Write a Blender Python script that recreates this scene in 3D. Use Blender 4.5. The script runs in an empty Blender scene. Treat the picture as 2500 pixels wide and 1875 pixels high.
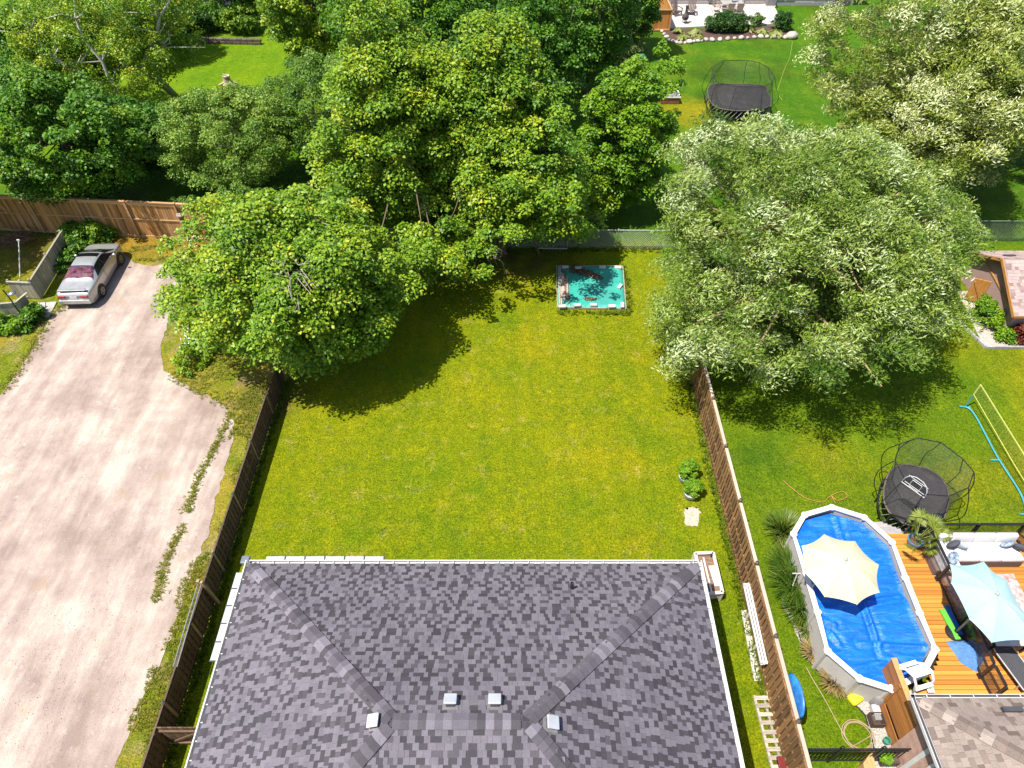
import bpy, bmesh, math, random
import numpy as np
from mathutils import Vector, Matrix

# ------------------------------------------------------------------ camera, sky, sun, exposure
SC = bpy.context.scene
COL = SC.collection
CAM_H, FOC, PITCH = 22.0, 1690.0, math.radians(46.5)
cam = bpy.data.cameras.new('camera'); cam.sensor_width = 36; cam.lens = 36 * FOC / 2500
cam.clip_end = 2000; cam.clip_start = 0.1
cam_o = bpy.data.objects.new('camera', cam); COL.objects.link(cam_o)
cam_o.location = (0, 0, CAM_H); cam_o.rotation_euler = (math.pi / 2 - PITCH, 0, 0)
SC.camera = cam_o
SHX, SHY = 0.40, 0.20                                   # shadow length per metre of height, east and north
SUN_EL = math.atan(1 / math.hypot(SHX, SHY))
W = bpy.data.worlds.new('World'); SC.world = W; W.use_nodes = True
nt = W.node_tree; bg = nt.nodes['Background']
sky = nt.nodes.new('ShaderNodeTexSky'); sky.sky_type = 'NISHITA'; sky.sun_disc = False
sky.sun_elevation = SUN_EL; sky.sun_rotation = math.atan2(-SHX, -SHY)
nt.links.new(sky.outputs[0], bg.inputs[0]); bg.inputs[1].default_value = 0.12
sun = bpy.data.lights.new('sun', 'SUN'); sun.energy = 5.0; sun.angle = math.radians(0.55); sun.color = (1.0, 0.955, 0.88)
sun_o = bpy.data.objects.new('sun', sun); COL.objects.link(sun_o)
sun_o.rotation_euler = Vector((SHX, SHY, -1)).to_track_quat('-Z', 'Y').to_euler(); sun_o.location = (-20, -10, 60)
vs = SC.view_settings; vs.view_transform = 'Standard'; vs.look = 'None'; vs.gamma = 1; vs.exposure = 0.86; vs.use_curve_mapping = False

# ------------------------------------------------------------------ helpers
_s, _c = math.sin(PITCH), math.cos(PITCH)
def at(u, v, z=0.0):
    """survey: the place on the level plane at height z that stands at photo position u, v"""
    x, y = (u - 1250) / FOC, (v - 937.5) / FOC
    dx, dy, dz = x, _c - y * _s, -_s - y * _c
    t = (CAM_H - z) / -dz
    return Vector((dx * t, dy * t, z))
def atY(u, v, Y):
    """survey: the place in the upright plane at distance Y that stands at photo position u, v"""
    x, y = (u - 1250) / FOC, (v - 937.5) / FOC; dy, dz = _c - y * _s, -_s - y * _c; t = Y / dy
    return Vector((x * t, Y, CAM_H + dz * t))
def shown(p):
    h = CAM_H - p[2]; D = p[1] * _c + h * _s; up = p[1] * _s - h * _c
    if D < .5: return False
    u, v = 1250 + FOC * p[0] / D, 937.5 - FOC * up / D
    return -10 < u < 2510 and -10 < v < 1885
def pix(p):
    h = CAM_H - p[2]; D = p[1] * _c + h * _s; up = p[1] * _s - h * _c
    return 1250 + FOC * p[0] / D, 937.5 - FOC * up / D

class MB:
    def __init__(s): s.v = []; s.f = []
    def poly(s, pts):
        n = len(s.v); s.v += [tuple(p) for p in pts]; s.f.append(tuple(range(n, n + len(pts))))
    def hexa(s, b, t):
        n = len(s.v); s.v += [tuple(p) for p in b] + [tuple(p) for p in t]
        k = len(b)
        s.f.append(tuple(n + i for i in reversed(range(k)))); s.f.append(tuple(n + k + i for i in range(k)))
        for i in range(k):
            j = (i + 1) % k; s.f.append((n + i, n + j, n + k + j, n + k + i))
    def box(s, c, d, R=None):
        x, y, z = d[0] / 2, d[1] / 2, d[2] / 2; c = Vector(c)
        q = [Vector(p) for p in ((-x, -y, -z), (x, -y, -z), (x, y, -z), (-x, y, -z), (-x, -y, z), (x, -y, z), (x, y, z), (-x, y, z))]
        if R is not None: q = [R @ p for p in q]
        q = [c + p for p in q]; s.hexa(q[:4], q[4:]); return s
    def bar(s, p, q, w, h, up=(0, 0, 1)):
        p, q = Vector(p), Vector(q); d = (q - p).normalized(); up = Vector(up)
        a = d.cross(up)
        if a.length < 1e-4: a = d.cross(Vector((0, 1, 0)))
        a.normalize(); b = a.cross(d).normalized(); a *= w / 2; b *= h / 2
        s.hexa([p - a - b, p + a - b, p + a + b, p - a + b], [q - a - b, q + a - b, q + a + b, q - a + b]); return s
    def tube(s, pts, r, n=8, closed=False):
        pts = [Vector(p) for p in pts]; m = len(pts)
        rs = r if isinstance(r, (list, tuple)) else [r] * m
        base = len(s.v); prev = None
        for i, p in enumerate(pts):
            if closed: d = pts[(i + 1) % m] - pts[i - 1]
            else: d = pts[min(i + 1, m - 1)] - pts[max(i - 1, 0)]
            d.normalize()
            if prev is None:
                a = d.cross(Vector((0, 0, 1)))
                if a.length < .1: a = d.cross(Vector((0, 1, 0)))
            else: a = prev - d * prev.dot(d)
            a.normalize(); prev = a; b = d.cross(a)
            for k in range(n):
                t = 2 * math.pi * k / n; s.v.append(tuple(p + (a * math.cos(t) + b * math.sin(t)) * rs[i]))
        for i in range(m if closed else m - 1):
            i2 = (i + 1) % m
            for k in range(n):
                k2 = (k + 1) % n
                s.f.append((base + i * n + k, base + i * n + k2, base + i2 * n + k2, base + i2 * n + k))
        if not closed:
            s.f.append(tuple(base + k for k in reversed(range(n)))); s.f.append(tuple(base + (m - 1) * n + k for k in range(n)))
        return s
    def lathe(s, prof, c=(0, 0, 0), n=16, cap=True):
        base = len(s.v); c = Vector(c)
        for r, z in prof:
            for k in range(n):
                t = 2 * math.pi * k / n; s.v.append((c.x + r * math.cos(t), c.y + r * math.sin(t), c.z + z))
        for i in range(len(prof) - 1):
            for k in range(n):
                k2 = (k + 1) % n; s.f.append((base + i * n + k, base + i * n + k2, base + (i + 1) * n + k2, base + (i + 1) * n + k))
        if cap:
            s.f.append(tuple(base + k for k in reversed(range(n)))); m = len(prof) - 1
            s.f.append(tuple(base + m * n + k for k in range(n)))
        return s
    def prism(s, poly, z0, z1):
        a = sum(poly[i][0] * poly[(i + 1) % len(poly)][1] - poly[(i + 1) % len(poly)][0] * poly[i][1] for i in range(len(poly)))
        if a < 0: poly = poly[::-1]
        s.hexa([(p[0], p[1], z0) for p in poly], [(p[0], p[1], z1) for p in poly]); return s
    def blob(s, c, r, rng, n=10, m=6, amp=.12):
        base = len(s.v); c = Vector(c)
        for i in range(m + 1):
            ph = math.pi * i / m
            for k in range(n):
                t = 2 * math.pi * k / n; q = 1 + rng.uniform(-amp, amp) * (0 < i < m)
                s.v.append((c.x + r[0] * q * math.sin(ph) * math.cos(t), c.y + r[1] * q * math.sin(ph) * math.sin(t), c.z + r[2] * q * math.cos(ph)))
        for i in range(m):
            for k in range(n):
                k2 = (k + 1) % n; s.f.append((base + i * n + k, base + (i + 1) * n + k, base + (i + 1) * n + k2, base + i * n + k2))
        return s
    def mesh(s, name, smooth=False, bevel=0, seg=2):
        me = bpy.data.meshes.new(name); me.from_pydata(s.v, [], s.f)
        if bevel:
            bm = bmesh.new(); bm.from_mesh(me); bmesh.ops.recalc_face_normals(bm, faces=bm.faces)
            bmesh.ops.bevel(bm, geom=bm.edges[:], offset=bevel, segments=seg, affect='EDGES', profile=.5, clamp_overlap=True)
            bm.to_mesh(me); bm.free()
        if smooth: me.polygons.foreach_set('use_smooth', [True] * len(me.polygons))
        me.update(); return me
    def build(s, name, mat, parent=None, smooth=False, bevel=0, seg=2, world=False):
        if world and parent is not None:
            inv = WM(parent).inverted(); s.v = [tuple(inv @ Vector(p)) for p in s.v]
        return put(name, s.mesh(name, smooth, bevel, seg), mat, parent)
def WM(o):
    m = Matrix.LocRotScale(o.location, o.rotation_euler, o.scale)
    return (WM(o.parent) @ m) if o.parent else m
def put(name, me, mat, parent=None, loc=None, rot=None, scale=None):
    o = bpy.data.objects.new(name, me); COL.objects.link(o)
    if mat is not None and not me.materials: me.materials.append(mat)
    if parent is not None: o.parent = parent
    if loc is not None: o.location = loc
    if rot is not None: o.rotation_euler = rot
    if scale is not None: o.scale = scale
    return o
def tag(o, label, cat=None, group=None, kind=None):
    if label: o['label'] = label
    if cat: o['category'] = cat
    if group: o['group'] = group
    if kind: o['kind'] = kind
    return o
def thing(name, label, cat, loc=(0, 0, 0), rz=0.0, group=None):
    o = bpy.data.objects.new(name, None); COL.objects.link(o); o.empty_display_size = .3
    o.location = loc; o.rotation_euler = (0, 0, rz)
    return tag(o, label, cat, group)
def struct(o): o['kind'] = 'structure'; return o

# ------------------------------------------------------------------ materials
def nodes(name):
    m = bpy.data.materials.new(name); m.use_nodes = True; t = m.node_tree
    return m, t, t.nodes, t.links, t.nodes['Principled BSDF']
def ramp(N, stops, interp='LINEAR'):
    r = N.new('ShaderNodeValToRGB'); e = r.color_ramp; e.interpolation = interp
    while len(e.elements) < len(stops): e.elements.new(.5)
    for k, (p, c) in zip(e.elements, stops): k.position = p; k.color = (*c, 1)
    return r
def mixc(N, L, f, a, b, mode='MIX'):
    x = N.new('ShaderNodeMix'); x.data_type = 'RGBA'; x.blend_type = mode
    for sock, val in ((x.inputs[0], f), (x.inputs[6], a), (x.inputs[7], b)):
        if hasattr(val, 'is_output'): L.new(val, sock)
        elif isinstance(val, (int, float)): sock.default_value = val
        else: sock.default_value = (*val, 1)
    return x.outputs[2]
def mathn(N, L, op, a, b=None):
    x = N.new('ShaderNodeMath'); x.operation = op
    for i, v in enumerate((a, b)):
        if v is None: continue
        if hasattr(v, 'is_output'): L.new(v, x.inputs[i])
        else: x.inputs[i].default_value = v
    return x.outputs[0]
def noise(N, L, vec, scale, detail=3, rough=.55, w=None):
    n = N.new('ShaderNodeTexNoise'); n.inputs['Scale'].default_value = scale; n.inputs['Detail'].default_value = detail
    n.inputs['Roughness'].default_value = rough
    if vec is not None: L.new(vec, n.inputs['Vector'])
    return n.outputs[0]
MATS = {}
def M(name, col, rough=.7, var=.18, scale=6, metal=0, rnd=0, bump=0, bscale=40, stretch=None, spec=.4, world=False, col2=None, dirt=None, sheen=0, alpha=1, dirtw=.35):
    """general procedural surface: base colour with broad and fine mottling, optional grain, dirt and per-object shift"""
    if name in MATS: return MATS[name]
    m, t, N, L, B = nodes(name); MATS[name] = m
    if world: vec = N.new('ShaderNodeNewGeometry').outputs['Position']
    else: vec = N.new('ShaderNodeTexCoord').outputs['Object']
    oi = N.new('ShaderNodeObjectInfo')
    if rnd:
        cx = N.new('ShaderNodeCombineXYZ'); r9 = mathn(N, L, 'MULTIPLY', oi.outputs['Random'], 37.0)
        for i in range(3): L.new(r9, cx.inputs[i])
        va = N.new('ShaderNodeVectorMath'); va.operation = 'ADD'; L.new(vec, va.inputs[0]); L.new(cx.outputs[0], va.inputs[1]); vec = va.outputs[0]
    if stretch:
        mp = N.new('ShaderNodeMapping'); mp.inputs['Scale'].default_value = stretch; L.new(vec, mp.inputs[0]); vec = mp.outputs[0]
    n1 = noise(N, L, vec, scale, 4, .6); n2 = noise(N, L, vec, scale * 7, 2, .5)
    c2 = col2 or tuple(min(1, c * (1 + var)) for c in col); c1 = tuple(c * (1 - var) for c in col)
    r = ramp(N, [(.3, c1), (.72, c2)]); L.new(n1, r.inputs[0]); out = r.outputs[0]
    g = ramp(N, [(.3, (1 - var * .7,) * 3), (.7, (1 + var * .5,) * 3)]); L.new(n2, g.inputs[0])
    out = mixc(N, L, 1.0, out, g.outputs[0], 'MULTIPLY')
    if dirt:
        n3 = noise(N, L, vec, scale * .45, 5, .7); q = ramp(N, [(.5, (0, 0, 0)), (.75, (1, 1, 1))]); L.new(n3, q.inputs[0])
        out = mixc(N, L, mathn(N, L, 'MULTIPLY', q.outputs[0], dirtw * 2), out, dirt)
    if rnd:
        mr = N.new('ShaderNodeMapRange'); L.new(oi.outputs['Random'], mr.inputs[0]); mr.inputs[3].default_value = 1 - rnd; mr.inputs[4].default_value = 1 + rnd
        hs = N.new('ShaderNodeHueSaturation'); L.new(out, hs.inputs['Color']); L.new(mr.outputs[0], hs.inputs['Value']); out = hs.outputs[0]
    L.new(out, B.inputs['Base Color']); B.inputs['Roughness'].default_value = rough; B.inputs['Metallic'].default_value = metal
    B.inputs['Specular IOR Level'].default_value = spec
    if sheen: B.inputs['Sheen Weight'].default_value = sheen
    if bump:
        bn = noise(N, L, vec, bscale, 3, .6); b = N.new('ShaderNodeBump'); b.inputs['Strength'].default_value = bump; b.inputs['Distance'].default_value = .02
        L.new(bn, b.inputs['Height']); L.new(b.outputs[0], B.inputs['Normal'])
    return m
def sheer(name, col, cover, rough=.6):
    """open netting or glass: part of the light passes straight through"""
    if name in MATS: return MATS[name]
    m, t, N, L, B = nodes(name); MATS[name] = m
    B.inputs['Base Color'].default_value = (*col, 1); B.inputs['Roughness'].default_value = rough
    tr = N.new('ShaderNodeBsdfTransparent'); mx = N.new('ShaderNodeMixShader')
    vec = N.new('ShaderNodeTexCoord').outputs['Object']; n = noise(N, L, vec, 9, 3)
    mr = N.new('ShaderNodeMapRange'); L.new(n, mr.inputs[0]); mr.inputs[1].default_value = .3; mr.inputs[2].default_value = .7
    mr.inputs[3].default_value = cover * .7; mr.inputs[4].default_value = cover * 1.3
    L.new(mr.outputs[0], mx.inputs[0]); L.new(tr.outputs[0], mx.inputs[1]); L.new(B.outputs[0], mx.inputs[2])
    L.new(mx.outputs[0], N['Material Output'].inputs[0]); return m
def leaf_mat(name, stops, back=None, trans=.28, rough=.5, spec=.35):
    if name in MATS: return MATS[name]
    m, t, N, L, B = nodes(name); MATS[name] = m
    a = N.new('ShaderNodeAttribute'); a.attribute_name = 'tint'
    r = ramp(N, stops); L.new(a.outputs['Fac'], r.inputs[0]); out = r.outputs[0]
    if back:
        ge = N.new('ShaderNodeNewGeometry'); out2 = mixc(N, L, ge.outputs['Backfacing'], out, back)
    else: out2 = out
    L.new(out2, B.inputs['Base Color']); B.inputs['Roughness'].default_value = rough; B.inputs['Specular IOR Level'].default_value = spec
    tl = N.new('ShaderNodeBsdfTranslucent'); tc = mixc(N, L, 1.0, out, (1.5, 1.35, .6), 'MULTIPLY'); L.new(tc, tl.inputs['Color'])
    mx = N.new('ShaderNodeMixShader'); mx.inputs[0].default_value = trans
    L.new(B.outputs[0], mx.inputs[1]); L.new(tl.outputs[0], mx.inputs[2]); L.new(mx.outputs[0], N['Material Output'].inputs[0]); return m
def tint_mat(name, stops, rough=.85, bump=.3, bscale=120):
    if name in MATS: return MATS[name]
    m, t, N, L, B = nodes(name); MATS[name] = m
    a = N.new('ShaderNodeAttribute'); a.attribute_name = 'tint'
    r = ramp(N, stops); L.new(a.outputs['Fac'], r.inputs[0])
    vec = N.new('ShaderNodeNewGeometry').outputs['Position']; n = noise(N, L, vec, 55, 3, .7); n2 = noise(N, L, vec, 1.1, 3, .6)
    g = ramp(N, [(.3, (.72,) * 3), (.7, (1.25,) * 3)]); L.new(n, g.inputs[0]); g2 = ramp(N, [(.3, (.86,) * 3), (.7, (1.1, 1.09, 1.07))]); L.new(n2, g2.inputs[0])
    out = mixc(N, L, 1, mixc(N, L, 1, r.outputs[0], g.outputs[0], 'MULTIPLY'), g2.outputs[0], 'MULTIPLY')
    L.new(out, B.inputs['Base Color']); B.inputs['Roughness'].default_value = rough; B.inputs['Specular IOR Level'].default_value = .3
    b = N.new('ShaderNodeBump'); b.inputs['Strength'].default_value = bump; b.inputs['Distance'].default_value = .01
    L.new(noise(N, L, vec, bscale, 2), b.inputs['Height']); L.new(b.outputs[0], B.inputs['Normal']); return m

# ------------------------------------------------------------------ numpy geometry
def quads_mesh(name, verts, tint=None):
    n = len(verts); me = bpy.data.meshes.new(name)
    me.vertices.add(4 * n); me.vertices.foreach_set('co', np.ascontiguousarray(verts, dtype=np.float32).ravel())
    me.loops.add(4 * n); me.loops.foreach_set('vertex_index', np.arange(4 * n, dtype=np.int32))
    me.polygons.add(n); me.polygons.foreach_set('loop_start', np.arange(0, 4 * n, 4, dtype=np.int32))
    if tint is not None:
        a = me.attributes.new('tint', 'FLOAT', 'FACE'); a.data.foreach_set('value', np.asarray(tint, dtype=np.float32))
    me.update(calc_edges=True); return me
def unit(a): return a / np.maximum(np.linalg.norm(a, axis=-1, keepdims=True), 1e-9)
def leaves(pos, nrm, along, length, width, fold=.15):
    """one kite-shaped leaf per point -> (N,4,3)"""
    nrm = unit(nrm); a = along - nrm * np.sum(along * nrm, -1, keepdims=True); a = unit(a); b = np.cross(nrm, a)
    l = length[:, None]; w = width[:, None]
    return np.stack([pos - a * l * .5, pos - a * l * .02 - b * w * .5 + nrm * w * fold, pos + a * l * .5, pos - a * l * .02 + b * w * .5 + nrm * w * fold], 1)
def sph(rng, n):
    return unit(rng.normal(size=(n, 3)))
def fib(n, rng):
    i = np.arange(n) + .5; ph = np.arccos(1 - 2 * i / n); th = math.pi * (1 + 5 ** .5) * i + rng.uniform(0, 6.28)
    return unit(np.stack([np.cos(th) * np.sin(ph), np.sin(th) * np.sin(ph), np.cos(ph)], 1) + rng.normal(size=(n, 3)) * .1)
def vnoise(X, Y, s, seed):
    r = np.random.default_rng(seed).random((64, 64)); x, y = X / s + 1000, Y / s + 1000
    i, j = np.floor(x).astype(int), np.floor(y).astype(int); fx, fy = x - i, y - j; fx = fx * fx * (3 - 2 * fx); fy = fy * fy * (3 - 2 * fy)
    g = lambda a, b: r[a % 64, b % 64]
    return (g(i, j) * (1 - fx) + g(i + 1, j) * fx) * (1 - fy) + (g(i, j + 1) * (1 - fx) + g(i + 1, j + 1) * fx) * fy
def inpoly(X, Y, poly):
    r = np.zeros(X.shape, bool); n = len(poly)
    for i in range(n):
        x0, y0 = poly[i][0], poly[i][1]; x1, y1 = poly[(i + 1) % n][0], poly[(i + 1) % n][1]
        c = ((y0 > Y) != (y1 > Y)) & (X < (x1 - x0) * (Y - y0) / ((y1 - y0) or 1e-9) + x0); r ^= c
    return r
def ragged(pts, step, amp, seed):
    """walks round a polygon and gives it an uneven edge"""
    rng = np.random.default_rng(seed); out = []; n = len(pts)
    for i in range(n):
        a, b = np.array(pts[i][:2]), np.array(pts[(i + 1) % n][:2]); d = b - a; l = np.hypot(*d); k = max(1, int(l / step)); nn = np.array([-d[1], d[0]]) / max(l, 1e-6)
        for j in range(k):
            q = a + d * j / k; out.append(tuple(q + nn * rng.normal() * amp))
    return out
def sheet(name, poly, z, mat):
    me = bpy.data.meshes.new(name); bm = bmesh.new()
    a = sum(poly[i][0] * poly[(i + 1) % len(poly)][1] - poly[(i + 1) % len(poly)][0] * poly[i][1] for i in range(len(poly)))
    if a < 0: poly = poly[::-1]
    f = bm.faces.new([bm.verts.new((p[0], p[1], z)) for p in poly]); bmesh.ops.triangulate(bm, faces=[f]); bm.to_mesh(me); bm.free()
    return put(name, me, mat)
# ------------------------------------------------------------------ ground
def axis(lo, hi, step, far):
    fine = np.arange(lo, hi + 1e-6, step); out = [step * 1.7 ** k for k in range(1, 14)]
    o = np.cumsum(out); o = o[o < far]
    return np.concatenate([(lo - o)[::-1], fine, hi + o])
gx, gy = axis(-48, 48, .3, 500), axis(-4, 78, .3, 500)
GX, GY = np.meshgrid(gx, gy, indexing='ij')
def blend(c, col, w): return c * (1 - w[..., None]) + np.array(col) * w[..., None]
def soft(a, lo, hi): return np.clip((a - lo) / (hi - lo), 0, 1)
fbm = lambda s, k: (vnoise(GX * .8 + GY * .6, GY * .8 - GX * .6, s, k) * .55 + vnoise(GX * .3 - GY * .95, GY * .3 + GX * .95, s * .53, k + 50) * .45)
nA, nB, nC = fbm(3.5, 1), fbm(1.5, 2), fbm(8, 3)
nD = vnoise(GX, GY, .7, 4); nM = nA * .45 + nB * .35 + nD * .2
C = np.zeros(GX.shape + (3,)) + np.array((.158, .19, .002))                       # own lawn, a little parched
C = blend(C, (.1, .165, .002), soft(nM, .45, .75) * .9)
C = blend(C, (.215, .205, .003), soft(nB * .5 + nC * .5, .52, .72) * .85)
dry = np.ones(GX.shape)
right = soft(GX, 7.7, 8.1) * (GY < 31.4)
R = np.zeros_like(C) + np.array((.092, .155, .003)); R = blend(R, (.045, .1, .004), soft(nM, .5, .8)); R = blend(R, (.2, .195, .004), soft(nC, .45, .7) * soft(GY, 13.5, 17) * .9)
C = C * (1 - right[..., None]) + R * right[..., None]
far = soft(GY, 31.2, 31.8)
Fc = np.zeros_like(C) + np.array((.05, .128, .004)); Fc = blend(Fc, (.09, .165, .005), soft(nM, .5, .7)); Fc = blend(Fc, (.03, .075, .004), soft(nA, .55, .8) * .7)
for (u, v, r, col) in ((1690, 285, 2.6, (.19, .185, .006)), (1720, 330, 2.2, (.14, .18, .006)), (1640, 120, 2, (.1, .16, .006))):
    p = at(u, v); Fc = blend(Fc, col, np.clip(1.3 - np.hypot(GX - p.x, GY - p.y) / r + (nB - .5), 0, 1))
fl = soft(-GX, 5, 9) * soft(GY, 40, 43); Fc = blend(Fc, (.12, .215, .003), fl * (.55 + .45 * nM))
C = C * (1 - far[..., None]) + Fc * far[..., None]
left = soft(-GX, 10.05, 10.3) * (GY < 32)
Lc = np.zeros_like(C) + np.array((.22, .19, .025)); Lc = blend(Lc, (.13, .165, .006), soft(nM, .4, .56)); Lc = blend(Lc, (.27, .2, .11), soft(nD, .6, .8) * .6)
lawnL = soft(-GX, 23.2, 23.8); Lc = blend(Lc, (.135, .15, .006), lawnL); Lc = blend(Lc, (.2, .17, .02), lawnL * soft(nB, .5, .7))
dryF = soft(GY, 29.4, 31) * soft(-GX, 10, 14) * (1 - lawnL); Lc = blend(Lc, (.24, .15, .018), dryF * .9)
C = C * (1 - left[..., None]) + Lc * left[..., None]
soilN = soft(nD * .5 + nB * .5, .5, .66)
for (u, v, rx, ry) in ((1150, 640, 4.5, 1.6), (640, 560, 4, 2.5), (100, 590, 4, 1.6), (660, 970, 1.6, 1.4)):
    p = at(u, v); C = blend(C, (.085, .055, .03), np.clip(1.4 - np.hypot((GX - p.x) / rx, (GY - p.y) / ry), 0, 1) * (.35 + .65 * soilN))
nxg, nyg = GX.shape
Z = (vnoise(GX, GY, 2.2, 9) - .5) * .016 * ((GX > -48) & (GX < 48))
me = bpy.data.meshes.new('ground'); nv = nxg * nyg
me.vertices.add(nv); me.vertices.foreach_set('co', np.stack([GX, GY, Z - .012], -1).astype(np.float32).ravel())
I = np.arange(nv).reshape(nxg, nyg); q = np.stack([I[:-1, :-1], I[1:, :-1], I[1:, 1:], I[:-1, 1:]], -1).reshape(-1)
me.loops.add(len(q)); me.loops.foreach_set('vertex_index', q.astype(np.int32))
me.polygons.add(len(q) // 4); me.polygons.foreach_set('loop_start', np.arange(0, len(q), 4, dtype=np.int32))
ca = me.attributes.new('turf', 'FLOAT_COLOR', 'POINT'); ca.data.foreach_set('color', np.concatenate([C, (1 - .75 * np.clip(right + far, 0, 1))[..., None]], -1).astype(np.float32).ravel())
me.polygons.foreach_set('use_smooth', np.ones(len(q) // 4, bool)); me.update(calc_edges=True)
m, t, N, L, B = nodes('lawn_grass'); MATS['lawn_grass'] = m
a = N.new('ShaderNodeAttribute'); a.attribute_name = 'turf'
pos = N.new('ShaderNodeNewGeometry').outputs['Position']
n1 = noise(N, L, pos, 14, 4, .75); n2 = noise(N, L, pos, 3.1, 5, .7); n3 = noise(N, L, pos, 34, 3, .7)
r1 = ramp(N, [(.28, (.4, .46, .35)), (.5, (1, 1, 1)), (.74, (1.8, 1.6, 1.6))]); L.new(n1, r1.inputs[0])
r2 = ramp(N, [(.3, (.7, .8, .8)), (.7, (1.3, 1.18, 1.1))]); L.new(n2, r2.inputs[0])
r3 = ramp(N, [(.3, (.42, .48, .4)), (.5, (1, 1, 1)), (.72, (1.75, 1.6, 1.4))]); L.new(n3, r3.inputs[0])
n4 = noise(N, L, pos, 1.15, 7, .78); r4 = ramp(N, [(.56, (0, 0, 0)), (.7, (1, 1, 1))]); L.new(n4, r4.inputs[0])
straw = mixc(N, L, mathn(N, L, 'MULTIPLY', mathn(N, L, 'MULTIPLY', r4.outputs[0], a.outputs['Alpha']), .8), a.outputs['Color'], (.3, .25, .065))
n5 = noise(N, L, pos, .33, 5, .7); r5 = ramp(N, [(.35, (.8, .9, .9)), (.65, (1.2, 1.08, 1.0))]); L.new(n5, r5.inputs[0]); straw = mixc(N, L, 1, straw, r5.outputs[0], 'MULTIPLY')
wv = N.new('ShaderNodeTexWave'); wv.inputs['Scale'].default_value = .3; wv.inputs['Distortion'].default_value = 1.2; wv.inputs['Detail'].default_value = 2; L.new(pos, wv.inputs['Vector']); r6 = ramp(N, [(.3, (.965, .975, .96)), (.7, (1.03, 1.02, 1.02))]); L.new(wv.outputs[0], r6.inputs[0]); straw = mixc(N, L, 1, straw, r6.outputs[0], 'MULTIPLY')
o = mixc(N, L, 1, straw, r1.outputs[0], 'MULTIPLY'); o = mixc(N, L, 1, o, r2.outputs[0], 'MULTIPLY'); o = mixc(N, L, 1, o, r3.outputs[0], 'MULTIPLY')
L.new(o, B.inputs['Base Color']); B.inputs['Roughness'].default_value = .9; B.inputs['Specular IOR Level'].default_value = .1
b = N.new('ShaderNodeBump'); b.inputs['Strength'].default_value = .9; b.inputs['Distance'].default_value = .05
L.new(mathn(N, L, 'ADD', n1, n3), b.inputs['Height']); L.new(b.outputs[0], B.inputs['Normal'])
tag(struct(put('ground', me, m)), 'grass lawns and earth of the back yards')

# ------------------------------------------------------------------ gravel driveway
m, t, N, L, B = nodes('gravel'); MATS['gravel'] = m
pos = N.new('ShaderNodeNewGeometry').outputs['Position']
mp = N.new('ShaderNodeMapping'); mp.inputs['Rotation'].default_value = (0, 0, .1); mp.inputs['Scale'].default_value = (1.5, .25, 1); L.new(pos, mp.inputs[0])
n0 = noise(N, L, pos, .42, 6, .68); ntr = noise(N, L, mp.outputs[0], .8, 4, .65); n1 = noise(N, L, pos, 2.3, 6, .75); n2 = noise(N, L, pos, 26, 3, .8); n3 = noise(N, L, pos, .9, 4, .6)
r0 = ramp(N, [(.4, (.24, .178, .15)), (.5, (.33, .262, .222)), (.6, (.44, .37, .31))]); L.new(mathn(N, L, 'ADD', mathn(N, L, 'MULTIPLY', n0, .55), mathn(N, L, 'MULTIPLY', ntr, .45)), r0.inputs[0])
o = r0.outputs[0]
rp = ramp(N, [(.6, (0, 0, 0)), (.68, (1, 1, 1))]); L.new(n1, rp.inputs[0]); o = mixc(N, L, mathn(N, L, 'MULTIPLY', rp.outputs[0], .6), o, (.46, .41, .36))
rd = ramp(N, [(.6, (0, 0, 0)), (.72, (1, 1, 1))]); L.new(n3, rd.inputs[0]); o = mixc(N, L, mathn(N, L, 'MULTIPLY', rd.outputs[0], .45), o, (.32, .215, .13))
rs = ramp(N, [(.25, (.42, .4, .4)), (.42, (.97, .96, .95)), (.62, (1.04, 1.03, 1.02)), (.78, (1.35, 1.32, 1.3))]); L.new(n2, rs.inputs[0]); o = mixc(N, L, 1, o, rs.outputs[0], 'MULTIPLY')
L.new(o, B.inputs['Base Color']); B.inputs['Roughness'].default_value = .95; B.inputs['Specular IOR Level'].default_value = .15
b = N.new('ShaderNodeBump'); b.inputs['Strength'].default_value = .6; b.inputs['Distance'].default_value = .04; L.new(mathn(N, L, 'ADD', n2, n1), b.inputs['Height']); L.new(b.outputs[0], B.inputs['Normal'])
GRAVEL = [at(*p)[:2] for p in ((-300, 1100), (0, 965), (55, 890), (100, 815), (125, 770), (160, 742), (172, 700), (215, 640), (290, 608), (330, 642), (372, 650), (418, 642), (446, 652), (446, 700), (432, 745), (408, 790), (392, 850), (398, 905), (470, 950), (545, 985),
    (572, 1030), (566, 1090), (535, 1190), (508, 1300), (476, 1375), (452, 1440), (420, 1560), (360, 1680), (310, 1800), (262, 1920))] + [(-10.9, -3.5), (-40, -3.5)]
gp = ragged(GRAVEL, .2, .035, 5)
tag(struct(sheet('gravel_driveway', gp, .0, m)), 'pale pinkish gravel driveway')
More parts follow.
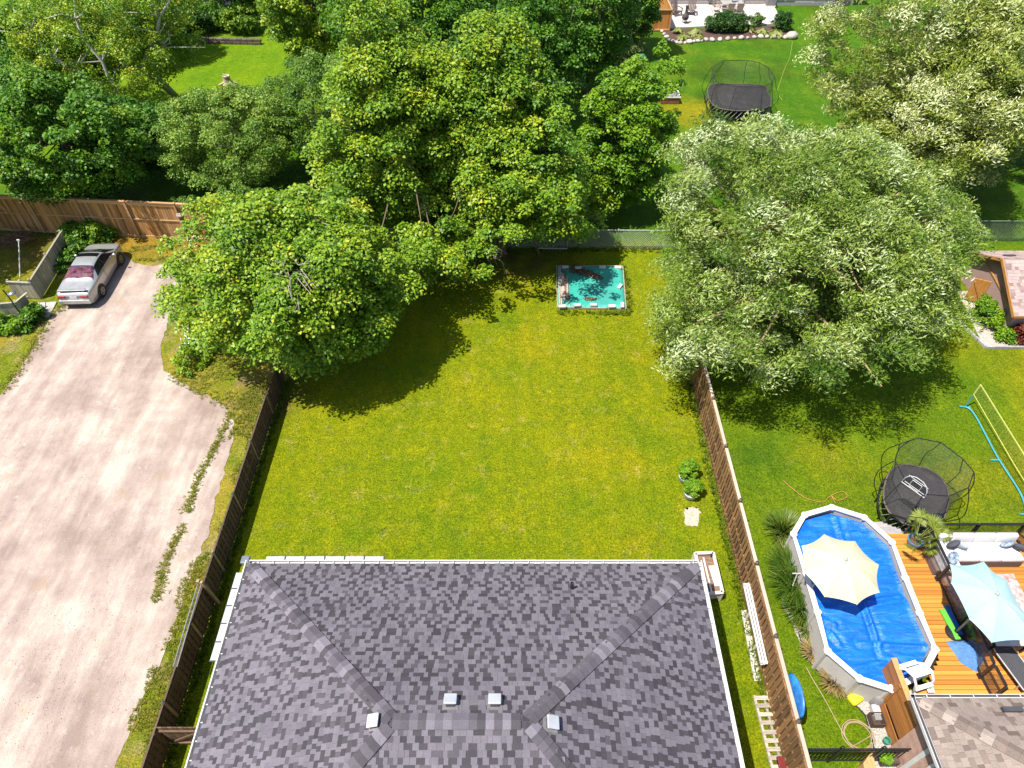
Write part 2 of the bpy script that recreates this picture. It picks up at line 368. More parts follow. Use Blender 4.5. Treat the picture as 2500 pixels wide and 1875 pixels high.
def stones_mesh(name, pts, size, seed, tints):
    rng = np.random.default_rng(seed); n = len(pts); s = size * rng.uniform(.5, 1.5, (n, 1))
    d = sph(rng, n) * s; th = rng.uniform(0, 6.28, n); a = np.stack([np.cos(th), np.sin(th), np.zeros(n)], 1) * s; bb = np.stack([-np.sin(th), np.cos(th), np.zeros(n)], 1) * s * rng.uniform(.6, 1, (n, 1))
    up = np.array([0, 0, 1.]) * s * .6; t = pts + up
    q = []
    for k in range(4):
        c0 = pts + (a, bb, -a, -bb)[k]; c1 = pts + (a, bb, -a, -bb)[(k + 1) % 4]; c2 = t + (c1 - pts) * .5; c3 = t + (c0 - pts) * .5; q.append(np.stack([c0, c1, c2, c3], 1))
    q.append(np.stack([t + a * .5, t + bb * .5, t - a * .5, t - bb * .5], 1))
    tt = rng.uniform(*tints, n); return quads_mesh(name, np.concatenate(q), np.tile(tt, 5))
rng = np.random.default_rng(11)
X = rng.uniform(-30, -10.5, 15000); Y = rng.uniform(0, 31, 15000); ok = inpoly(X, Y, gp) & (vnoise(X, Y, 2, 31) > .3); X, Y = X[ok], Y[ok]
pm = tint_mat('pebble', [(0, (.16, .13, .12)), (.6, (.3, .25, .225)), (1, (.5, .46, .43))])
tag(put('loose_stones', stones_mesh('loose_stones', np.stack([X, Y, np.full(len(X), .0)], 1), .017, 12, (0, 1)), pm), 'loose stones strewn over the gravel driveway', 'stones', kind='stuff')

# bare earth in the own lawn
sm = M('dry_earth', (.4, .33, .26), .95, .2, 5, bump=.5, bscale=60, world=True)
sp = ragged([at(*p)[:2] for p in ((1672, 1243), (1690, 1236), (1706, 1240), (1708, 1275), (1702, 1284), (1676, 1283), (1672, 1270))], .08, .03, 3)
tag(struct(sheet('bare_earth_patch', sp, .0, sm)), 'patch of bare pale earth in the lawn')
# gravel bed round the pool
pg = M('pool_gravel', (.36, .32, .27), .95, .55, 22, bump=.8, bscale=30, world=True, col2=(.55, .5, .44))
pb = ragged([at(*p)[:2] for p in ((1908, 1322), (1916, 1300), (1938, 1290), (2000, 1500), (2060, 1660), (2150, 1690), (2230, 1750), (2250, 1850), (2250, 1900), (2140, 1900), (2135, 1840), (2128, 1800), (2112, 1745), (2098, 1730), (2050, 1690), (1998, 1640), (1965, 1600), (1950, 1560), (1935, 1520), (1912, 1480), (1905, 1400))], .2, .02, 8)
tag(struct(sheet('gravel_bed', pb, .002, pg)), 'pale gravel bed along the pool wall')
ed = MB(); ep = [at(*p, .03) for p in ((1950, 1545), (1965, 1600), (1998, 1640), (2050, 1690), (2098, 1730), (2112, 1745), (2128, 1800), (2135, 1832))]
ed.tube(ep, .022, 6)
tag(ed.build('lawn_edging', M('black_plastic', (.02, .02, .022), .5), None), 'thin black edging strip between lawn and gravel bed', 'edging')
# concrete strip by the right fence and slab by the grey gate
cm = M('old_concrete', (.36, .34, .31), .9, .2, 3, bump=.3, bscale=50, world=True, dirt=(.2, .17, .12))
tag(MB().prism([at(*p)[:2] for p in ((1809, 1492), (1822, 1490), (1857, 1662), (1841, 1664))], -.02, .04).build('concrete_strip', M('pale_concrete', (.44, .41, .36), .9, .15, 3, world=True, dirt=(.25, .22, .16))), 'long pale concrete strip lying in grass beside the right fence', 'slab')
SL = [at(*p)[:2] for p in ((87, 741), (141, 738), (121, 776), (98, 772))]
sl = thing('concrete_slab', 'broken pale concrete slab in front of the grey gate', 'slab', (SL[0][0], SL[0][1], 0))
a0, a1, a2, a3 = [Vector(p) for p in SL]
for i, (f0, f1) in enumerate(((0, .46), (.5, .97))):
    for g0, g1 in ((0, .47), (.51, 1)):
        L2 = lambda f, g: (a0.lerp(a1, f)).lerp(a3.lerp(a2, f), g)
        MB().prism([L2(f0, g0), L2(f1, g0), L2(f1, g1), L2(f0, g1)], -.02, .05).build('paving_piece', cm, sl, world=True)
# ------------------------------------------------------------------ shingled roofs
SH_GREY = tint_mat('grey_shingle', [(0, (.036, .031, .037)), (.35, (.06, .052, .061)), (.6, (.108, .097, .113)), (1, (.17, .155, .178))])
SH_BROWN = tint_mat('brown_shingle', [(0, (.1, .075, .062)), (.4, (.165, .125, .105)), (.7, (.215, .17, .145)), (1, (.3, .245, .21))])
SH_PINK = tint_mat('pink_shingle', [(0, (.2, .13, .12)), (.4, (.3, .22, .2)), (1, (.42, .33, .3))])
def slab_mesh(w, l, h):
    """a shingle: a thin slab, thicker at its lower edge"""
    x = w / 2
    v = np.array([[-x, 0, 0], [x, 0, 0], [x, l, -.004], [-x, l, -.004], [-x, 0, h], [x, 0, h], [x, l, h * .35], [-x, l, h * .35]])
    return v
SLAB_F = [(4, 5, 6, 7), (0, 1, 5, 4), (1, 2, 6, 5), (3, 0, 4, 7), (2, 3, 7, 6)]
SLABS = {}
def slab_data(w, l, h, tint, mat):
    k = (round(w, 3), round(l, 3), round(h, 3), round(tint, 2), mat.name)
    if k not in SLABS:
        v = slab_mesh(w, l, h)[[i for f in SLAB_F for i in f]].reshape(-1, 4, 3)
        me = quads_mesh('shingle', v, np.full(5, tint)); me.materials.append(mat); SLABS[k] = me
    return SLABS[k]
def shingle_planes(roof, planes, mat, seed, exp=.145, widths=(.12, .17, .22, .3), pdark=.42, limit=300, ramp_t=((.04, .4), (.55, .95)), lift=.006):
    """covers roof planes with courses of laminated shingles: dark tabs low, pale ones proud"""
    rng = random.Random(seed); tabs = []
    for (o, e, up, Ln, S, kl, kr) in planes:
        o, e, up = Vector(o), Vector(e).normalized(), Vector(up).normalized(); n = e.cross(up).normalized()
        nc = int(S / exp)
        for c in range(nc):
            t = c * exp; s0, s1 = kl * t, Ln - kr * t; s = s0 + rng.uniform(0, .1)
            last = False
            while s < s1 - .05:
                dark = (not last) and rng.random() < pdark * 1.45; w = rng.choice(widths) if dark else rng.choice(widths[:3]); last = dark
                if s + w > s1: w = widths[0]
                ti = rng.choice((.06, .14, .22, .3, .42)) if dark else rng.choice((.64, .68, .72, .78))
                p = o + e * (s + w / 2) + up * t + n * lift
                tabs.append((p, e, up, n, w, ti, .006 if dark else .015)); s += w
    vis = [tb for tb in tabs if shown(tb[0])]
    vis.sort(key=lambda tb: (tb[0] - Vector((0, 0, CAM_H))).length)
    near = set(id(tb) for tb in vis[:limit])
    inv = WM(roof).inverted()
    rest, tint = [], []
    for tb in tabs:
        p, e, up, n, w, ti, h = tb
        R = Matrix((e, up, n)).transposed()
        if id(tb) in near:
            o2 = put('shingle', slab_data(w - .004, exp * 1.12, h, ti, mat), None, roof)
            o2.matrix_local = inv @ Matrix.Translation(p) @ R.to_4x4()
        else:
            v = slab_mesh(w - .004, exp * 1.12, h) @ np.array(R).T + np.array(p); rest.append(v); tint.append(ti)
    if rest:
        v = np.array(rest); v = v @ np.array(inv.to_3x3()).T + np.array(inv.to_translation())
        q = np.concatenate([v[:, list(f)] for f in SLAB_F]); me = quads_mesh('shingle_field', q, np.tile(tint, 5))
        tag(put('shingle_field', me, mat, roof), None, kind='stuff')
def hip_caps(roof, A, Bp, n1, n2, mat, seed, exp=.19, half=.17, name='hip_cap'):
    rng = random.Random(seed); A, Bp = Vector(A), Vector(Bp); d = (Bp - A); Ln = d.length; d.normalize(); n1, n2 = Vector(n1).normalized(), Vector(n2).normalized()
    s1 = d.cross(n1).normalized(); s2 = -d.cross(n2).normalized()
    nm = (n1 + n2).normalized()
    if s1.dot(n2) > 0: s1, s2 = -s1, -s2
    k = int(Ln / exp); inv = WM(roof).inverted()
    for i in range(k):
        a = A + d * i * exp; b2 = a + d * exp * 1.15; l0, l1 = .062, .046
        v = [a + s1 * half + n1 * l0, a + nm * (l0 + .004), a + s2 * half + n2 * l0, b2 + s1 * half + n1 * l1, b2 + nm * (l1 + .004), b2 + s2 * half + n2 * l1]
        w = [a + s1 * half + n1 * .014, a + nm * .014, a + s2 * half + n2 * .014]
        v = [inv @ p for p in v + w]
        q = np.array([[v[j] for j in f] for f in ((0, 1, 4, 3), (1, 2, 5, 4), (6, 7, 1, 0), (7, 8, 2, 1))], dtype=float)
        t = rng.choice((.3, .38, .44, .46, .5, .66, .95)); me = quads_mesh('hip_cap', q, np.full(4, t)); put(name, me, mat, roof)

# ------------------------------------------------------------------ the house below the camera
WHITE = M('white_aluminium', (.52, .5, .48), .45, .06, 4, dirt=(.36, .33, .3))
X0, X1, YB, YF, ZE = -8.03, 5.68, 10.56, -.14, 2.9
DP = (YB - YF) / 2; YR = (YB + YF) / 2; ZR = 5.52; RL, RR = X0 + DP, X1 - DP
house = thing('house', 'single storey house under a grey shingled hip roof in the foreground', 'house', ((X0 + X1) / 2, YR, 0))
MB().box(((X0 + X1) / 2, YR, 1.4), (X1 - X0 - .9, YB - YF - .9, 2.8)).build('wall', M('buff_brick', (.3, .23, .17), .9, .25, 4), house, world=True)
rf = MB(); c = [Vector((X0, YF, ZE)), Vector((X1, YF, ZE)), Vector((X1, YB, ZE)), Vector((X0, YB, ZE))]; r0, r1 = Vector((RL, YR, ZR)), Vector((RR, YR, ZR))
rf.poly([c[0], c[1], r1, r0]); rf.poly([c[2], c[3], r0, r1]); rf.poly([c[1], c[2], r1]); rf.poly([c[3], c[0], r0]); rf.poly([c[3] - Vector((0, 0, .03)), c[2] - Vector((0, 0, .03)), c[1] - Vector((0, 0, .03)), c[0] - Vector((0, 0, .03))])
roof = rf.build('roof', M('roof_felt', (.045, .042, .045), .95), house, world=True)
SL = math.hypot(DP, ZR - ZE); ch, sh_ = DP / SL, (ZR - ZE) / SL
planes = [((X1, YB, ZE), (-1, 0, 0), (0, -ch, sh_), X1 - X0, SL, ch, ch), ((X0, YB, ZE), (0, -1, 0), (ch, 0, sh_), YB - YF, SL, ch, ch),
          ((X1, YF, ZE), (0, 1, 0), (-ch, 0, sh_), YB - YF, SL, ch, ch), ((X0, YF, ZE), (1, 0, 0), (0, ch, sh_), X1 - X0, SL, ch, ch)]
shingle_planes(roof, planes, SH_GREY, 21, widths=(.11, .15, .19, .25), pdark=.46)
nB_, nL_, nR_, nF_ = (0, sh_, ch), (-sh_, 0, ch), (sh_, 0, ch), (0, -sh_, ch)
hip_caps(roof, c[3] + Vector((.1, -.1, .05)), r0, nL_, nB_, SH_GREY, 1); hip_caps(roof, c[2] + Vector((-.1, -.1, .05)), r1, nB_, nR_, SH_GREY, 2)
hip_caps(roof, r0.lerp(c[0], .35), r0, nF_, nL_, SH_GREY, 3); hip_caps(roof, r1.lerp(c[1], .35), r1, nR_, nF_, SH_GREY, 4)
hip_caps(roof, r0, r1, nB_, nF_, SH_GREY, 5, name='ridge_cap')
# gutters, with leaf guards over the back left corner
g = MB()
for p, q, w in (((X0 - .06, YF), (X0 - .06, YB + .12), 0), ((X1 + .06, YF), (X1 + .06, YB + .12), 0), ((X0, YB + .06), (X1, YB + .06), 1)):
    a, b2 = Vector((*p, ZE)), Vector((*q, ZE)); d = (b2 - a).normalized(); n = Vector((-d.y, d.x, 0))
    m0 = Matrix((d, n, Vector((0, 0, 1)))).transposed(); mid = (a + b2) / 2; Ln = (b2 - a).length
    sg = 1 if (w == 0 and p[0] < 0) or w == 1 else -1
    for (oy, oz, sy, sz) in ((0, -.11, .12, .008), (.058 * sg, -.05, .008, .12), (-.058 * sg, -.05, .008, .11), (.05 * sg, .012, .035, .01)): g.box(mid + n * oy + Vector((0, 0, oz)), (Ln, sy, sz), m0)
gut = g.build('gutter', WHITE, house, world=True)
for i in range(24):
    y = YF + .3 + i * .45
    if y < YB:
        for xx in (X0 - .06, X1 + .06): MB().box((xx, y, ZE - .035), (.1, .025, .012)).build('gutter_hanger', WHITE, gut, world=True)
for i in range(30): MB().box((X0 + .25 + i * .46, YB + .06, ZE - .035), (.025, .1, .012)).build('gutter_hanger', WHITE, gut, world=True)
GP = M('pale_guard_panel', (.38, .41, .39), .35, .08, 3); CLIP = M('dark_clip', (.05, .05, .055), .5)
for i in range(5):
    y1 = YB - .25 - i * .54; MB().box((X0 - .24, y1 - .25, ZE - .09), (.2, .5, .012)).build('guard_panel', GP, house, world=True)
    MB().box((X0 - .24, y1 - .52, ZE - .085), (.23, .035, .03)).build('guard_clip', CLIP, house, world=True)
for i in range(6):
    x = X0 + .45 + i * .61; MB().box((x + .28, YB + .22, ZE - .09), (.56, .16, .012)).build('guard_panel', GP, house, world=True)
    MB().box((x + .58, YB + .22, ZE - .085), (.035, .19, .03)).build('guard_clip', CLIP, house, world=True)
MB().box((X0 - .16, YB + .16, ZE - .05), (.26, .26, .1)).build('guard_corner', M('slate_grey', (.12, .13, .15), .5), house, bevel=.03, world=True)
# roof vents and the plumbing pipe
VT = M('galvanised', (.46, .46, .48), .4, .1, 5, metal=.3)
def on_roof(u, v):
    for k in range(400):
        z = 6.0 - k * .01; p = at(u, v, z); zz = ZE + (ZR - ZE) / DP * min(p.x - X0, X1 - p.x, YB - p.y, p.y - YF)
        if zz >= z: return p
    return p
for (u, v, n) in ((1100, 1720, nB_), (1208, 1720, nB_), (920, 1764, nL_), (1342, 1768, nR_)):
    p = on_roof(u, v); n = Vector(n); q = n.to_track_quat('Z', 'Y').to_matrix()
    b0 = MB().box(p + n * .02, (.36, .36, .02), q).build('vent_flange', M('vent_flange', (.16, .15, .155), .7), house, world=True)
    o = MB().box(p + n * .09 , (.2, .2, .14), q).build('vent_throat', CLIP, house, world=True)
    MB().box(p + n * .17, (.3, .3, .05), q).build('vent_cap', VT, house, bevel=.02, world=True)
p = on_roof(1395, 1438)
MB().lathe([(.1, 0), (.07, .06), (.055, .07)], p, 12).build('pipe_boot', CLIP, house, world=True)
MB().lathe([(.05, .0), (.05, .36), (.04, .36), (.04, .3)], p, 12).build('vent_pipe', M('black_pipe', (.02, .02, .022), .4), house, smooth=False, world=True)

# ------------------------------------------------------------------ the neighbour's house at the lower right
NX, NYB, NZ = 10.68, 6.57, 3.0; NX1, NYF = 20.5, -3.5; NH = 2.3; ND = (NX1 - NX) / 2; NZR = NZ + 2.35
nb = thing('neighbour_house', 'neighbouring house with brown shingled hip roof beside the orange deck', 'house', (NX + ND, (NYB + NYF) / 2, 0))
WB = M('pink_brick', (.4, .25, .19), .9, .2, 3, dirt=(.25, .13, .1), world=True)
MB().box((NX + ND, (NYB + NYF) / 2, 1.45), (NX1 - NX - .7, NYB - NYF - .7, 2.9)).build('wall', WB, nb, world=True)
rf = MB(); c = [Vector((NX, NYF, NZ)), Vector((NX1, NYF, NZ)), Vector((NX1, NYB, NZ)), Vector((NX, NYB, NZ))]; r0, r1 = Vector((NX + ND, NYB - ND, NZR)), Vector((NX + ND, NYF + ND, NZR))
rf.poly([c[0], c[1], r1]); rf.poly([c[2], c[3], r0]); rf.poly([c[1], c[2], r0, r1]); rf.poly([c[3], c[0], r1, r0]); rf.poly([q - Vector((0, 0, .03)) for q in c[::-1]])
nroof = rf.build('roof', M('brown_felt', (.1, .075, .06), .95), nb, world=True)
S2 = math.hypot(ND, NZR - NZ); c2, s2 = ND / S2, (NZR - NZ) / S2
shingle_planes(nroof, [((NX1, NYB, NZ), (-1, 0, 0), (0, -c2, s2), NX1 - NX, S2, c2, c2), ((NX, NYB, NZ), (0, -1, 0), (c2, 0, s2), NYB - NYF, S2, c2, c2)], SH_BROWN, 31, exp=.15, pdark=.3, limit=300)
hip_caps(nroof, c[3] + Vector((.08, -.08, .04)), r0, (-s2, 0, c2), (0, s2, c2), SH_BROWN, 6, exp=.28, half=.17)
g = MB()
g.bar((NX - .06, NYB + .1, NZ - .05), (NX - .06, NYF, NZ - .05), .1, .11); g.bar((NX - .12, NYB + .06, NZ - .05), (NX1, NYB + .06, NZ - .05), .1, .11)
gut = g.build('gutter', WHITE, nb, world=True)
g = MB(); g.bar((NX - .06, NYB + .04, NZ + .012), (NX - .06, NYF, NZ + .012), .06, .012); g.bar((NX, NYB + .06, NZ + .012), (NX1, NYB + .06, NZ + .012), .06, .012)
g.build('gutter_mouth', CLIP, gut, world=True)
for i in range(6): MB().box((NX + .3 + i * .62, NYB + .06, NZ + .022), (.02, .1, .012)).build('gutter_hanger', WHITE, gut, world=True)
MB().tube([(NX - .06, 5.3, NZ - .1), (NX + .05, 5.25, NZ - .3), (NX + .28, 5.2, NZ - .6), (NX + .28, 5.2, .05)], .05, 8).build('downspout', WHITE, nb, world=True)
MB().box((NX + .33, 5.55, 1.6), (.08, .12, 2.9)).build('corner_trim', WHITE, nb, world=True)
MB().box((NX + .32, 4.8, 2.55), (.07, 1.6, .12)).build('wall_trim', WHITE, nb, world=True)
MB().box((12.9, 6.2, NZ + .28), (.5, .12, .1)).build('roof_bracket', CLIP, nb, world=True)
# ------------------------------------------------------------------ fences
def fence_root(name, label, p0, p1):
    p0, p1 = Vector(p0), Vector(p1); d = p1 - p0
    return thing(name, label, 'fence', (p0.x, p0.y, 0), math.atan2(d.y, d.x)), math.hypot(d.x, d.y)
def pieces(root, name, mesh, items, mat=None):
    for loc, rot in items: put(name, mesh, mat, root, loc, rot)
def board_mesh(w, t, h, mat, bev=.004):
    me = MB().box((0, 0, h / 2), (w, t, h)).mesh('board', bevel=0); me.materials.append(mat); return me
def shadowbox(name, label, p0, p1, h, mat, cap_mat, post_mat, seed, pitch=.115, w=.135, post_step=2.4, cap_w=.11, cap_t=.035, cap_off=0, post_side=-1, post_top=.1, gap=.045):
    root, Ln = fence_root(name, label, p0, p1); rng = random.Random(seed)
    ms = [board_mesh(w, .018, h - .09 - k * .012, mat) for k in range(3)]
    n = int(Ln / pitch)
    for i in range(n):
        side = 1 if i % 2 else -1
        put('board', ms[rng.randrange(3)], None, root, (pitch * (i + .5) + rng.uniform(-.008, .008), side * gap, .04), (rng.uniform(-.008, .008), rng.uniform(-.012, .012), rng.uniform(-.02, .02)))
    k = int(Ln / post_step) + 1
    for j in range(k):
        x = min(j * post_step + .05, Ln - .05)
        pm = MB().box((0, 0, (h + post_top) / 2), (.09, .09, h + post_top)).build('post', post_mat, root); pm.location = (x, post_side * .01, 0)
        MB().lathe([(.075, 0), (.075, .03), (.02, .06)], (0, 0, h + post_top), 4).build('post_cap', M('dark_post_cap', (.05, .045, .045), .5), pm)
        if j < k - 1:
            x2 = min(x + post_step, Ln)
            for z in (.25, h * .52, h - .16): MB().bar((x + .05, 0, z), (x2 - .05, 0, z), .06, .085).build('rail', mat, root)
            MB().bar((x + .045, cap_off, h - .015), (x2 - .005 if j < k - 2 else x2, cap_off, h - .015 + rng.uniform(-.01, .01)), cap_w, cap_t).build('cap_board', cap_mat, root)
    return root
BR = M('brown_fence_board', (.2, .105, .04), .85, .3, 3, rnd=.35, stretch=(6, 6, .7), dirt=(.1, .055, .025))
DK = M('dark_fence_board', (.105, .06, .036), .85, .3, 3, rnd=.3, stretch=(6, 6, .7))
CAP = M('bleached_cap_board', (.42, .33, .25), .85, .15, 3, stretch=(.6, 6, 6), rnd=.12)
CED = M('cedar_board', (.36, .17, .045), .8, .35, 2.2, rnd=.4, stretch=(7, 7, .5), dirt=(.3, .24, .18), dirtw=.4)
CEDT = M('cedar_trim', (.42, .24, .1), .8, .2, 2, rnd=.15, stretch=(.5, 6, 6), dirt=(.34, .28, .22))
OLD = M('weathered_grey_board', (.3, .27, .2), .9, .3, 3, rnd=.22, stretch=(6, 6, .6), dirt=(.16, .15, .06), dirtw=.45)
shadowbox('board_fence', 'brown board fence with pale cap along the right side of the lawn', (7.93, 23.2), (7.8, 3.6), 1.8, BR, CAP, BR, 3, cap_off=.05, post_side=3, pitch=.105, gap=.024)
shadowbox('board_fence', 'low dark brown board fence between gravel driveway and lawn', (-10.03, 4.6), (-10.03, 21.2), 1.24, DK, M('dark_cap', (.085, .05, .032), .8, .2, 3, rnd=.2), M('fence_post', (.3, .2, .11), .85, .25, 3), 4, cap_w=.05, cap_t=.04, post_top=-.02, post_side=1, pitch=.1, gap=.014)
# a taller stay post stands in the low fence, with a pair of poles lying along its top
p = at(514, 1440, 1.2)
st = thing('stay_post', 'pale leaning timber post at the low dark fence with two poles along its top', 'post', (-9.96, p.y + .1, 0))
MB().bar((.12, 0, 0), (-.02, .02, 1.5), .085, .085).build('post', M('fence_post', (.3, .2, .11)), st)
MB().box((-.14, .06, .72), (.1, .1, 1.6)).build('post', M('fence_post', (.3, .2, .11)), st)
for k in (-.05, .06): MB().tube([(-.12 + k, 0, 1.36), (-.1 + k, -1.3, 1.31), (-.07 + k, -2.6, 1.26)], .022, 6).build('pole', M('grey_pole', (.16, .16, .17), .5), st)
# wooden gate between the low fence and the house
gt = thing('wooden_gate', 'dark wooden gate between the low fence and the house', 'gate', (-9.9, 6.3, 0))
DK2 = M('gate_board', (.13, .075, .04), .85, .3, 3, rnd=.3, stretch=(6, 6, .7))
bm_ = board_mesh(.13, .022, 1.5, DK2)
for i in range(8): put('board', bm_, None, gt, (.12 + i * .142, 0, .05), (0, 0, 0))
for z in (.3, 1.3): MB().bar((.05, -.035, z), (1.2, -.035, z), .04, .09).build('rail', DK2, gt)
MB().bar((.08, -.035, .34), (1.16, -.035, 1.25), .035, .09).build('brace', DK2, gt)
# cedar fence at the back left
root, Ln = fence_root('cedar_fence', 'tall cedar board fence behind the silver car', (-31.2, 32.95), (-15.0, 31.6))
rng = random.Random(8); H = 2.2
ms = [board_mesh(.138, .02, H - .12 - k * .01, CED) for k in range(3)]
for i in range(int(Ln / .145)):
    put('board', ms[rng.randrange(3)], None, root, (.07 + i * .145, rng.uniform(-.004, .004), .07), (0, rng.uniform(-.012, .012), 0))
nP = 7
for j in range(nP):
    x = j * Ln / (nP - 1); MB().box((x, -.07, H / 2), (.1, .1, H + .06)).build('post', CEDT, root); MB().box((x, -.07, H + .06), (.14, .14, .04)).build('post_cap', CEDT, root)
    if j < nP - 1:
        x2 = x + Ln / (nP - 1)
        for z, hh, nm in ((.05, .12, 'bottom_board'), (H * .52, .05, 'rail'), (H - .1, .16, 'top_rail')): MB().box(((x + x2) / 2, -.035, z), (x2 - x - .11, .04, hh)).build(nm, CEDT, root)
        MB().box(((x + x2) / 2, -.02, H + .015), (x2 - x - .15, .14, .035)).build('cap_board', CEDT, root)
q = at(438, 522, 1.6)
fl = thing('bird_box', 'small pale lamp box fixed on the cedar fence', 'lamp', (q.x, 31.72, 1.55))
MB().box((0, 0, .0), (.28, .16, .14)).build('body', M('pale_box', (.5, .45, .36), .7), fl, bevel=.02); MB().box((0, 0, .1), (.2, .12, .06)).build('lid', M('pale_box2', (.35, .3, .24), .7), fl, bevel=.01)
# weathered grey fence, its return, the open gate and the panel at the picture's edge
def grey_panel(name, label, cat, p0, p1, h, seed, posts=True):
    p0, p1 = Vector(p0), Vector(p1); d = p1 - p0; root = thing(name, label, cat, (p0.x, p0.y, 0), math.atan2(d.y, d.x)); Ln = d.length; rng = random.Random(seed)
    bmm = [board_mesh(.138, .02, h - k * .02, OLD) for k in range(3)]; n = max(2, int(Ln / .143))
    for i in range(n): put('board', bmm[rng.randrange(3)], None, root, (.07 + i * .143, rng.uniform(-.004, .004), .03), (0, rng.uniform(-.015, .015), 0))
    for z in (.3, h - .2): MB().bar((0, .035, z), (Ln, .035, z), .04, .085).build('rail', OLD, root)
    MB().bar((-.02, .0, h + .04), (Ln + .02, .0, h + .04), .1, .03).build('cap_board', OLD, root)
    for x in ((0, Ln / 2, Ln) if posts else ()): MB().box((x, .075, (h + .1) / 2), (.09, .09, h + .1)).build('post', OLD, root)
    return root
a, b2 = at(102, 729), at(174, 609)
grey_panel('grey_fence', 'weathered grey board fence beside the left flank of the car', 'fence', (a.x, a.y), (b2.x, b2.y), 1.12, 5)
r2 = at(84, 731); grey_panel('grey_fence', 'short grey fence panel at the gate opening behind the concrete slab', 'fence', (r2.x - .9, r2.y + .12), (a.x - .03, a.y - .03), .98, 6)
g0, g1 = at(65, 778), at(91, 756); grey_panel('grey_gate', 'open grey board gate swung into the gap by the concrete slab', 'gate', (g0.x, g0.y), (g1.x, g1.y), 1.0, 7, False)
f0 = at(-60, 790); grey_panel('grey_fence', 'old grey board fence at the left edge with a lamp pole', 'fence', (f0.x, f0.y), (g0.x - .05, g0.y), .98, 8)
# lamp pole
lp = thing('lamp_pole', 'thin black pole with round grey lamp on the grey gate post', 'lamp', (g0.x, g0.y - .12, 0))
MB().tube([(0, 0, 0), (-.05, 0, 1.5), (-.1, 0, 1.85)], .03, 8).build('pole', M('black_metal', (.02, .02, .022), .45), lp)
MB().lathe([(.02, .16), (.17, .1), (.18, .06), (.02, .05)], (.22, -.02, 1.6), 16).build('lamp_head', M('lamp_grey', (.25, .26, .28), .35, metal=.5), lp, smooth=True)
MB().tube([(-.08, 0, 1.7), (.1, -.02, 1.76), (.22, -.02, 1.76)], .012, 6).build('arm', M('black_metal', (.02, .02, .022)), lp)
# post with wires behind the fence
cl = at(30, 700); cp = thing('washing_line_post', 'slim white leaning post with wires behind the grey fence', 'post', (cl.x, cl.y + .8, 0))
MB().tube([(0, 0, 0), (.22, 1.0, 1.5)], .03, 6).build('pole', M('white_paint', (.5, .49, .46), .6), cp); MB().box((.22, 1.0, 1.55), (.14, .05, .08)).build('bracket', M('white_paint', (.5, .49, .46)), cp)
MB().tube([(.22, 1, 1.52), (.6, .2, 1.25), (1.1, -.5, 1.05)], .008, 4).build('wire', M('black_metal', (.02, .02, .022)), cp)
# chain link
GALV = M('galvanised_wire', (.46, .44, .41), .5, .15, 4, metal=.2)
def chain_link(name, label, p0, p1, h, step, mat, rail_r=.022, wire=.011, pitch=.13):
    root, Ln = fence_root(name, label, p0, p1); mb = MB()
    k = int((Ln + h) / pitch)
    for i in range(k):
        for sgn in (1, -1):
            x0 = -h + i * pitch
            a0, z0, a1, z1 = x0, 0.0, x0 + h, h
            if a0 < 0: z0 += -a0; a0 = 0
            if a1 > Ln: z1 -= a1 - Ln; a1 = Ln
            if z1 - z0 < .05: continue
            if sgn < 0: z0, z1 = h - z0, h - z1
            mb.bar((a0, sgn * .004, z0 + .03), (a1, sgn * .004, z1 + .03), wire, wire)
    mb.build('wire_mesh', mat, root)
    MB().tube([(0, 0, h + .03), (Ln, 0, h + .03)], rail_r, 8).build('top_rail', mat, root)
    for j in range(int(Ln / step) + 1): MB().tube([(j * step, .03, 0), (j * step, .03, h + .08)], .03, 8).build('post', mat, root)
    return root
e1 = at(1590, 612)
chain_link('chain_link_fence', 'silver chain link fence behind the green tarp', (-7.5, 31.05), (10.5, 30.85), 1.15, 2.62, GALV)
chain_link('chain_link_fence', 'green chain link fence behind the pink roofed shed', (23.8, 31.6), (31.5, 31.6), 1.25, 2.6, M('green_wire', (.16, .2, .14), .5, .1, 4))
# a pale pole lies on the ground before the chain link fence
q0, q1 = at(1314, 606, .12), at(1385, 607, .12)
tag(MB().tube([q0, q1], .035, 8).build('loose_pole', GALV), 'loose pale pole lying before the chain link fence', 'pole')
# iron railing at the lower right
ir = thing('iron_fence', 'black iron picket railing between the right fence and the neighbour', 'fence', (7.95, 5.85, 0))
IR = M('black_iron', (.012, .012, .013), .4)
Ln = 3.25
for z in (.14, 1.02, 1.18): MB().bar((0, 0, z), (Ln, 0, z), .035, .04).build('rail', IR, ir)
pk = MB().box((0, 0, .65), (.02, .02, 1.1)).mesh('picket'); pk.materials.append(IR)
for i in range(27): put('picket', pk, None, ir, (.08 + i * .118, 0, 0))
for x in (.0, 1.15, 2.3, Ln):
    o = MB().box((x, 0, .65), (.07, .07, 1.3)).build('post', IR, ir); MB().lathe([(.05, 0), (.045, .05), (.0, .08)], (x, 0, 1.3), 8).build('finial', IR, o)
# far cedar panel beside the patio
CB = M('new_cedar_board', (.5, .2, .045), .75, .25, 2, rnd=.2, stretch=(6, 6, .6))
fc = thing('cedar_screen', 'orange cedar privacy fence beside the far patio', 'fence', (13.3, 62.2, 0))
bmf = board_mesh(.2, .025, 1.6, CB)
for i in range(7): put('board', bmf, None, fc, (-.1 - i * .205, 0, .05))
for i in range(28): put('board', bmf, None, fc, (0, .12 + i * .205, .05), (0, 0, math.pi / 2))
for z in (.1, 1.66): MB().box((-.75, -.03, z), (1.6, .1, .1)).build('rail', CEDT, fc)
MB().box((.0, 2.95, 1.68), (.12, 5.9, .06)).build('rail', CEDT, fc); MB().box((.02, 0, .85), (.12, .12, 1.75)).build('post', CEDT, fc)
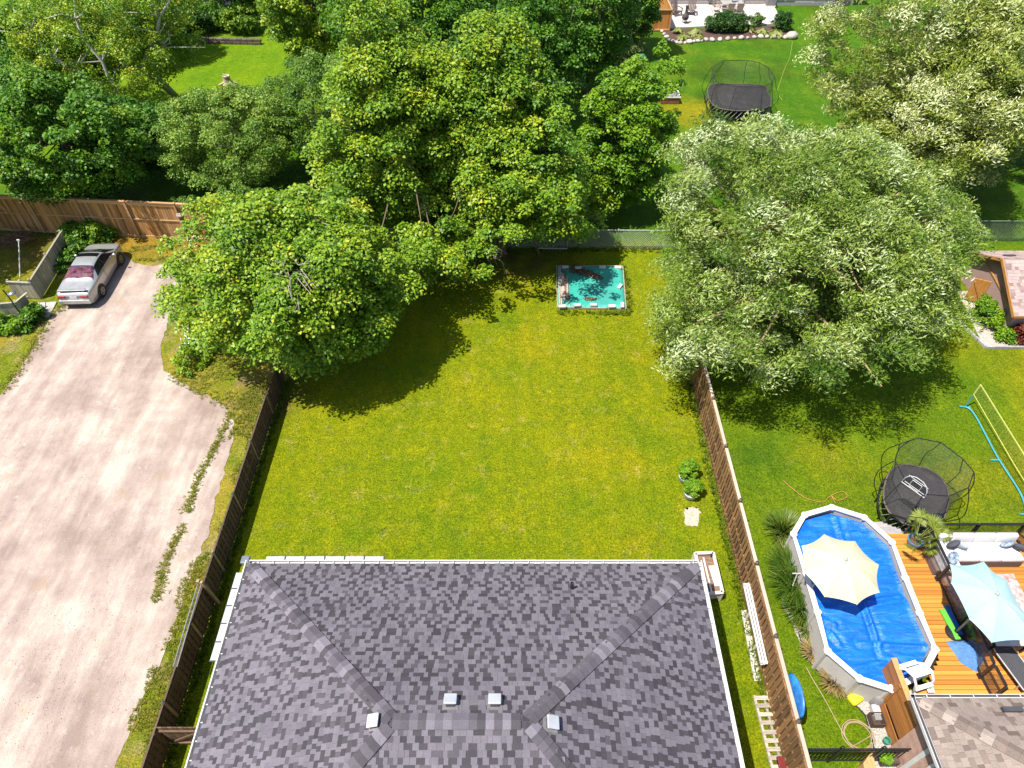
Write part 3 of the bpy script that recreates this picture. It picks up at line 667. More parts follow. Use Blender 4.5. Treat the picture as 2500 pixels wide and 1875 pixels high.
# ------------------------------------------------------------------ trees
MAPLE = leaf_mat('maple_leaf', [(0, (.026, .085, .004)), (.35, (.08, .18, .006)), (.65, (.165, .28, .01)), (.85, (.26, .35, .014)), (1, (.38, .39, .02))], trans=.24)
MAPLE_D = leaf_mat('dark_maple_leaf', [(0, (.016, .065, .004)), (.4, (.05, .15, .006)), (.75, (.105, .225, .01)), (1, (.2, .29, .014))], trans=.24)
LIME = leaf_mat('lime_leaf', [(0, (.04, .11, .003)), (.4, (.09, .21, .004)), (.75, (.165, .29, .006)), (1, (.26, .36, .012))], trans=.24)
SILV = leaf_mat('silver_leaf', [(0, (.03, .08, .004)), (.35, (.08, .155, .008)), (.62, (.165, .235, .02)), (.82, (.26, .33, .06)), (1, (.42, .49, .26))], back=(.17, .235, .06), trans=.2)
SILV2 = leaf_mat('gold_silver_leaf', [(0, (.03, .07, .004)), (.35, (.09, .15, .008)), (.6, (.2, .245, .02)), (.82, (.33, .38, .07)), (1, (.52, .56, .3))], back=(.22, .275, .07), trans=.2)
SAGE = leaf_mat('sage_leaf', [(0, (.03, .09, .008)), (.4, (.085, .18, .014)), (.75, (.16, .265, .028)), (1, (.26, .35, .05))], trans=.24)
CONI = leaf_mat('spruce_needle', [(0, (.02, .055, .01)), (.5, (.06, .115, .02)), (1, (.14, .185, .04))], trans=.1)
BARK = M('bark', (.13, .095, .06), .95, .35, 5, stretch=(3, 3, .6), bump=.6, bscale=12)
BARK_G = M('grey_bark', (.2, .17, .14), .95, .3, 5, stretch=(3, 3, .6), bump=.5, bscale=12)
BARK_W = M('birch_bark', (.5, .46, .4), .8, .25, 3, stretch=(1, 1, 4), dirt=(.06, .05, .045), dirtw=.3)
BARK_Y = M('willow_bark', (.34, .27, .12), .9, .3, 5)
def foliage(rng, centres, rc, per, length, aspect, flat=.6, up=.6, jit=.45, tint0=.5, droop=.3, sweep=None, cvar=.12):
    """leaf sprays: each clump is a flattened dome of leaves on its upper side"""
    n = len(centres); cnt = np.maximum(6, per * (rc / rc.mean()) ** 2 / np.mean((rc / rc.mean()) ** 2)).astype(int); idx = np.repeat(np.arange(n), cnt); m = len(idx)
    q = sph(rng, m); q[:, 2] = np.where(rng.random(m) < .72, np.abs(q[:, 2]), q[:, 2])
    rr = rc[idx] * rng.random(m) ** .42
    off = q * rr[:, None]; off[:, 2] *= flat
    hd2 = (off[:, 0] ** 2 + off[:, 1] ** 2); off[:, 2] -= droop * hd2 / np.maximum(rc[idx], .1)
    pos = centres[idx] + off
    nrm = np.array([0, 0, up]) + q * (1 - up) * .9 + rng.normal(size=(m, 3)) * jit
    al = q * 1.0 + rng.normal(size=(m, 3)) * .7 + np.array([0, 0, -.3])
    if sweep is not None: al = al * .5 + np.array(sweep)
    l = length * rng.uniform(.65, 1.35, m); w = l * aspect * rng.uniform(.8, 1.2, m)
    ct = rng.normal(0, cvar, n)[idx]; ht = np.clip((off[:, 2] / np.maximum(rc[idx], .1)), -1, 1) * .1
    tint = np.clip(tint0 + ct + rng.normal(0, .16, m) + ht, 0, 1)
    return leaves(pos, nrm, al, l, w), tint
def crown_centres(rng, c, r, n, zmin, lobes=7, amp=.28, inner=.28, taper=0):
    d = fib(n, rng); R = np.ones(n) * .86
    for k in range(lobes):
        l = sph(rng, 1)[0]; l[2] = abs(l[2]) * .8 - .15; l /= np.linalg.norm(l); R += amp * rng.uniform(.4, 1) * np.exp(9 * (d @ l - 1)) 
    for k in range(lobes):
        l = sph(rng, 1)[0]; R -= amp * .6 * rng.uniform(.3, 1) * np.exp(14 * (d @ l - 1))
    R /= np.percentile(R, 90)
    f = np.where(rng.random(n) < inner, rng.uniform(.35, .8, n), rng.uniform(.8, 1.02, n))
    d2 = d.copy(); d2[:, :2] *= (1 - taper * d[:, 2:3]) * np.where(d[:, 2:3] < 0, 1 + taper * .5, 1)
    p = np.array(c) + d2 * np.array(r) * (R * f)[:, None]
    lo = p[:, 2] < zmin; p[lo, 2] = zmin + rng.random(lo.sum()) * .9
    return p
def limbs(mb, rng, base, top, r0, targets, n=8, twig=True):
    """trunk and main limbs reaching into the crown"""
    base, top = np.array(base, float), np.array(top, float); pts = []
    for i in range(7):
        f = i / 6; pts.append(base * (1 - f) + top * f + np.array([*(rng.normal(size=2) * .07 * (0 < i < 6) * (1 + r0 * 3)), 0]))
    mb.tube(pts, [r0 * (1.25 if i == 0 else 1 - .72 * i / 6) for i in range(7)], n)
    for t in targets:
        k = int(rng.integers(2, 6)); s = pts[k]; mid = s * .45 + t * .55 + np.array([0, 0, -.12 * np.linalg.norm(t - s)]) * rng.uniform(-.4, 1) + rng.normal(size=3) * .15
        rr = r0 * .42 * (1 - .08 * k); mb.tube([s, s * .7 + mid * .3 + rng.normal(size=3) * .06, mid, mid * .4 + t * .6 + rng.normal(size=3) * .1, t], [rr, rr * .8, rr * .55, rr * .35, rr * .14], 5)
def tree(label, centre, r, base, mat, bark, seed, nclump, per, rc=(.5, .95), leaf=.13, aspect=.75, zmin=1.2, tint0=.5, r0=.2, nlimb=22, lobes=7, amp=.28, up=.6, flat=.6, droop=.3, jit=.45, sweep=None, name='maple_tree', inner=.28, trunk_top=None, group=None, extra=None, taper=0, cvar=.12, hole=None):
    rng = np.random.default_rng(seed)
    root = thing(name, label, 'tree', (base[0], base[1], 0), 0, group); b = np.array((base[0], base[1], 0.))
    cs = crown_centres(rng, centre, r, nclump, zmin, lobes, amp, inner, taper)
    if hole is not None: cs = cs[np.linalg.norm(cs - np.array(hole[:3]), axis=1) > hole[3]]
    if extra is not None: cs = np.concatenate([cs, np.array(extra, float)])
    rcs = rc[0] * .8 + (rc[1] * 1.2 - rc[0] * .8) * rng.random(len(cs)) ** 1.7; v, t = foliage(rng, cs, rcs, per, leaf, aspect, flat, up, jit, tint0, droop, sweep, cvar)
    put('crown', quads_mesh('crown', v - b, t), mat, root)
    tg0 = None; mb = MB(); tt = trunk_top or (centre[0], centre[1], centre[2] + r[2] * .45)
    tg = cs[rng.choice(len(cs), min(nlimb, len(cs)), replace=False)]
    tg = np.array(centre) + (tg - np.array(centre)) * 1.07
    limbs(mb, rng, b, tt, r0, tg); mb.v = [(x - b[0], y - b[1], z) for x, y, z in mb.v]
    mb.build('trunk', bark, root, smooth=True); return root
def C3(u, v, z): p = at(u, v, z); return (p.x, p.y, p.z)
# the round maple on the lot line, left
tree('round maple between the gravel driveway and the lawn', (-8.5, 22.4, 4.4), (4.7, 4.7, 4.6), (-9.1, 22.8), MAPLE, BARK_G, 131, 800, 165, rc=(.3, .8), leaf=.135, zmin=1.3, r0=.17, nlimb=34, tint0=.6, jit=.34, taper=.1, amp=.26, lobes=16, hole=(*at(760, 670, 7.4), 1.25))
tw_ = MB(); rt_ = random.Random(12); o_ = Vector((-9.0, 22.7, 4.6))
for k in range(34):
    e_ = at(750 + rt_.gauss(0, 48), 665 + rt_.gauss(0, 42), 6.6 + rt_.uniform(-.6, .9)); m__ = (o_ + e_) / 2 + Vector((rt_.gauss(0, .2), rt_.gauss(0, .2), .3)); tw_.tube([o_, m__, e_], [.04, .022, .007], 5)
    for j in range(3): b_ = m__.lerp(e_, rt_.random()); tw_.tube([b_, b_ + Vector((rt_.gauss(0, .25), rt_.gauss(0, .25), rt_.uniform(0, .4)))], [.011, .004], 4)
tw_.v = [(x + 9.1, y - 22.8, z) for x, y, z in tw_.v]; tw_.build('bare_twigs', M('grey_twig', (.3, .26, .21), .9, .2, 4), bpy.data.objects['maple_tree'])
# the two tall maples behind the lawn
def skirt(seed, n, u0, u1, v0, v1, z0, z1):
    r = random.Random(seed); return [tuple(at(r.uniform(u0, u1), r.uniform(v0, v1), r.uniform(z0, z1))) for _ in range(n)]
tree('tall broad maple behind the lawn, left of the pair by the chain link fence', (-5.9, 32.0, 6.2), (3.5, 4.1, 6.5), (-4.9, 30.9), MAPLE, BARK, 102, 700, 165, rc=(.32, .8), leaf=.14, zmin=1.4, r0=.28, nlimb=44, tint0=.6, amp=.34, lobes=14, taper=.22, jit=.34, extra=skirt(1, 110, 840, 1130, 450, 640, 1.2, 4.2))
tree('tall broad maple behind the lawn, right of the pair, above the green tarp', (-1.0, 31.6, 6.2), (3.9, 4.1, 6.5), (-.55, 30.3), MAPLE, BARK, 103, 740, 165, rc=(.32, .8), leaf=.14, zmin=1.5, r0=.26, nlimb=48, tint0=.57, amp=.34, lobes=14, taper=.22, jit=.34, extra=skirt(2, 90, 1060, 1430, 420, 570, 1.4, 4.4) + skirt(3, 44, 990, 1200, 540, 680, 1.0, 2.6) + skirt(5, 26, 1240, 1410, 380, 520, 4.2, 6.6) + skirt(4, 40, 1230, 1490, 470, 570, 1.2, 2.8))
tree('bright green dense maple right of the tall pair, before the far lawn', (6.1, 35.0, 4.3), (2.7, 2.8, 4.4), (6.1, 35.4), LIME, BARK, 104, 360, 150, rc=(.3, .64), leaf=.135, zmin=.7, r0=.16, nlimb=14, tint0=.5, jit=.34, taper=.1)
# silver willows on the right
tree('huge round silver leaved willow overhanging the right board fence', (12.5, 24.1, 5.0), (7.0, 7.0, 5.9), (11.6, 24.2), SILV, BARK_Y, 105, 1300, 190, rc=(.34, .85), leaf=.165, aspect=.27, zmin=1.6, r0=.3, nlimb=110, tint0=.6, name='willow_tree', up=.55, jit=.42, sweep=(.5, .25, .15), amp=.24, lobes=18, taper=.08, cvar=.2, extra=[tuple(at(random.Random(k).uniform(1600, 1760), random.Random(k + 99).uniform(740, 900), 1.4 + (k % 5) * .35)) for k in range(34)])
tree('golden silver willow filling the upper right corner', (23.6, 37.2, 5.4), (7.0, 6.4, 7.2), (24.2, 38), SILV2, BARK_Y, 106, 1200, 210, rc=(.45, .95), leaf=.2, aspect=.25, zmin=.8, r0=.3, nlimb=90, tint0=.62, name='willow_tree', up=.5, jit=.42, sweep=(.55, .3, .1), amp=.34, lobes=18, cvar=.22, taper=.08)
tree('tall pale willow at the right edge behind the corner willow', (32.2, 39.5, 5.6), (5.4, 5.4, 6.0), (32.2, 39.5), SILV2, BARK_Y, 107, 418, 137, rc=(0.48, 0.94), leaf=.24, aspect=.26, zmin=1.0, r0=.25, nlimb=30, tint0=.52, name='willow_tree', up=.42, jit=.6, sweep=(.55, .3, .1))
# left hand group
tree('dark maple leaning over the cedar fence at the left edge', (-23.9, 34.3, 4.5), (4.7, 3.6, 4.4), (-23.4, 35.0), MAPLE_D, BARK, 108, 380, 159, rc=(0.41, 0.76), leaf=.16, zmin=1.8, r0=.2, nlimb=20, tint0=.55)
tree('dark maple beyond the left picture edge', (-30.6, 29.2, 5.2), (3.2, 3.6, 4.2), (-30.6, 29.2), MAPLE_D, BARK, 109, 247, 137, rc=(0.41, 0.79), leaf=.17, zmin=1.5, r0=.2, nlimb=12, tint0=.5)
tree('pale sage green tree left of the tall maples, behind the cedar fence end', (-16.2, 37.2, 3.2), (4.7, 3.5, 3.3), (-15.8, 37.6), SAGE, BARK_G, 110, 399, 148, rc=(0.34, 0.65), leaf=.12, aspect=.6, zmin=.5, r0=.13, nlimb=26, tint0=.66, name='shrubby_tree')
tree('grey green bushy tree between sage tree and far left lawn', (-11.6, 39.4, 3.6), (3.4, 3.0, 3.6), (-11.6, 39.4), SAGE, BARK_G, 111, 247, 137, rc=(0.34, 0.65), leaf=.12, aspect=.6, zmin=.6, r0=.13, nlimb=16, tint0=.42, name='shrubby_tree')
tree('small dark shrub tree at the right end of the cedar fence', (-14.5, 31.9, 1.6), (1.9, 1.3, 1.7), (-14.5, 32.0), SAGE, BARK_G, 112, 114, 137, rc=(0.24, 0.47), leaf=.1, aspect=.6, zmin=.25, r0=.08, nlimb=8, tint0=.38, name='shrubby_tree')
def birch(label, base, c, r, seed, stems, n=110):
    rng = np.random.default_rng(seed); root = thing('birch_tree', label, 'tree', (*base, 0)); b = np.array((*base, 0.))
    cs = crown_centres(rng, c, r, n, 2.2, 8, .4, .35); v, t = foliage(rng, cs, rng.uniform(.35, .75, n), 120, .13, .7, .7, .5, .45, .64, .45)
    put('crown', quads_mesh('crown', v - b, t), MAPLE, root); mb = MB()
    for s in stems:
        pts = [np.array(p, float) - b for p in s]; k = len(pts); mb.tube(pts, [.16 * (1 - .8 * i / (k - 1)) for i in range(k)], 7)
        for i in range(1, k - 1):
            for _ in range(3):
                e = pts[i] + np.array([*rng.normal(size=2) * 1.3, rng.uniform(.4, 1.6)]); mb.tube([pts[i], (pts[i] + e) / 2 + rng.normal(size=3) * .15, e], [.055, .035, .012], 5)
    mb.build('trunk', BARK_W, root, smooth=True)
def stem(pp): return [C3(*q) for q in pp]
def stemY(Y, pp): return [tuple(atY(u, v, Y)) for u, v in pp]
birch('white stemmed birch standing left at the top, behind the dark maple', (-23.6, 43.2), tuple(atY(215, 105, 43.5)), (5.9, 4.0, 4.6), 113, [[(-23.6, 43.2, 0)] + stemY(43, ((290, 245), (270, 200), (250, 150), (205, 95), (185, 45), (182, -5), (180, -60))), [(-23.6, 43.2, 0)] + stemY(42.6, ((265, 230), (180, 175), (130, 140), (75, 80), (30, 20)))], 330)
birch('white stemmed birch at the left edge of the far bright lawn', (-22.6, 47.5), tuple(atY(375, 60, 47)), (3.0, 3.2, 4.4), 114, [[(-22.6, 47.5, 0)] + stemY(45.2, ((345, 170), (358, 130), (385, 80), (390, 40), (415, 0), (425, -40))), [(-22.6, 47.5, 0)] + stemY(45, ((368, 170), (385, 130), (402, 112), (396, 95)))], 180)
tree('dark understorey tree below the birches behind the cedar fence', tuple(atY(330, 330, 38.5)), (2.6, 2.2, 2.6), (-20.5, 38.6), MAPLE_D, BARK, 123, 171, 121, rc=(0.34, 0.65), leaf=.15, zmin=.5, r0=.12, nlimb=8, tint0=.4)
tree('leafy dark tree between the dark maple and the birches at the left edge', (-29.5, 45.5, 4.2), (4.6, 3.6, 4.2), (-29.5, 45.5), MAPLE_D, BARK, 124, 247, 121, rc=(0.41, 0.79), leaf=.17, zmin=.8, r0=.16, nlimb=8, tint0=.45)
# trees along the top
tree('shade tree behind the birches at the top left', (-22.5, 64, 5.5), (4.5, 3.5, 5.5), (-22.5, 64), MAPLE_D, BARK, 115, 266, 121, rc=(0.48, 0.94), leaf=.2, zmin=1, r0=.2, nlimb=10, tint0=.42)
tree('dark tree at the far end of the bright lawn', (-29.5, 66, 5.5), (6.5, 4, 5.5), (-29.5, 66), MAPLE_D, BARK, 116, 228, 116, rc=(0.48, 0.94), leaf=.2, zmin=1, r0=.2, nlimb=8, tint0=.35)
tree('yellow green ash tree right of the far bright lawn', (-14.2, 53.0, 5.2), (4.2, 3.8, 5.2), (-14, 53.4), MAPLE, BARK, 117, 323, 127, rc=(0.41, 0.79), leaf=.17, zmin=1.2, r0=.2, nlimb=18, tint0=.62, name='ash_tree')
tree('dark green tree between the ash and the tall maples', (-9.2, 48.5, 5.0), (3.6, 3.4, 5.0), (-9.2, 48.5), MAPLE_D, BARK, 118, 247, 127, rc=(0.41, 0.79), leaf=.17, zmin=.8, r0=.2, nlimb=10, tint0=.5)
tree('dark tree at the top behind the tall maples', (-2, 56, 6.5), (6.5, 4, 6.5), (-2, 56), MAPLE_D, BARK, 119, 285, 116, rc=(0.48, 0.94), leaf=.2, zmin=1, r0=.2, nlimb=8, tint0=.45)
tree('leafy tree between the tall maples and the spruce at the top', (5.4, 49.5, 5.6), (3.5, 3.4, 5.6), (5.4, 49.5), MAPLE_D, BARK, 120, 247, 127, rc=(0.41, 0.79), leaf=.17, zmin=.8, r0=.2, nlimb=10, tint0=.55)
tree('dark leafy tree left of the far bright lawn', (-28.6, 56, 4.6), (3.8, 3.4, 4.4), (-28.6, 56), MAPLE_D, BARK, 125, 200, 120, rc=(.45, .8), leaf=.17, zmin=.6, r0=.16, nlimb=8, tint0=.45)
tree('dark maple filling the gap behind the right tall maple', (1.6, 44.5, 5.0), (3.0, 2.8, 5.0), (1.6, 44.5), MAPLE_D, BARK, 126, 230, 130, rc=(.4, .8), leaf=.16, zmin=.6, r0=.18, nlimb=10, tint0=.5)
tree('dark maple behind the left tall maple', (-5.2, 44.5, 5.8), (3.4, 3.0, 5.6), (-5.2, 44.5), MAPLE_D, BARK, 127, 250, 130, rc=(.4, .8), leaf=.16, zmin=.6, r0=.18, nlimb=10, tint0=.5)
def spruce(label, base, h, r, seed, mat=CONI):
    rng = np.random.default_rng(seed); root = thing('spruce_tree', label, 'tree', (*base, 0)); P, Nn, A, T = [], [], [], []; mb = MB()
    mb.tube([(0, 0, 0), (0, 0, h * .5), (0, 0, h)], [.22, .13, .02], 8)
    z = .5
    while z < h - .3:
        k = 9; rad = r * (1 - z / h) ** .8 + .15
        for j in range(k):
            th = 6.283 * (j + rng.random() * .8) / k; ln = rad * rng.uniform(.75, 1.1); d = np.array([math.cos(th), math.sin(th), 0])
            m = int(ln * 90); f = rng.random(m) ** .8; sp = .16 + .3 * (1 - f) * f * 2
            side = np.array([-d[1], d[0], 0]); s = rng.normal(size=m) * sp * .8
            p = d * (f * ln)[:, None] + side * s[:, None]; p[:, 2] = z + .25 * f - .55 * f * f * ln / r * 1.4 - np.abs(s) * .35 + rng.normal(size=m) * .03
            P.append(p); Nn.append(np.array([0, 0, .8]) + rng.normal(size=(m, 3)) * .35); A.append(d * .8 + side * np.sign(s)[:, None] * .7 + rng.normal(size=(m, 3)) * .25); T.append(np.clip(.35 + .4 * f + rng.normal(0, .14, m), 0, 1))
            mb.tube([(0, 0, z), tuple(d * ln * .5 + np.array([0, 0, z + .05])), tuple(d * ln * .95 + np.array([0, 0, z - .25]))], [.03, .02, .008], 4)
        z += .42 * (1.15 - .5 * z / h)
    P, Nn, A, T = (np.concatenate(q) for q in (P, Nn, A, T)); m = len(P); l = rng.uniform(.12, .26, m)
    put('crown', quads_mesh('crown', leaves(P, Nn, A, l, l * .3), T), mat, root); mb.build('trunk', BARK, root, smooth=True)
s_ = C3(1480, 175, 0); spruce('shaggy spruce beside the far cedar fence', (s_[0] + .3, s_[1] + 2.6), 10.5, 3.6, 121)
tree('green leafy tree touching the far cedar fence', (9.6, 57.4, 4.2), (2.1, 2.3, 4.0), (9.6, 57.6), MAPLE_D, BARK, 122, 171, 121, rc=(0.34, 0.65), leaf=.16, zmin=.6, r0=.14, nlimb=10, tint0=.6)
# ---- shrubs and garden plants
def shrub(name, label, c, r, n, per, mat, leaf, seed, rc=(.18, .34), aspect=.6, tint0=.5, cat='shrub', zmin=.08, up=.5, group=None):
    rng = np.random.default_rng(seed); root = thing(name, label, cat, (c[0], c[1], 0), 0, group); b = np.array((c[0], c[1], 0.))
    cs = crown_centres(rng, (c[0], c[1], c[2]), r, n, zmin, 4, .2, .2); v, t = foliage(rng, cs, rng.uniform(*rc, n), per, leaf, aspect, .7, up, .45, tint0, .2)
    put('foliage', quads_mesh('foliage', v - b, t), mat, root); mb = MB()
    for k in range(5):
        e = cs[rng.integers(n)] - b; mb.tube([(0, 0, 0), tuple(e * .5 + rng.normal(size=3) * .04), tuple(e)], [.03, .02, .008], 5)
    mb.build('stem', BARK_G, root); return root
p = at(215, 592); shrub('wild_shrub', 'leafy green weeds between the cedar fence and the car', (p.x, p.y + .5, .25), (1.6, .7, .6), 44, 130, MAPLE_D, .14, 201, rc=(.3, .5), tint0=.62)
p = at(172, 625); shrub('wild_shrub', 'low weeds at the foot of the grey fence beside the car', (p.x + .2, p.y, .2), (.4, 1.6, .4), 26, 130, MAPLE_D, .13, 202, tint0=.55)
p = at(88, 780); shrub('wild_shrub', 'dark weeds at the foot of the open grey gate', (p.x, p.y, .25), (.55, .5, .45), 16, 130, MAPLE_D, .13, 203, tint0=.45)
p = at(25, 805); shrub('wild_shrub', 'bright weeds before the old fence at the left edge', (p.x, p.y, .2), (1.1, .5, .4), 22, 130, LIME, .13, 204, tint0=.5)
p = at(478, 545); shrub('wild_shrub', 'round dark green shrub at the right end of the cedar fence face', (p.x, p.y - .35, .9), (.85, .7, .95), 36, 220, SAGE, .1, 205, tint0=.35, rc=(.25, .42))
p = at(480, 870); shrub('wild_shrub', 'tall weeds with white flowers under the round maple', (p.x, p.y, .3), (.8, 1.6, .5), 30, 120, MAPLE, .12, 206, tint0=.6)
DSH = leaf_mat('box_leaf', [(0, (.012, .05, .006)), (.5, (.03, .095, .01)), (1, (.07, .15, .015))])
HOS = leaf_mat('hosta_leaf', [(0, (.06, .12, .01)), (.5, (.16, .2, .03)), (1, (.33, .34, .12))])
p = at(1772, 78); shrub('box_shrub', 'long dark green shrub at the edge of the far patio', (p.x, p.y + .2, .7), (2.0, .8, .85), 60, 230, DSH, .12, 207, rc=(.3, .5), tint0=.5)
p = at(1908, 76); shrub('box_shrub', 'dark upright shrub at the right end of the far flower bed', (p.x, p.y + .3, .6), (.8, .6, .8), 26, 200, DSH, .12, 208, rc=(.25, .42), tint0=.45)
p = at(1845, 62); shrub('box_shrub', 'small grey shrub in the middle of the far flower bed', (p.x, p.y, .35), (.45, .4, .45), 12, 150, SAGE, .1, 209, tint0=.3)
for i, (u, v, w) in enumerate(((470, 85, 'dark round shrub at the left end of the far retaining wall'), (535, 72, 'leafy dark shrub behind the middle of the far retaining wall'), (600, 80, 'bright leafy shrub behind the right end of the far retaining wall'))):
    p = at(u, v); shrub('garden_shrub', w, (p.x, p.y, 1.0), (1.7, 1.0, 1.2), 46, 130, (DSH, MAPLE_D, MAPLE)[i], .16, 220 + i, rc=(.35, .6), tint0=.5)
def hosta(label, c, r, seed, mat=HOS):
    rng = np.random.default_rng(seed); root = thing('hosta_plant', label, 'plant', (c[0], c[1], 0), 0, 'hostas in the far flower bed'); n = 46
    th = rng.uniform(0, 6.28, n); f = rng.uniform(.25, 1, n); d = np.stack([np.cos(th), np.sin(th), np.zeros(n)], 1)
    pos = d * (f * r)[:, None]; pos[:, 2] = .42 - .3 * f ** 2 + rng.normal(size=n) * .03; nr = d * .5 + np.array([0, 0, .85]) + rng.normal(size=(n, 3)) * .15; al = d + np.array([0, 0, -.3])
    put('leaf_rosette', quads_mesh('leaf_rosette', leaves(pos, nr, al, np.full(n, r * .75) * rng.uniform(.8, 1.1, n), np.full(n, r * .36), -.1), np.clip(rng.normal(.6, .2, n), 0, 1)), mat, root)
    MB().lathe([(.06, 0), (.03, .3)], (0, 0, 0), 6).build('crown_base', M('hosta_stalk', (.1, .14, .04), .8), root)
for i, (u, v, r, w) in enumerate(((1655, 82, .55, 'leftmost yellow green hosta in the far flower bed'), (1668, 97, .6, 'hosta nearest the stones at the left of the far bed'), (1697, 84, .6, 'light hosta left of the long dark shrub'), (1705, 98, .45, 'small yellow hosta touching the long dark shrub'), (1822, 75, .8, 'pale variegated hosta right of the long dark shrub'), (1860, 84, .6, 'yellow edged hosta right of the middle of the far bed'), (1893, 88, .75, 'striped hosta by the big stone at the right end of the bed'))):
    p = at(u, v); hosta(w, (p.x, p.y), r, 300 + i)
# the shed's flower bed
p = at(2410, 790); shrub('box_shrub', 'bright green rounded shrub at the left foot of the shed', (p.x, p.y + .2, .45), (.55, .8, .6), 26, 180, LIME, .1, 210, tint0=.5)
p = at(2450, 828); shrub('box_shrub', 'small green shrub at the front corner of the shed', (p.x, p.y, .25), (.4, .35, .35), 14, 150, LIME, .1, 211, tint0=.45)
RED = leaf_mat('red_leaf', [(0, (.05, .008, .006)), (.6, (.16, .025, .012)), (1, (.3, .07, .02))])
p = at(2492, 832); shrub('red_shrub', 'dark red barberry in front of the shed', (p.x + .15, p.y, .3), (.7, .5, .5), 24, 170, RED, .09, 212, tint0=.55)
# ornamental grasses along the pool
GRS = leaf_mat('grass_blade', [(0, (.03, .08, .006)), (.5, (.07, .14, .012)), (.8, (.14, .19, .02)), (1, (.3, .27, .1))])
TAN = leaf_mat('tan_blade', [(0, (.14, .11, .03)), (.5, (.3, .22, .09)), (1, (.46, .36, .18))])
def blades(rng, c, n, h, spread, w=.018, lean=.6):
    th = rng.uniform(0, 6.28, n); d = np.stack([np.cos(th), np.sin(th), np.zeros(n)], 1); r = spread * rng.random(n) ** .6
    b = d * (r * .35)[:, None] + np.array(c); hh = h * rng.uniform(.6, 1.1, n); tip = b + d * (r * (.5 + lean) + .05)[:, None]; tip[:, 2] += hh * (1 - .35 * (r / spread))
    mid = (b + tip) / 2 + np.array([0, 0, .18]) * hh[:, None]; s = np.stack([-d[:, 1], d[:, 0], np.zeros(n)], 1) * w
    q1 = np.stack([b - s, b + s, mid + s * .8, mid - s * .8], 1); q2 = np.stack([mid - s * .8, mid + s * .8, tip + s * .1, tip - s * .1], 1)
    return np.concatenate([q1, q2])
def grass_clump(label, c, n, h, spread, mat, seed, tint, name='ornamental_grass'):
    rng = np.random.default_rng(seed); q = blades(rng, (0, 0, 0), n, h, spread); t = np.clip(rng.normal(tint, .2, n), 0, 1)
    root = thing(name, label, 'grass clump', (c[0], c[1], 0)); put('blades', quads_mesh('blades', q, np.tile(t, 2)), mat, root)
    MB().blob((0, 0, .03), (spread * .3, spread * .3, .07), random.Random(seed), 8, 5).build('root_crown', M('straw_base', (.2, .16, .07), .9), root)
for i, (u, v, n, h, s, mt, tt, lb) in enumerate(((1908, 1300, 420, .8, .6, GRS, .6, 'green ornamental grass at the upper left end of the pool'), (1925, 1352, 300, .5, .4, TAN, .5, 'tan grass tuft left of the cream umbrella'), (1928, 1395, 600, 1.0, .75, GRS, .45, 'tall green grass clump left of the cream umbrella, upper'),
    (1940, 1440, 700, 1.05, .8, GRS, .4, 'tall dark green grass clump under the left edge of the cream umbrella'), (1958, 1490, 600, .95, .7, GRS, .45, 'green grass clump below the pale spade'), (1975, 1535, 320, .6, .5, GRS, .7, 'fading green grass clump at the middle of the pool wall'),
    (1985, 1595, 300, .45, .36, TAN, .55, 'tan grass clump at the middle of the pool wall'), (2035, 1668, 330, .5, .4, TAN, .45, 'tan grass clump at the lower end of the pool wall, near the yellow float'))):
    p = at(u, v); grass_clump(lb, (p.x, p.y), n, h, s, mt, 400 + i, tt)
# weeds and grass tufts
def tuft_field(name, label, pts, h, mat, seed, tint, per=7, w=.02, spread=.09):
    rng = np.random.default_rng(seed); n = len(pts); idx = np.repeat(np.arange(n), per); m = len(idx)
    th = rng.uniform(0, 6.28, m); d = np.stack([np.cos(th), np.sin(th), np.zeros(m)], 1); s = rng.uniform(.5, 1.4, n)[idx]
    b = pts[idx] + d * (rng.random(m) * spread * .6 * s)[:, None]; tip = b + d * (spread * s * rng.uniform(.4, 1.2, m))[:, None]; tip[:, 2] += h * s * rng.uniform(.5, 1.1, m)
    sd = np.stack([-d[:, 1], d[:, 0], np.zeros(m)], 1) * w; q = np.stack([b - sd, b + sd, tip + sd * .15, tip - sd * .15], 1)
    tag(put(name, quads_mesh(name, q, np.clip(rng.normal(tint, .18, n)[idx] + rng.normal(0, .1, m), 0, 1)), mat), label, 'grass', kind='stuff')
def along(pts, per_m, width, rng):
    out = []
    for a, b2 in zip(pts[:-1], pts[1:]):
        a, b2 = np.array(a[:2]), np.array(b2[:2]); l = np.hypot(*(b2 - a)); k = max(1, int(l * per_m)); f = rng.random(k)[:, None]; nn = np.array([-(b2 - a)[1], (b2 - a)[0]]) / l
        out.append(a + (b2 - a) * f + nn * rng.normal(size=(k, 1)) * width)
    o = np.concatenate(out); return np.concatenate([o, np.full((len(o), 1), .0)], 1)
rng = np.random.default_rng(77)
strip = [at(*p) for p in ((566, 1005), (540, 1060), (505, 1130), (480, 1180), (460, 1240), (440, 1290), (415, 1350), (398, 1390), (388, 1440), (378, 1470))]
WEED = leaf_mat('weed_blade', [(0, (.05, .11, .004)), (.5, (.13, .19, .006)), (.8, (.23, .22, .02)), (1, (.36, .29, .09))])
s1 = along(strip, 190, .09, rng); s1 = s1[vnoise(s1[:, 0], s1[:, 1], .7, 6) > .27]
edge = [at(*p) for p in ((572, 1030), (566, 1090), (535, 1190), (508, 1300), (476, 1375), (452, 1440), (420, 1560), (360, 1680), (310, 1800), (262, 1920))]
X, Y = rng.uniform(-13.5, -10.05, 26000), rng.uniform(3.5, 21, 26000); ey = [p.y for p in edge][::-1]; ex = [p.x for p in edge][::-1]
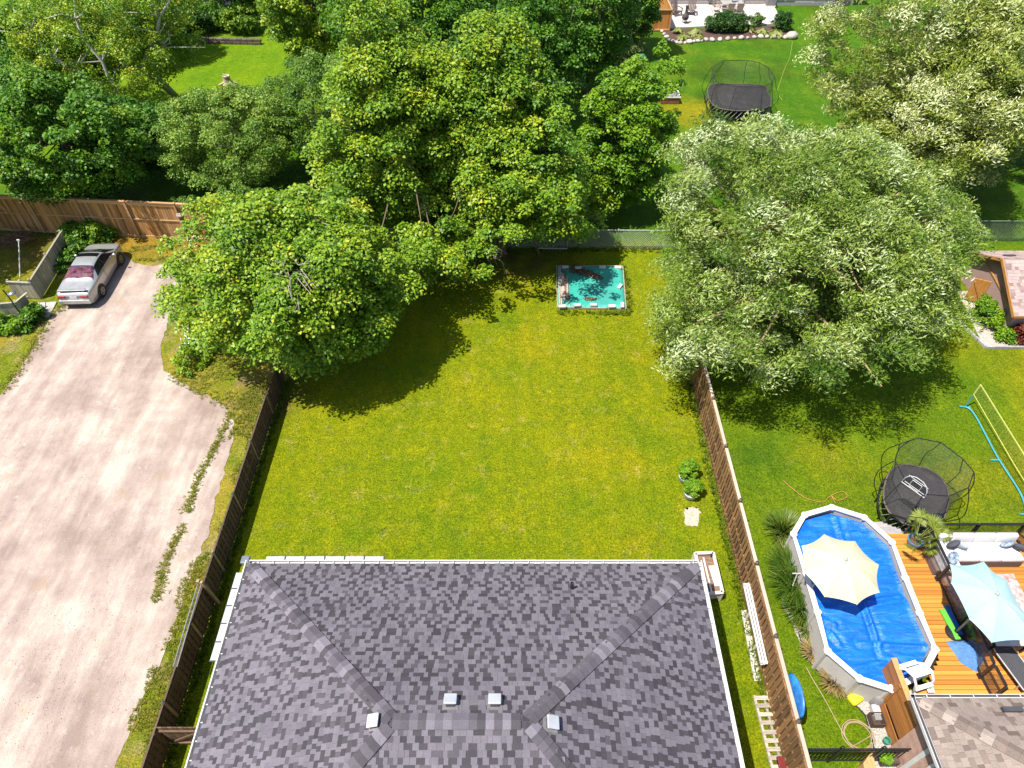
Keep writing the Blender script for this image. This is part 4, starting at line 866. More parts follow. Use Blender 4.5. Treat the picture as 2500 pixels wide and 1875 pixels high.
ok = (X > np.interp(Y, ey, ex) - .12 + .25 * (vnoise(X, Y, .6, 17) - .5)) & (vnoise(X, Y, .8, 16) > .34 + .22 * soft(Y, 12, 17)); e1 = np.stack([X[ok], Y[ok], np.zeros(ok.sum())], 1); e2 = e1[:1]
X, Y = rng.uniform(-15.2, -9.6, 5200), rng.uniform(17.5, 26.5, 5200); A1 = [at(*p)[:2] for p in ((400, 800), (430, 760), (470, 760), (640, 980), (600, 1010), (520, 990), (400, 920), (380, 880))]
ok = inpoly(X, Y, A1) & (vnoise(X, Y, .9, 14) > .36); e3 = np.stack([X[ok], Y[ok], np.zeros(ok.sum())], 1)
X, Y = rng.uniform(-20.5, -14.5, 3600), rng.uniform(27.5, 31.6, 3600); A2 = [at(*p)[:2] for p in ((300, 605), (470, 590), (455, 660), (440, 700), (415, 640), (330, 640))]
ok = inpoly(X, Y, A2) & (vnoise(X, Y, .8, 15) > .35); e4 = np.stack([X[ok], Y[ok], np.zeros(ok.sum())], 1)
e5 = along([at(*p) for p in ((0, 965), (55, 890), (100, 815), (125, 770), (160, 742), (172, 700))], 60, .18, rng)
tuft_field('weeds', 'weedy grass strips growing through the gravel and along its edges', np.concatenate([s1[::2], e1[::2], e2, e3, e4, e5]), .07, WEED, 78, .7, spread=.06, w=.014)
# blades standing in the mown lawn
nT = 30000; X, Y = rng.uniform(-9.8, 19, nT), 31 - 27 * rng.random(nT) ** .75
hz_ = ((X > -8.2) & (X < 5.8) & (Y < 10.6)) | ((X > 9.3) & (Y < 14)) | ((X > 2.2) & (X < 5.8) & (Y > 25.6) & (Y < 29.5)); X, Y = X[~hz_], Y[~hz_]
TURF = leaf_mat('turf_blade', [(0, (.045, .1, .004)), (.45, (.1, .15, .006)), (.75, (.18, .19, .012)), (1, (.3, .26, .06))])
tuft_field('lawn_blades', 'short grass blades standing in the mown lawns', np.stack([X, Y, np.full(len(X), -.03)], 1), .06, TURF, 80, .48, per=4, w=.011, spread=.07)
# grass along the fence feet and round things
f1 = along([(-9.9, 4.5), (-9.9, 21)], 40, .07, rng); f2 = along([(7.72, 3.6), (7.72, 22)], 40, .08, rng); f3 = along([(8.15, 3.6), (8.15, 18)], 40, .1, rng); f4 = along([(-6, 30.8), (9, 30.8)], 40, .12, rng)
f5 = along([(2.2, 25.6), (5.7, 25.6), (5.8, 29.4)], 30, .1, rng)
tuft_field('long_grass', 'longer grass left along the fence feet', np.concatenate([f1, f2, f3, f4, f5]), .14, WEED, 79, .42)
wp = np.concatenate([at(480, 850)[:] + np.array([0, 0, 0]) + rng.normal(size=(70, 3)) * (.25, .5, 0), at(470, 820)[:] + rng.normal(size=(40, 3)) * (.3, .3, 0), at(478, 610)[:] + rng.normal(size=(50, 3)) * (.2, .5, 0)])
wp[:, 2] = rng.uniform(.45, .95, len(wp))
fl = quads_mesh('white_flowers', leaves(wp, np.array([0, 0, 1.]) + rng.normal(size=(len(wp), 3)) * .4, rng.normal(size=(len(wp), 3)), np.full(len(wp), .07), np.full(len(wp), .07)), np.ones(len(wp)))
tag(put('white_flowers', fl, M('white_petal', (.6, .6, .58), .7, .05)), 'white wild flowers under the round maple', 'flowers', kind='stuff')
# ------------------------------------------------------------------ the silver car (local: y forward, x right)
car = thing('parked_car', 'silver two door coupe with sunroof parked on the gravel', 'car', (-21.22, 28.22, .0), math.radians(2.5))
m, t, N, L, B = nodes('silver_paint'); B.inputs['Base Color'].default_value = (.42, .42, .415, 1); B.inputs['Metallic'].default_value = .55; B.inputs['Roughness'].default_value = .34; B.inputs['Coat Weight'].default_value = .6
vec = N.new('ShaderNodeTexCoord').outputs['Object']; nn = noise(N, L, vec, 3, 5, .7); rr = ramp(N, [(.3, (.36, .36, .355)), (.7, (.47, .47, .46))]); L.new(nn, rr.inputs[0]); L.new(rr.outputs[0], B.inputs['Base Color'])
PAINT = m
GL = M('tinted_glass', (.006, .006, .008), .08, .1, 2, spec=.35); GLR = M('rear_glass', (.05, .008, .015), .12, .7, 6, spec=.35, col2=(.2, .07, .1))
BLK = M('black_trim', (.015, .015, .016), .5); TYR = M('tyre_rubber', (.022, .021, .02), .85)
# stations along the length: y, half width, sill z, belt z, top half width, top z (centre), shoulder z
ST = [(-2.27, .60, .36, .62, .52, .66), (-2.24, .76, .28, .78, .68, .82), (-2.1, .82, .24, .87, .72, .93), (-1.75, .855, .2, .9, .74, .965), (-1.32, .87, .2, .92, .72, .985), (-.95, .87, .2, .925, .60, 1.17), (-.55, .87, .2, .925, .555, 1.325), (-.1, .87, .2, .92, .55, 1.355),
      (.3, .87, .2, .91, .55, 1.345), (.62, .865, .2, .9, .57, 1.30), (1.0, .86, .2, .885, .64, 1.10), (1.38, .86, .2, .87, .74, .92), (1.8, .845, .2, .83, .7, .855), (2.06, .775, .22, .75, .6, .78), (2.24, .62, .27, .62, .46, .65), (2.33, .36, .33, .5, .28, .53)]
rows = []
for (y, w, zs, zb, tw, zt) in ST:
    half = [(w * .93, zs), (w * .985, zs + (zb - zs) * .25), (w, zs + (zb - zs) * .55), (w * .985, zb - .05), (w * .955, zb)]
    half += [(w * .955 * .45 + tw * .55, zb + (zt - zb) * .5), (tw, zt - (.035 if zt > 1 else .012)), (tw * .7, zt - .008), (0, zt + .006)]
    rows.append([(x, y, z) for x, z in half] + [(-x, y, z) for x, z in half[-2::-1]])
body = MB(); ncol = len(rows[0])
side_glass = MB(); shield = MB(); rear = MB()
for r_ in rows: body.v += r_
for i in range(len(ST) - 1):
    for j in range(ncol - 1):
        q = (i * ncol + j, i * ncol + j + 1, (i + 1) * ncol + j + 1, (i + 1) * ncol + j)
        body.f.append(q)
body.f.append(tuple(range(ncol - 1, -1, -1))); body.f.append(tuple((len(ST) - 1) * ncol + k for k in range(ncol)))
bd = body.build('body', PAINT, car, smooth=True)
bmm = bmesh.new(); bmm.from_mesh(bd.data); bmesh.ops.recalc_face_normals(bmm, faces=bmm.faces); bmm.to_mesh(bd.data); bmm.free()
md = bd.modifiers.new('smooth', 'SUBSURF'); md.levels = 1; md.render_levels = 1
def cpt(y, k, lift=.008):
    """a point of the body surface at length y, profile column k"""
    for i in range(len(ST) - 1):
        if ST[i][0] <= y <= ST[i + 1][0]:
            f = (y - ST[i][0]) / (ST[i + 1][0] - ST[i][0]); k0 = int(math.floor(k)); g = k - k0; k1 = min(k0 + 1, ncol - 1)
            L1 = lambda r: Vector(r[k0]).lerp(Vector(r[k1]), g); p = L1(rows[i]).lerp(L1(rows[i + 1]), f); c = Vector((0, y, .55)); return p + (p - c).normalized() * lift
def patch(quad, nu, nv, lift):
    mb = MB()
    (ya, ka), (yb, kb), (yc, kc), (yd, kd) = quad
    g = [[None] * (nv + 1) for _ in range(nu + 1)]
    for a in range(nu + 1):
        for b3 in range(nv + 1):
            f, h = a / nu, b3 / nv; y = (ya * (1 - f) + yb * f) * (1 - h) + (yd * (1 - f) + yc * f) * h; k = (ka * (1 - f) + kb * f) * (1 - h) + (kd * (1 - f) + kc * f) * h; g[a][b3] = cpt(y, k, lift)
    for a in range(nu):
        for b3 in range(nv): mb.poly([g[a][b3], g[a + 1][b3], g[a + 1][b3 + 1], g[a][b3 + 1]])
    return mb
for sgn in (0, 1):
    cc = (lambda k: k) if not sgn else (lambda k: ncol - 1 - k)
    patch([(-.98, cc(4.25)), (1.1, cc(4.25)), (.52, cc(5.8)), (-.62, cc(5.8))], 10, 3, .014).build('side_window', GL, car, smooth=True)
    patch([(-.02, cc(4.2)), (.02, cc(4.2)), (.02, cc(5.85)), (-.02, cc(5.85))], 2, 3, .018).build('window_pillar', BLK, car)
    patch([(-.42, cc(.6)), (-.40, cc(.6)), (-.40, cc(4)), (-.42, cc(4))], 1, 8, .012).build('door_seam', BLK, car)
    patch([(1.12, cc(.6)), (1.14, cc(.6)), (1.14, cc(4)), (1.12, cc(4))], 1, 8, .012).build('door_seam', BLK, car)
    patch([(-.3, cc(3.5)), (-.1, cc(3.5)), (-.1, cc(3.75)), (-.3, cc(3.75))], 2, 1, .025).build('door_handle', PAINT, car)
    x = .95 if not sgn else -.95
    MB().blob((x, .82, .93), (.1, .06, .07), random.Random(2), 10, 6, 0).build('wing_mirror', PAINT, car, smooth=True)
    for yy in (-1.3, 1.32):
        sx = .80 if not sgn else -.80
        wh = MB(); n = 24; R0, R1 = .31, .2
        prof = [(R1, -.1), (R0 - .03, -.1), (R0, -.07), (R0, .07), (R0 - .03, .1), (R1, .1)]
        def ring(pr, mb):
            base = len(mb.v)
            for (r3, xx) in pr:
                for k in range(n): a = 6.2832 * k / n; mb.v.append((sx + xx * (1 if not sgn else -1), yy + r3 * math.cos(a), .31 + r3 * math.sin(a)))
            for i in range(len(pr) - 1):
                for k in range(n): mb.f.append((base + i * n + k, base + i * n + (k + 1) % n, base + (i + 1) * n + (k + 1) % n, base + (i + 1) * n + k))
            return base
        arch = MB(); b0 = ring([(.37, .083), (.0, .083)], arch); arch.build('wheel_arch', BLK, car)
        tyre = MB(); ring(prof, tyre); w_ = tyre.build('wheel', TYR, car, smooth=True)
        rim = MB(); ring([(R1, .098), (R1 - .03, .085), (.05, .09), (0, .1)], rim); rim.build('rim', M('alloy', (.35, .35, .36), .35, .1, 5, metal=.8), w_)
        for k in range(5):
            a = 6.2832 * k / 5; hole = MB(); xo = sx + .1 * (1 if not sgn else -1)
            p0 = lambda r3, da: (xo, yy + r3 * math.cos(a + da), .31 + r3 * math.sin(a + da))
            hole.poly([p0(.07, -.3), p0(.165, -.33), p0(.165, .33), p0(.07, .3)]); hole.build('rim_gap', BLK, w_)
patch([(-1.33, 5.6), (-1.33, 10.4), (-.62, 10.2), (-.62, 5.8)], 10, 6, .012).build('rear_window', GLR, car, smooth=True)
patch([(-.62, 5.9), (-.62, 10.1), (-.56, 10.1), (-.56, 5.9)], 10, 1, .016).build('roof_seam', M('blue_band', (.02, .03, .07), .2), car)
patch([(1.36, 5.4), (1.36, 10.6), (.64, 10.15), (.64, 5.85)], 10, 6, .012).build('windscreen', GL, car, smooth=True)
patch([(.16, 6.35), (.16, 9.65), (.46, 9.65), (.46, 6.35)], 8, 2, .014).build('sunroof', GL, car, smooth=True)
patch([(-2.1, 6.05), (-2.1, 9.95), (-2.06, 9.95), (-2.06, 6.05)], 8, 1, .012).build('boot_seam', BLK, car)
sp = MB(); sp.bar((-.66, -2.1, 1.03), (.66, -2.1, 1.03), .16, .035); sp.box((-.5, -2.08, .98), (.05, .1, .1)); sp.box((.5, -2.08, .98), (.05, .1, .1)); sp.build('spoiler', PAINT, car, bevel=.01)
TL = M('tail_lamp', (.25, .012, .012), .2, .2, 4, spec=.7)
for s in (-1, 1): MB().box((s * .54, -2.262, .72), (.36, .09, .13)).build('tail_light', TL, car, bevel=.03)
MB().box((0, -2.275, .67), (.34, .02, .15)).build('number_plate', M('plate_white', (.5, .5, .5), .5), car); MB().box((0, -2.25, .71), (.7, .03, .15)).build('boot_panel', M('grey_plastic', (.2, .2, .2), .5), car, bevel=.01)
MB().box((0, -2.28, .45), (1.5, .14, .24)).build('rear_bumper', PAINT, car, bevel=.05, seg=3); MB().box((0, -2.2, .27), (1.3, .14, .1)).build('bumper_skirt', BLK, car)
for s in (-1, 1): MB().box((s * .56, 2.1, .63), (.3, .14, .1), Matrix.Rotation(-s * .5, 3, 'Z')).build('headlight', M('lamp_glass', (.25, .26, .28), .1), car, bevel=.03)

# ------------------------------------------------------------------ brush pile
bp = at(45, 588); rng = random.Random(5); pile = MB()
for k in range(90):
    a = rng.uniform(0, 6.28); l = rng.uniform(.4, 1.1); c0 = Vector((rng.gauss(0, .35), rng.gauss(0, .25), rng.uniform(.05, .4))); d = Vector((math.cos(a), math.sin(a), rng.uniform(-.25, .35))) * l / 2
    pile.tube([c0 - d, c0 + Vector((rng.gauss(0, .05),) * 3), c0 + d], rng.uniform(.008, .02), 4)
o = pile.build('brush_pile', M('dead_twigs', (.2, .11, .06), .9, .35, 3)); o.location = (bp.x, bp.y, 0); tag(o, 'heap of dead brown twigs before the cedar fence', 'brush', kind='stuff')

# ------------------------------------------------------------------ green tarp with things lying on it
T = [at(1358, 652), at(1520, 653), at(1528, 757), at(1361, 753)]
tp = thing('tarp', 'turquoise tarp spread over a low frame at the end of the lawn', 'tarp', (T[3].x, T[3].y, 0)); rng = random.Random(4)
mb = MB(); n = 28; Zt = .16
for i in range(n + 1):
    for j in range(n + 1):
        p = T[3].lerp(T[2], i / n).lerp(T[0].lerp(T[1], i / n), j / n); e = min(i, n - i, j, n - j)
        z = Zt + .018 * math.sin(i * 1.3 + j * .4) * math.sin(j * .9 + 1) + rng.uniform(-.006, .006) - .05 * math.exp(-((i - 14) ** 2 + (j - 14) ** 2) / 60)
        if e == 0: p = p + Vector((rng.uniform(-.02, .02), rng.uniform(-.03, .03), 0)); z = .03
        mb.v.append((p.x, p.y, z))
for i in range(n):
    for j in range(n): a = i * (n + 1) + j; mb.f.append((a, a + n + 1, a + n + 2, a + 1))
mb.build('sheet', M('turquoise_tarp', (.035, .3, .235), .42, .12, 1.2, spec=.5, dirt=(.05, .22, .19), world=True, bump=.25, bscale=9), tp, smooth=True, world=True)
fr = MB()
for a, b3 in ((0, 1), (1, 2), (2, 3), (3, 0)): fr.bar(T[a] + Vector((0, 0, .06)), T[b3] + Vector((0, 0, .06)), .04, .1)
fr.build('frame', M('frame_board', (.35, .28, .2), .9, .2), tp, world=True)
PV = M('pale_paver', (.52, .48, .44), .9, .12, 5, rnd=.12)
for i, (x, y, r, w) in enumerate(((885, 608, 0, 'far left corner'), (1040, 620, 3, 'far edge, second from left'), (1330, 608, -3, 'far edge, third from left'), (1518, 612, -8, 'far right corner'), (848, 1080, 4, 'near left corner'), (1030, 1065, 2, 'near edge, second from left'), (1222, 1062, -2, 'middle of the near edge'), (1445, 1078, 0, 'near edge, right of middle'), (1568, 1065, 88, 'near right corner'), (1540, 840, 60, 'right edge, lying aslant'))):
    p = at(1200 + x / 4.916, 530 + y / 4.916, Zt)
    o = MB().box((0, 0, .045), (.34, .17, .09)).build('paver', PV, bevel=.012); o.location = (p.x, p.y, Zt + .005); o.rotation_euler = (0, 0, math.radians(r)); tag(o, 'pale paving brick weighing down the tarp: ' + w, 'brick', 'bricks on the tarp')
WP = M('weathered_pole', (.33, .28, .23), .9, .3, 2, stretch=(5, .6, 5), rnd=.25)
for i, (xa, ya, xb, yb, w) in enumerate(((805, 620, 815, 1050, 'the leftmost plank on the tarp'), (822, 600, 838, 1060, 'second plank from the left on the tarp'), (835, 680, 862, 1000, 'third plank from the left on the tarp'), (858, 690, 875, 1010, 'fourth plank from the left on the tarp'), (880, 690, 888, 1000, 'fifth and brownest plank on the tarp'), (905, 720, 912, 985, 'rightmost short plank on the tarp'))):
    a, b3 = at(1200 + xa / 4.916, 530 + ya / 4.916, Zt), at(1200 + xb / 4.916, 530 + yb / 4.916, Zt); d = b3 - a
    o = MB().box((d.length / 2, 0, .03), (d.length, .06 + .02 * (i % 3), .05)).build('plank', WP if i != 4 else M('brown_plank', (.2, .12, .07), .9, .25, 3), bevel=.006); o.location = (a.x, a.y, Zt + .012 + .02 * (i % 2)); o.rotation_euler = (0, 0, math.atan2(d.y, d.x)); tag(o, 'old weathered ' + w, 'plank', 'planks on the tarp')
rg = np.random.default_rng(9); n = 1500; f = rg.random(n) ** 1.2; a, b3 = np.array(at(1395, 661, 0)), np.array(at(1468, 685, 0)); p = a * (1 - f[:, None]) + b3 * f[:, None] + rg.normal(size=(n, 3)) * (.14, .16, 0) * (1.3 - f[:, None]); p[:, 2] = Zt + .015 + rg.random(n) * .05
n2 = 200; p2 = np.array(at(1440, 737, 0)) + rg.normal(size=(n2, 3)) * (.16, .05, 0); p2[:, 2] = Zt + .02
n3 = 260; p3 = np.array(at(1378, 700, 0)) + rg.normal(size=(n3, 3)) * (.1, .9, 0); p3[:, 2] = Zt + .02; p = np.concatenate([p, p2, p3]); n = len(p)
tag(put('leaf_litter', quads_mesh('leaf_litter', leaves(p, np.array([0, 0, 1.]) + rg.normal(size=(n, 3)) * .4, rg.normal(size=(n, 3)), rg.uniform(.05, .1, n), rg.uniform(.03, .06, n)), rg.random(n)), leaf_mat('dead_leaf', [(0, (.05, .025, .012)), (.6, (.13, .06, .03)), (1, (.3, .2, .1))], trans=.05)), 'brown dead leaves gathered on the tarp', 'leaves', kind='stuff')
# dead branches lying out of the maple
for (u, v, z, sd, lb) in ((1215, 665, 1.2, 1, 'bare grey dead branch hanging from the maple left of the tarp'), (1330, 630, .8, 2, 'bare dead twigs above the corner of the tarp')):
    rng = random.Random(sd); mb = MB(); p0 = at(u, v, z) + Vector((-.6, .9, .8))
    for k in range(5):
        e = p0 + Vector((rng.uniform(-.3, 1.2), rng.uniform(-1.0, .1), rng.uniform(-.9, .3))); md_ = (p0 + e) / 2 + Vector((rng.gauss(0, .12), rng.gauss(0, .12), .15)); mb.tube([p0, md_, e], [.03, .018, .006], 5)
        for q in range(3): e2 = md_.lerp(e, rng.random()) ; mb.tube([e2, e2 + Vector((rng.gauss(.1, .25), rng.gauss(-.1, .2), rng.gauss(-.1, .15)))], [.01, .004], 4)
    tag(mb.build('dead_branch', M('dead_wood', (.3, .24, .19), .9, .2)), lb, 'branch')

# ------------------------------------------------------------------ potted shrubs, planter, things along the right fence
POT = M('stone_pot', (.4, .42, .42), .7, .12, 6)
for (u, v, r, h, sd, lb, mt) in ((1671, 1172, .33, .5, 501, 'full round bright green potted shrub on the lawn, the farther of two', LIME), (1684, 1212, .31, .36, 502, 'looser potted shrub on the lawn, nearer to the bare earth patch', LIME)):
    p = at(u, v); root = thing('potted_shrub', lb, 'potted plant', (p.x, p.y, 0))
    MB().lathe([(.17, 0), (.23, .08), (.25, .24), (.27, .28), (.24, .29), (.22, .24)], (0, 0, 0), 18).build('pot', POT, root, smooth=True)
    rg = np.random.default_rng(sd); cs = crown_centres(rg, (.05, .08, .28 + h * .6), (r, r, h * .75), 34, .24, 4, .2, .2); vv, tt = foliage(rg, cs, rg.uniform(.09, .17, 34), 150, .075, .55, .7, .5, .5, .55, .2)
    put('foliage', quads_mesh('foliage', vv, tt), mt, root)
# raised planter box
K = [at(1697, 1351, .55), at(1741, 1349, .55), at(1764, 1446, .55), at(1724, 1450, .55)]
pl = thing('planter_box', 'whitish raised planter box of earth beside the house corner', 'planter', (K[3].x, K[3].y, 0)); PB = M('pale_planter', (.5, .44, .38), .85, .12, 3, dirt=(.36, .3, .24))
for a, b3 in ((0, 1), (1, 2), (2, 3), (3, 0)):
    q0, q1 = K[a].copy(), K[b3].copy(); MB().bar((q0.x, q0.y, .36), (q1.x, q1.y, .36), .05, .36).build('side_board', PB, pl, world=True); MB().bar((q0.x, q0.y, .555), (q1.x, q1.y, .555), .11, .03).build('rim_board', PB, pl, world=True)
    MB().box((q0.x, q0.y, .27), (.08, .08, .53)).build('leg', PB, pl, world=True)
MB().prism([k[:2] for k in K], .2, .44).build('soil', M('planter_soil', (.2, .12, .08), .95, .4, 12, bump=.8, bscale=40), pl, world=True)
def loose_board(name, label, a, b3, w, h, mat, z):
    d = b3 - a; o = MB().box((d.length / 2, 0, h / 2), (d.length, w, h)).build(name, mat, bevel=.004); o.location = (a.x, a.y, z); o.rotation_euler = (0, 0, math.atan2(d.y, d.x)); return tag(o, label, 'board')
WB2 = M('white_board', (.52, .48, .43), .75, .1, 3)
loose_board('loose_board', 'long thin white board lying in the planter box', at(1716, 1364, .5), at(1737, 1452, .5), .06, .04, WB2, .56)
loose_board('loose_board', 'short wide white board lying in the planter box', at(1736, 1382, .45), at(1752, 1432, .45), .2, .04, WB2, .45)
MB_ = MB().lathe([(.04, 0), (.05, .05), (.02, .08)], (0, 0, 0), 10).build('spigot', M('black_metal', (.02, .02, .022))); MB_.location = (K[1].x - .1, K[1].y - .12, .57); tag(MB_, 'small black tap at the planter corner', 'tap')
# white vinyl rail on the fence, lumber and pallets below it
a, b3 = at(1822, 1424, .9), at(1866, 1622, .9)
rl = thing('vinyl_rail', 'long white vinyl channel hung along the right fence', 'rail', (a.x, a.y, 0))
for dx in (-.07, .0, .07): MB().bar(Vector((a.x + dx, a.y, .88 + dx * .6)), Vector((b3.x + dx, b3.y, .88 + dx * .6)), .05, .05).build('strip', M('white_vinyl', (.58, .55, .53), .5, .06), rl, world=True)
for f in (0.02, .98): q = a.lerp(b3, f); MB().box((q.x, q.y, .9), (.22, .06, .1)).build('end_cap', M('white_vinyl', (.58, .55, .53)), rl, world=True)
for f in (.3, .7): q = a.lerp(b3, f); MB().box((q.x + .06, q.y, .45), (.05, .06, .9)).build('leg', M('white_vinyl', (.58, .55, .53)), rl, world=True)
GW = M('grey_timber', (.33, .28, .22), .9, .35, 3, stretch=(6, .7, 6), rnd=.3); YW = M('yellow_timber', (.44, .34, .17), .85, .2, 3, rnd=.2)
lp_ = thing('pallet', 'weathered grey pallet lying at the foot of the right fence', 'pallet', (*at(1885, 1790)[:2], 0), math.radians(91)); rng = random.Random(6)
for i in range(9): MB().box((-.95 + i * .24 + rng.uniform(-.02, .02), 0, .13), (.12, .62, .02)).build('slat', GW, lp_)
for y in (-.28, 0, .28): MB().box((0, y, .06), (2.1, .07, .1)).build('bearer', GW, lp_)
ld = thing('ladder', 'pale timber ladder lying beside the pallet at the right fence', 'ladder', (*at(1912, 1800)[:2], 0), math.radians(91))
for y in (-.16, .16): MB().box((0, y, .14), (2.6, .06, .09)).build('stile', YW, ld)
for i in range(9): MB().box((-1.1 + i * .28, 0, .13), (.1, .3, .05)).build('rung', YW, ld)
loose_board('long_board', 'long white plank leaning low against the right fence', at(1905, 1745, .3), at(1948, 1890, .3), .07, .14, WB2, .28)
o = MB().box((0, 0, .08), (.24, .34, .16)).build('red_crate', M('dark_red', (.14, .012, .012), .5), bevel=.015); q = at(1905, 1868); o.location = (q.x, q.y, .1); tag(o, 'small dark red box on the ground at the bottom edge', 'box')
o = MB().blob((0, 0, 0), (.09, .62, .33), random.Random(1), 16, 10, 0).build('paddle_board', M('blue_board', (.02, .08, .3), .35, .2, 3, col2=(.03, .22, .5)), smooth=True)
q = at(1920, 1696, 1.65); o.location = (8.06, q.y, 1.62); o.rotation_euler = (0, .35, 0); tag(o, 'blue inflatable board hung on the outside of the right fence', 'board')
# ------------------------------------------------------------------ oval pool
POOLZ = 1.3
RP = [(2030, 1232), (1961, 1251), (1932, 1298), (1961, 1397), (1990, 1496), (2018, 1595), (2099, 1664), (2180, 1690), (2258, 1652), (2291, 1590), (2254, 1499), (2217, 1408), (2181, 1318), (2111, 1257)]
R3 = [at(u, v, POOLZ) for u, v in RP]; PC = sum(R3, Vector()) / len(R3)
pool = thing('oval_pool', 'oval above ground pool with white rim and blue bubble cover', 'pool', (PC.x, PC.y, 0))
PW = M('pool_wall', (.44, .41, .385), .55, .08, 2); PR = M('pool_rim', (.6, .58, .57), .4, .05, 3)
def inset(P, k): return [p + (PC - p).normalized() * k for p in P]
wl = MB(); In = inset(R3, .09)
n = len(R3)
for i in range(n):
    j = (i + 1) % n; wl.hexa([(In[i].x, In[i].y, 0), (In[j].x, In[j].y, 0), (In[j].x, In[j].y, POOLZ - .05), (In[i].x, In[i].y, POOLZ - .05)], [(*(In[i] + (PC - In[i]).normalized() * .04)[:2], 0), (*(In[j] + (PC - In[j]).normalized() * .04)[:2], 0), (*(In[j] + (PC - In[j]).normalized() * .04)[:2], POOLZ - .05), (*(In[i] + (PC - In[i]).normalized() * .04)[:2], POOLZ - .05)])
wl.build('wall', PW, pool, world=True)
In2 = inset(R3, .18)
for i in range(n):
    j = (i + 1) % n; z0, z1 = POOLZ - .04, POOLZ; o = MB()
    o.hexa([(R3[i].x, R3[i].y, z0), (R3[j].x, R3[j].y, z0), (In2[j].x, In2[j].y, z0), (In2[i].x, In2[i].y, z0)], [(R3[i].x, R3[i].y, z1), (R3[j].x, R3[j].y, z1), (In2[j].x, In2[j].y, z1), (In2[i].x, In2[i].y, z1)])
    o.build('rim_section', PR, pool, world=True)
    p = R3[i]; q = p + (PC - p).normalized() * .1; MB().lathe([(.12, -.05), (.12, .008), (.1, .014)], (q.x, q.y, POOLZ), 14).build('rim_joint', PR, pool, world=True)
    MB().bar((q.x, q.y, 0), (q.x, q.y, POOLZ - .06), .16, .1).build('upright', PW, pool, world=True)
# cover: a sheet with folds and wrinkles
m, t, N, L, B = nodes('blue_cover'); B.inputs['Base Color'].default_value = (.006, .085, .42, 1); B.inputs['Roughness'].default_value = .38; B.inputs['Specular IOR Level'].default_value = .45
pos = N.new('ShaderNodeNewGeometry').outputs['Position']; mp = N.new('ShaderNodeMapping'); mp.inputs['Scale'].default_value = (.6, 2.2, 1); mp.inputs['Rotation'].default_value = (0, 0, .25); L.new(pos, mp.inputs[0])
nz = N.new('ShaderNodeTexNoise'); nz.inputs['Scale'].default_value = 2.0; nz.inputs['Detail'].default_value = 6; nz.inputs['Roughness'].default_value = .62; nz.inputs['Distortion'].default_value = 1.3; L.new(mp.outputs[0], nz.inputs['Vector'])
rr = ramp(N, [(.3, (.002, .08, .43)), (.5, (.003, .11, .52)), (.74, (.02, .19, .6))]); L.new(nz.outputs[0], rr.inputs[0]); L.new(rr.outputs[0], B.inputs['Base Color'])
bb = N.new('ShaderNodeBump'); bb.inputs['Strength'].default_value = .6; bb.inputs['Distance'].default_value = .1; L.new(nz.outputs[0], bb.inputs['Height']); L.new(bb.outputs[0], B.inputs['Normal'])
COV = m; mb = MB(); Pin = inset(R3, .22); rg = np.random.default_rng(3); rings = 34; dense = []
for i in range(n):
    for k in range(10): dense.append(Pin[i].lerp(Pin[(i + 1) % n], k / 10))
nd = len(dense)
creases = [((2040, 1262), (2062, 1330)), ((2107, 1470), (2200, 1455)), ((2112, 1475), (2155, 1600)), ((2100, 1570), (2275, 1580)), ((2030, 1545), (2050, 1570)), ((2085, 1632), (2165, 1612)), ((2165, 1600), (2235, 1650)), ((2190, 1300), (2060, 1300)), ((2000, 1510), (2040, 1525))]
cr = [(np.array(at(*a, 1.1)[:2]), np.array(at(*b3, 1.1)[:2])) for a, b3 in creases]
def fold(x, y):
    z = 0
    for a, b3 in cr:
        d = b3 - a; l = np.hypot(*d); f = min(1, max(0, ((x - a[0]) * d[0] + (y - a[1]) * d[1]) / l ** 2)); q = a + d * f; r = math.hypot(x - q[0], y - q[1]); z += .1 * math.exp(-(r / .06) ** 2) - .05 * math.exp(-((r - .14) / .06) ** 2)
    return z
for r in range(rings + 1):
    f = (r / rings)
    for k in range(nd):
        p = Vector((PC.x, PC.y, 0)).lerp(Vector((dense[k].x, dense[k].y, 0)), max(f, .004)); x, y = p.x, p.y
        z = 1.06 + fold(x, y) + .03 * (float(vnoise(np.array([x]), np.array([y]), .5, 41)[0]) - .5) + .05 * max(0, f - .93) / .07
        mb.v.append((x, y, z))
for r in range(rings):
    for k in range(nd): k2 = (k + 1) % nd; mb.f.append((r * nd + k, (r + 1) * nd + k, (r + 1) * nd + k2, r * nd + k2))
mb.build('bubble_cover', COV, pool, smooth=True, world=True)
MB().prism([p[:2] for p in inset(R3, .2)], .2, .95).build('water', M('pool_water', (.03, .12, .2), .1), pool, world=True)
# ladder of white tube over the near end
ldr = thing('pool_ladder', 'white plastic pool ladder arching over the near rim', 'ladder', (*at(2215, 1668, POOLZ)[:2], 1.15))
base = Vector(ldr.location); WT = M('white_plastic', (.62, .61, .6), .35, .04)
for (u, v) in ((2198, 1668), (2240, 1655)):
    p = at(u, v, POOLZ) - base; d = Vector((.5, -.75, 0)).normalized()
    pts = [p - d * .35 + Vector((0, 0, .0)), p - d * .3 + Vector((0, 0, .5)), p - d * .15 + Vector((0, 0, .72)), p + d * .1 + Vector((0, 0, .74)), p + d * .28 + Vector((0, 0, .5)), p + d * .38 + Vector((0, 0, .02))]
    MB().tube(pts, .04, 10).build('side_tube', WT, ldr, smooth=True)
    MB().box(p + d * .4 + Vector((0, 0, .03)), (.2, .2, .06)).build('foot', WT, ldr, bevel=.02)
a, b3 = at(2198, 1668, POOLZ) - base, at(2240, 1655, POOLZ) - base; d = Vector((.5, -.75, 0)).normalized()
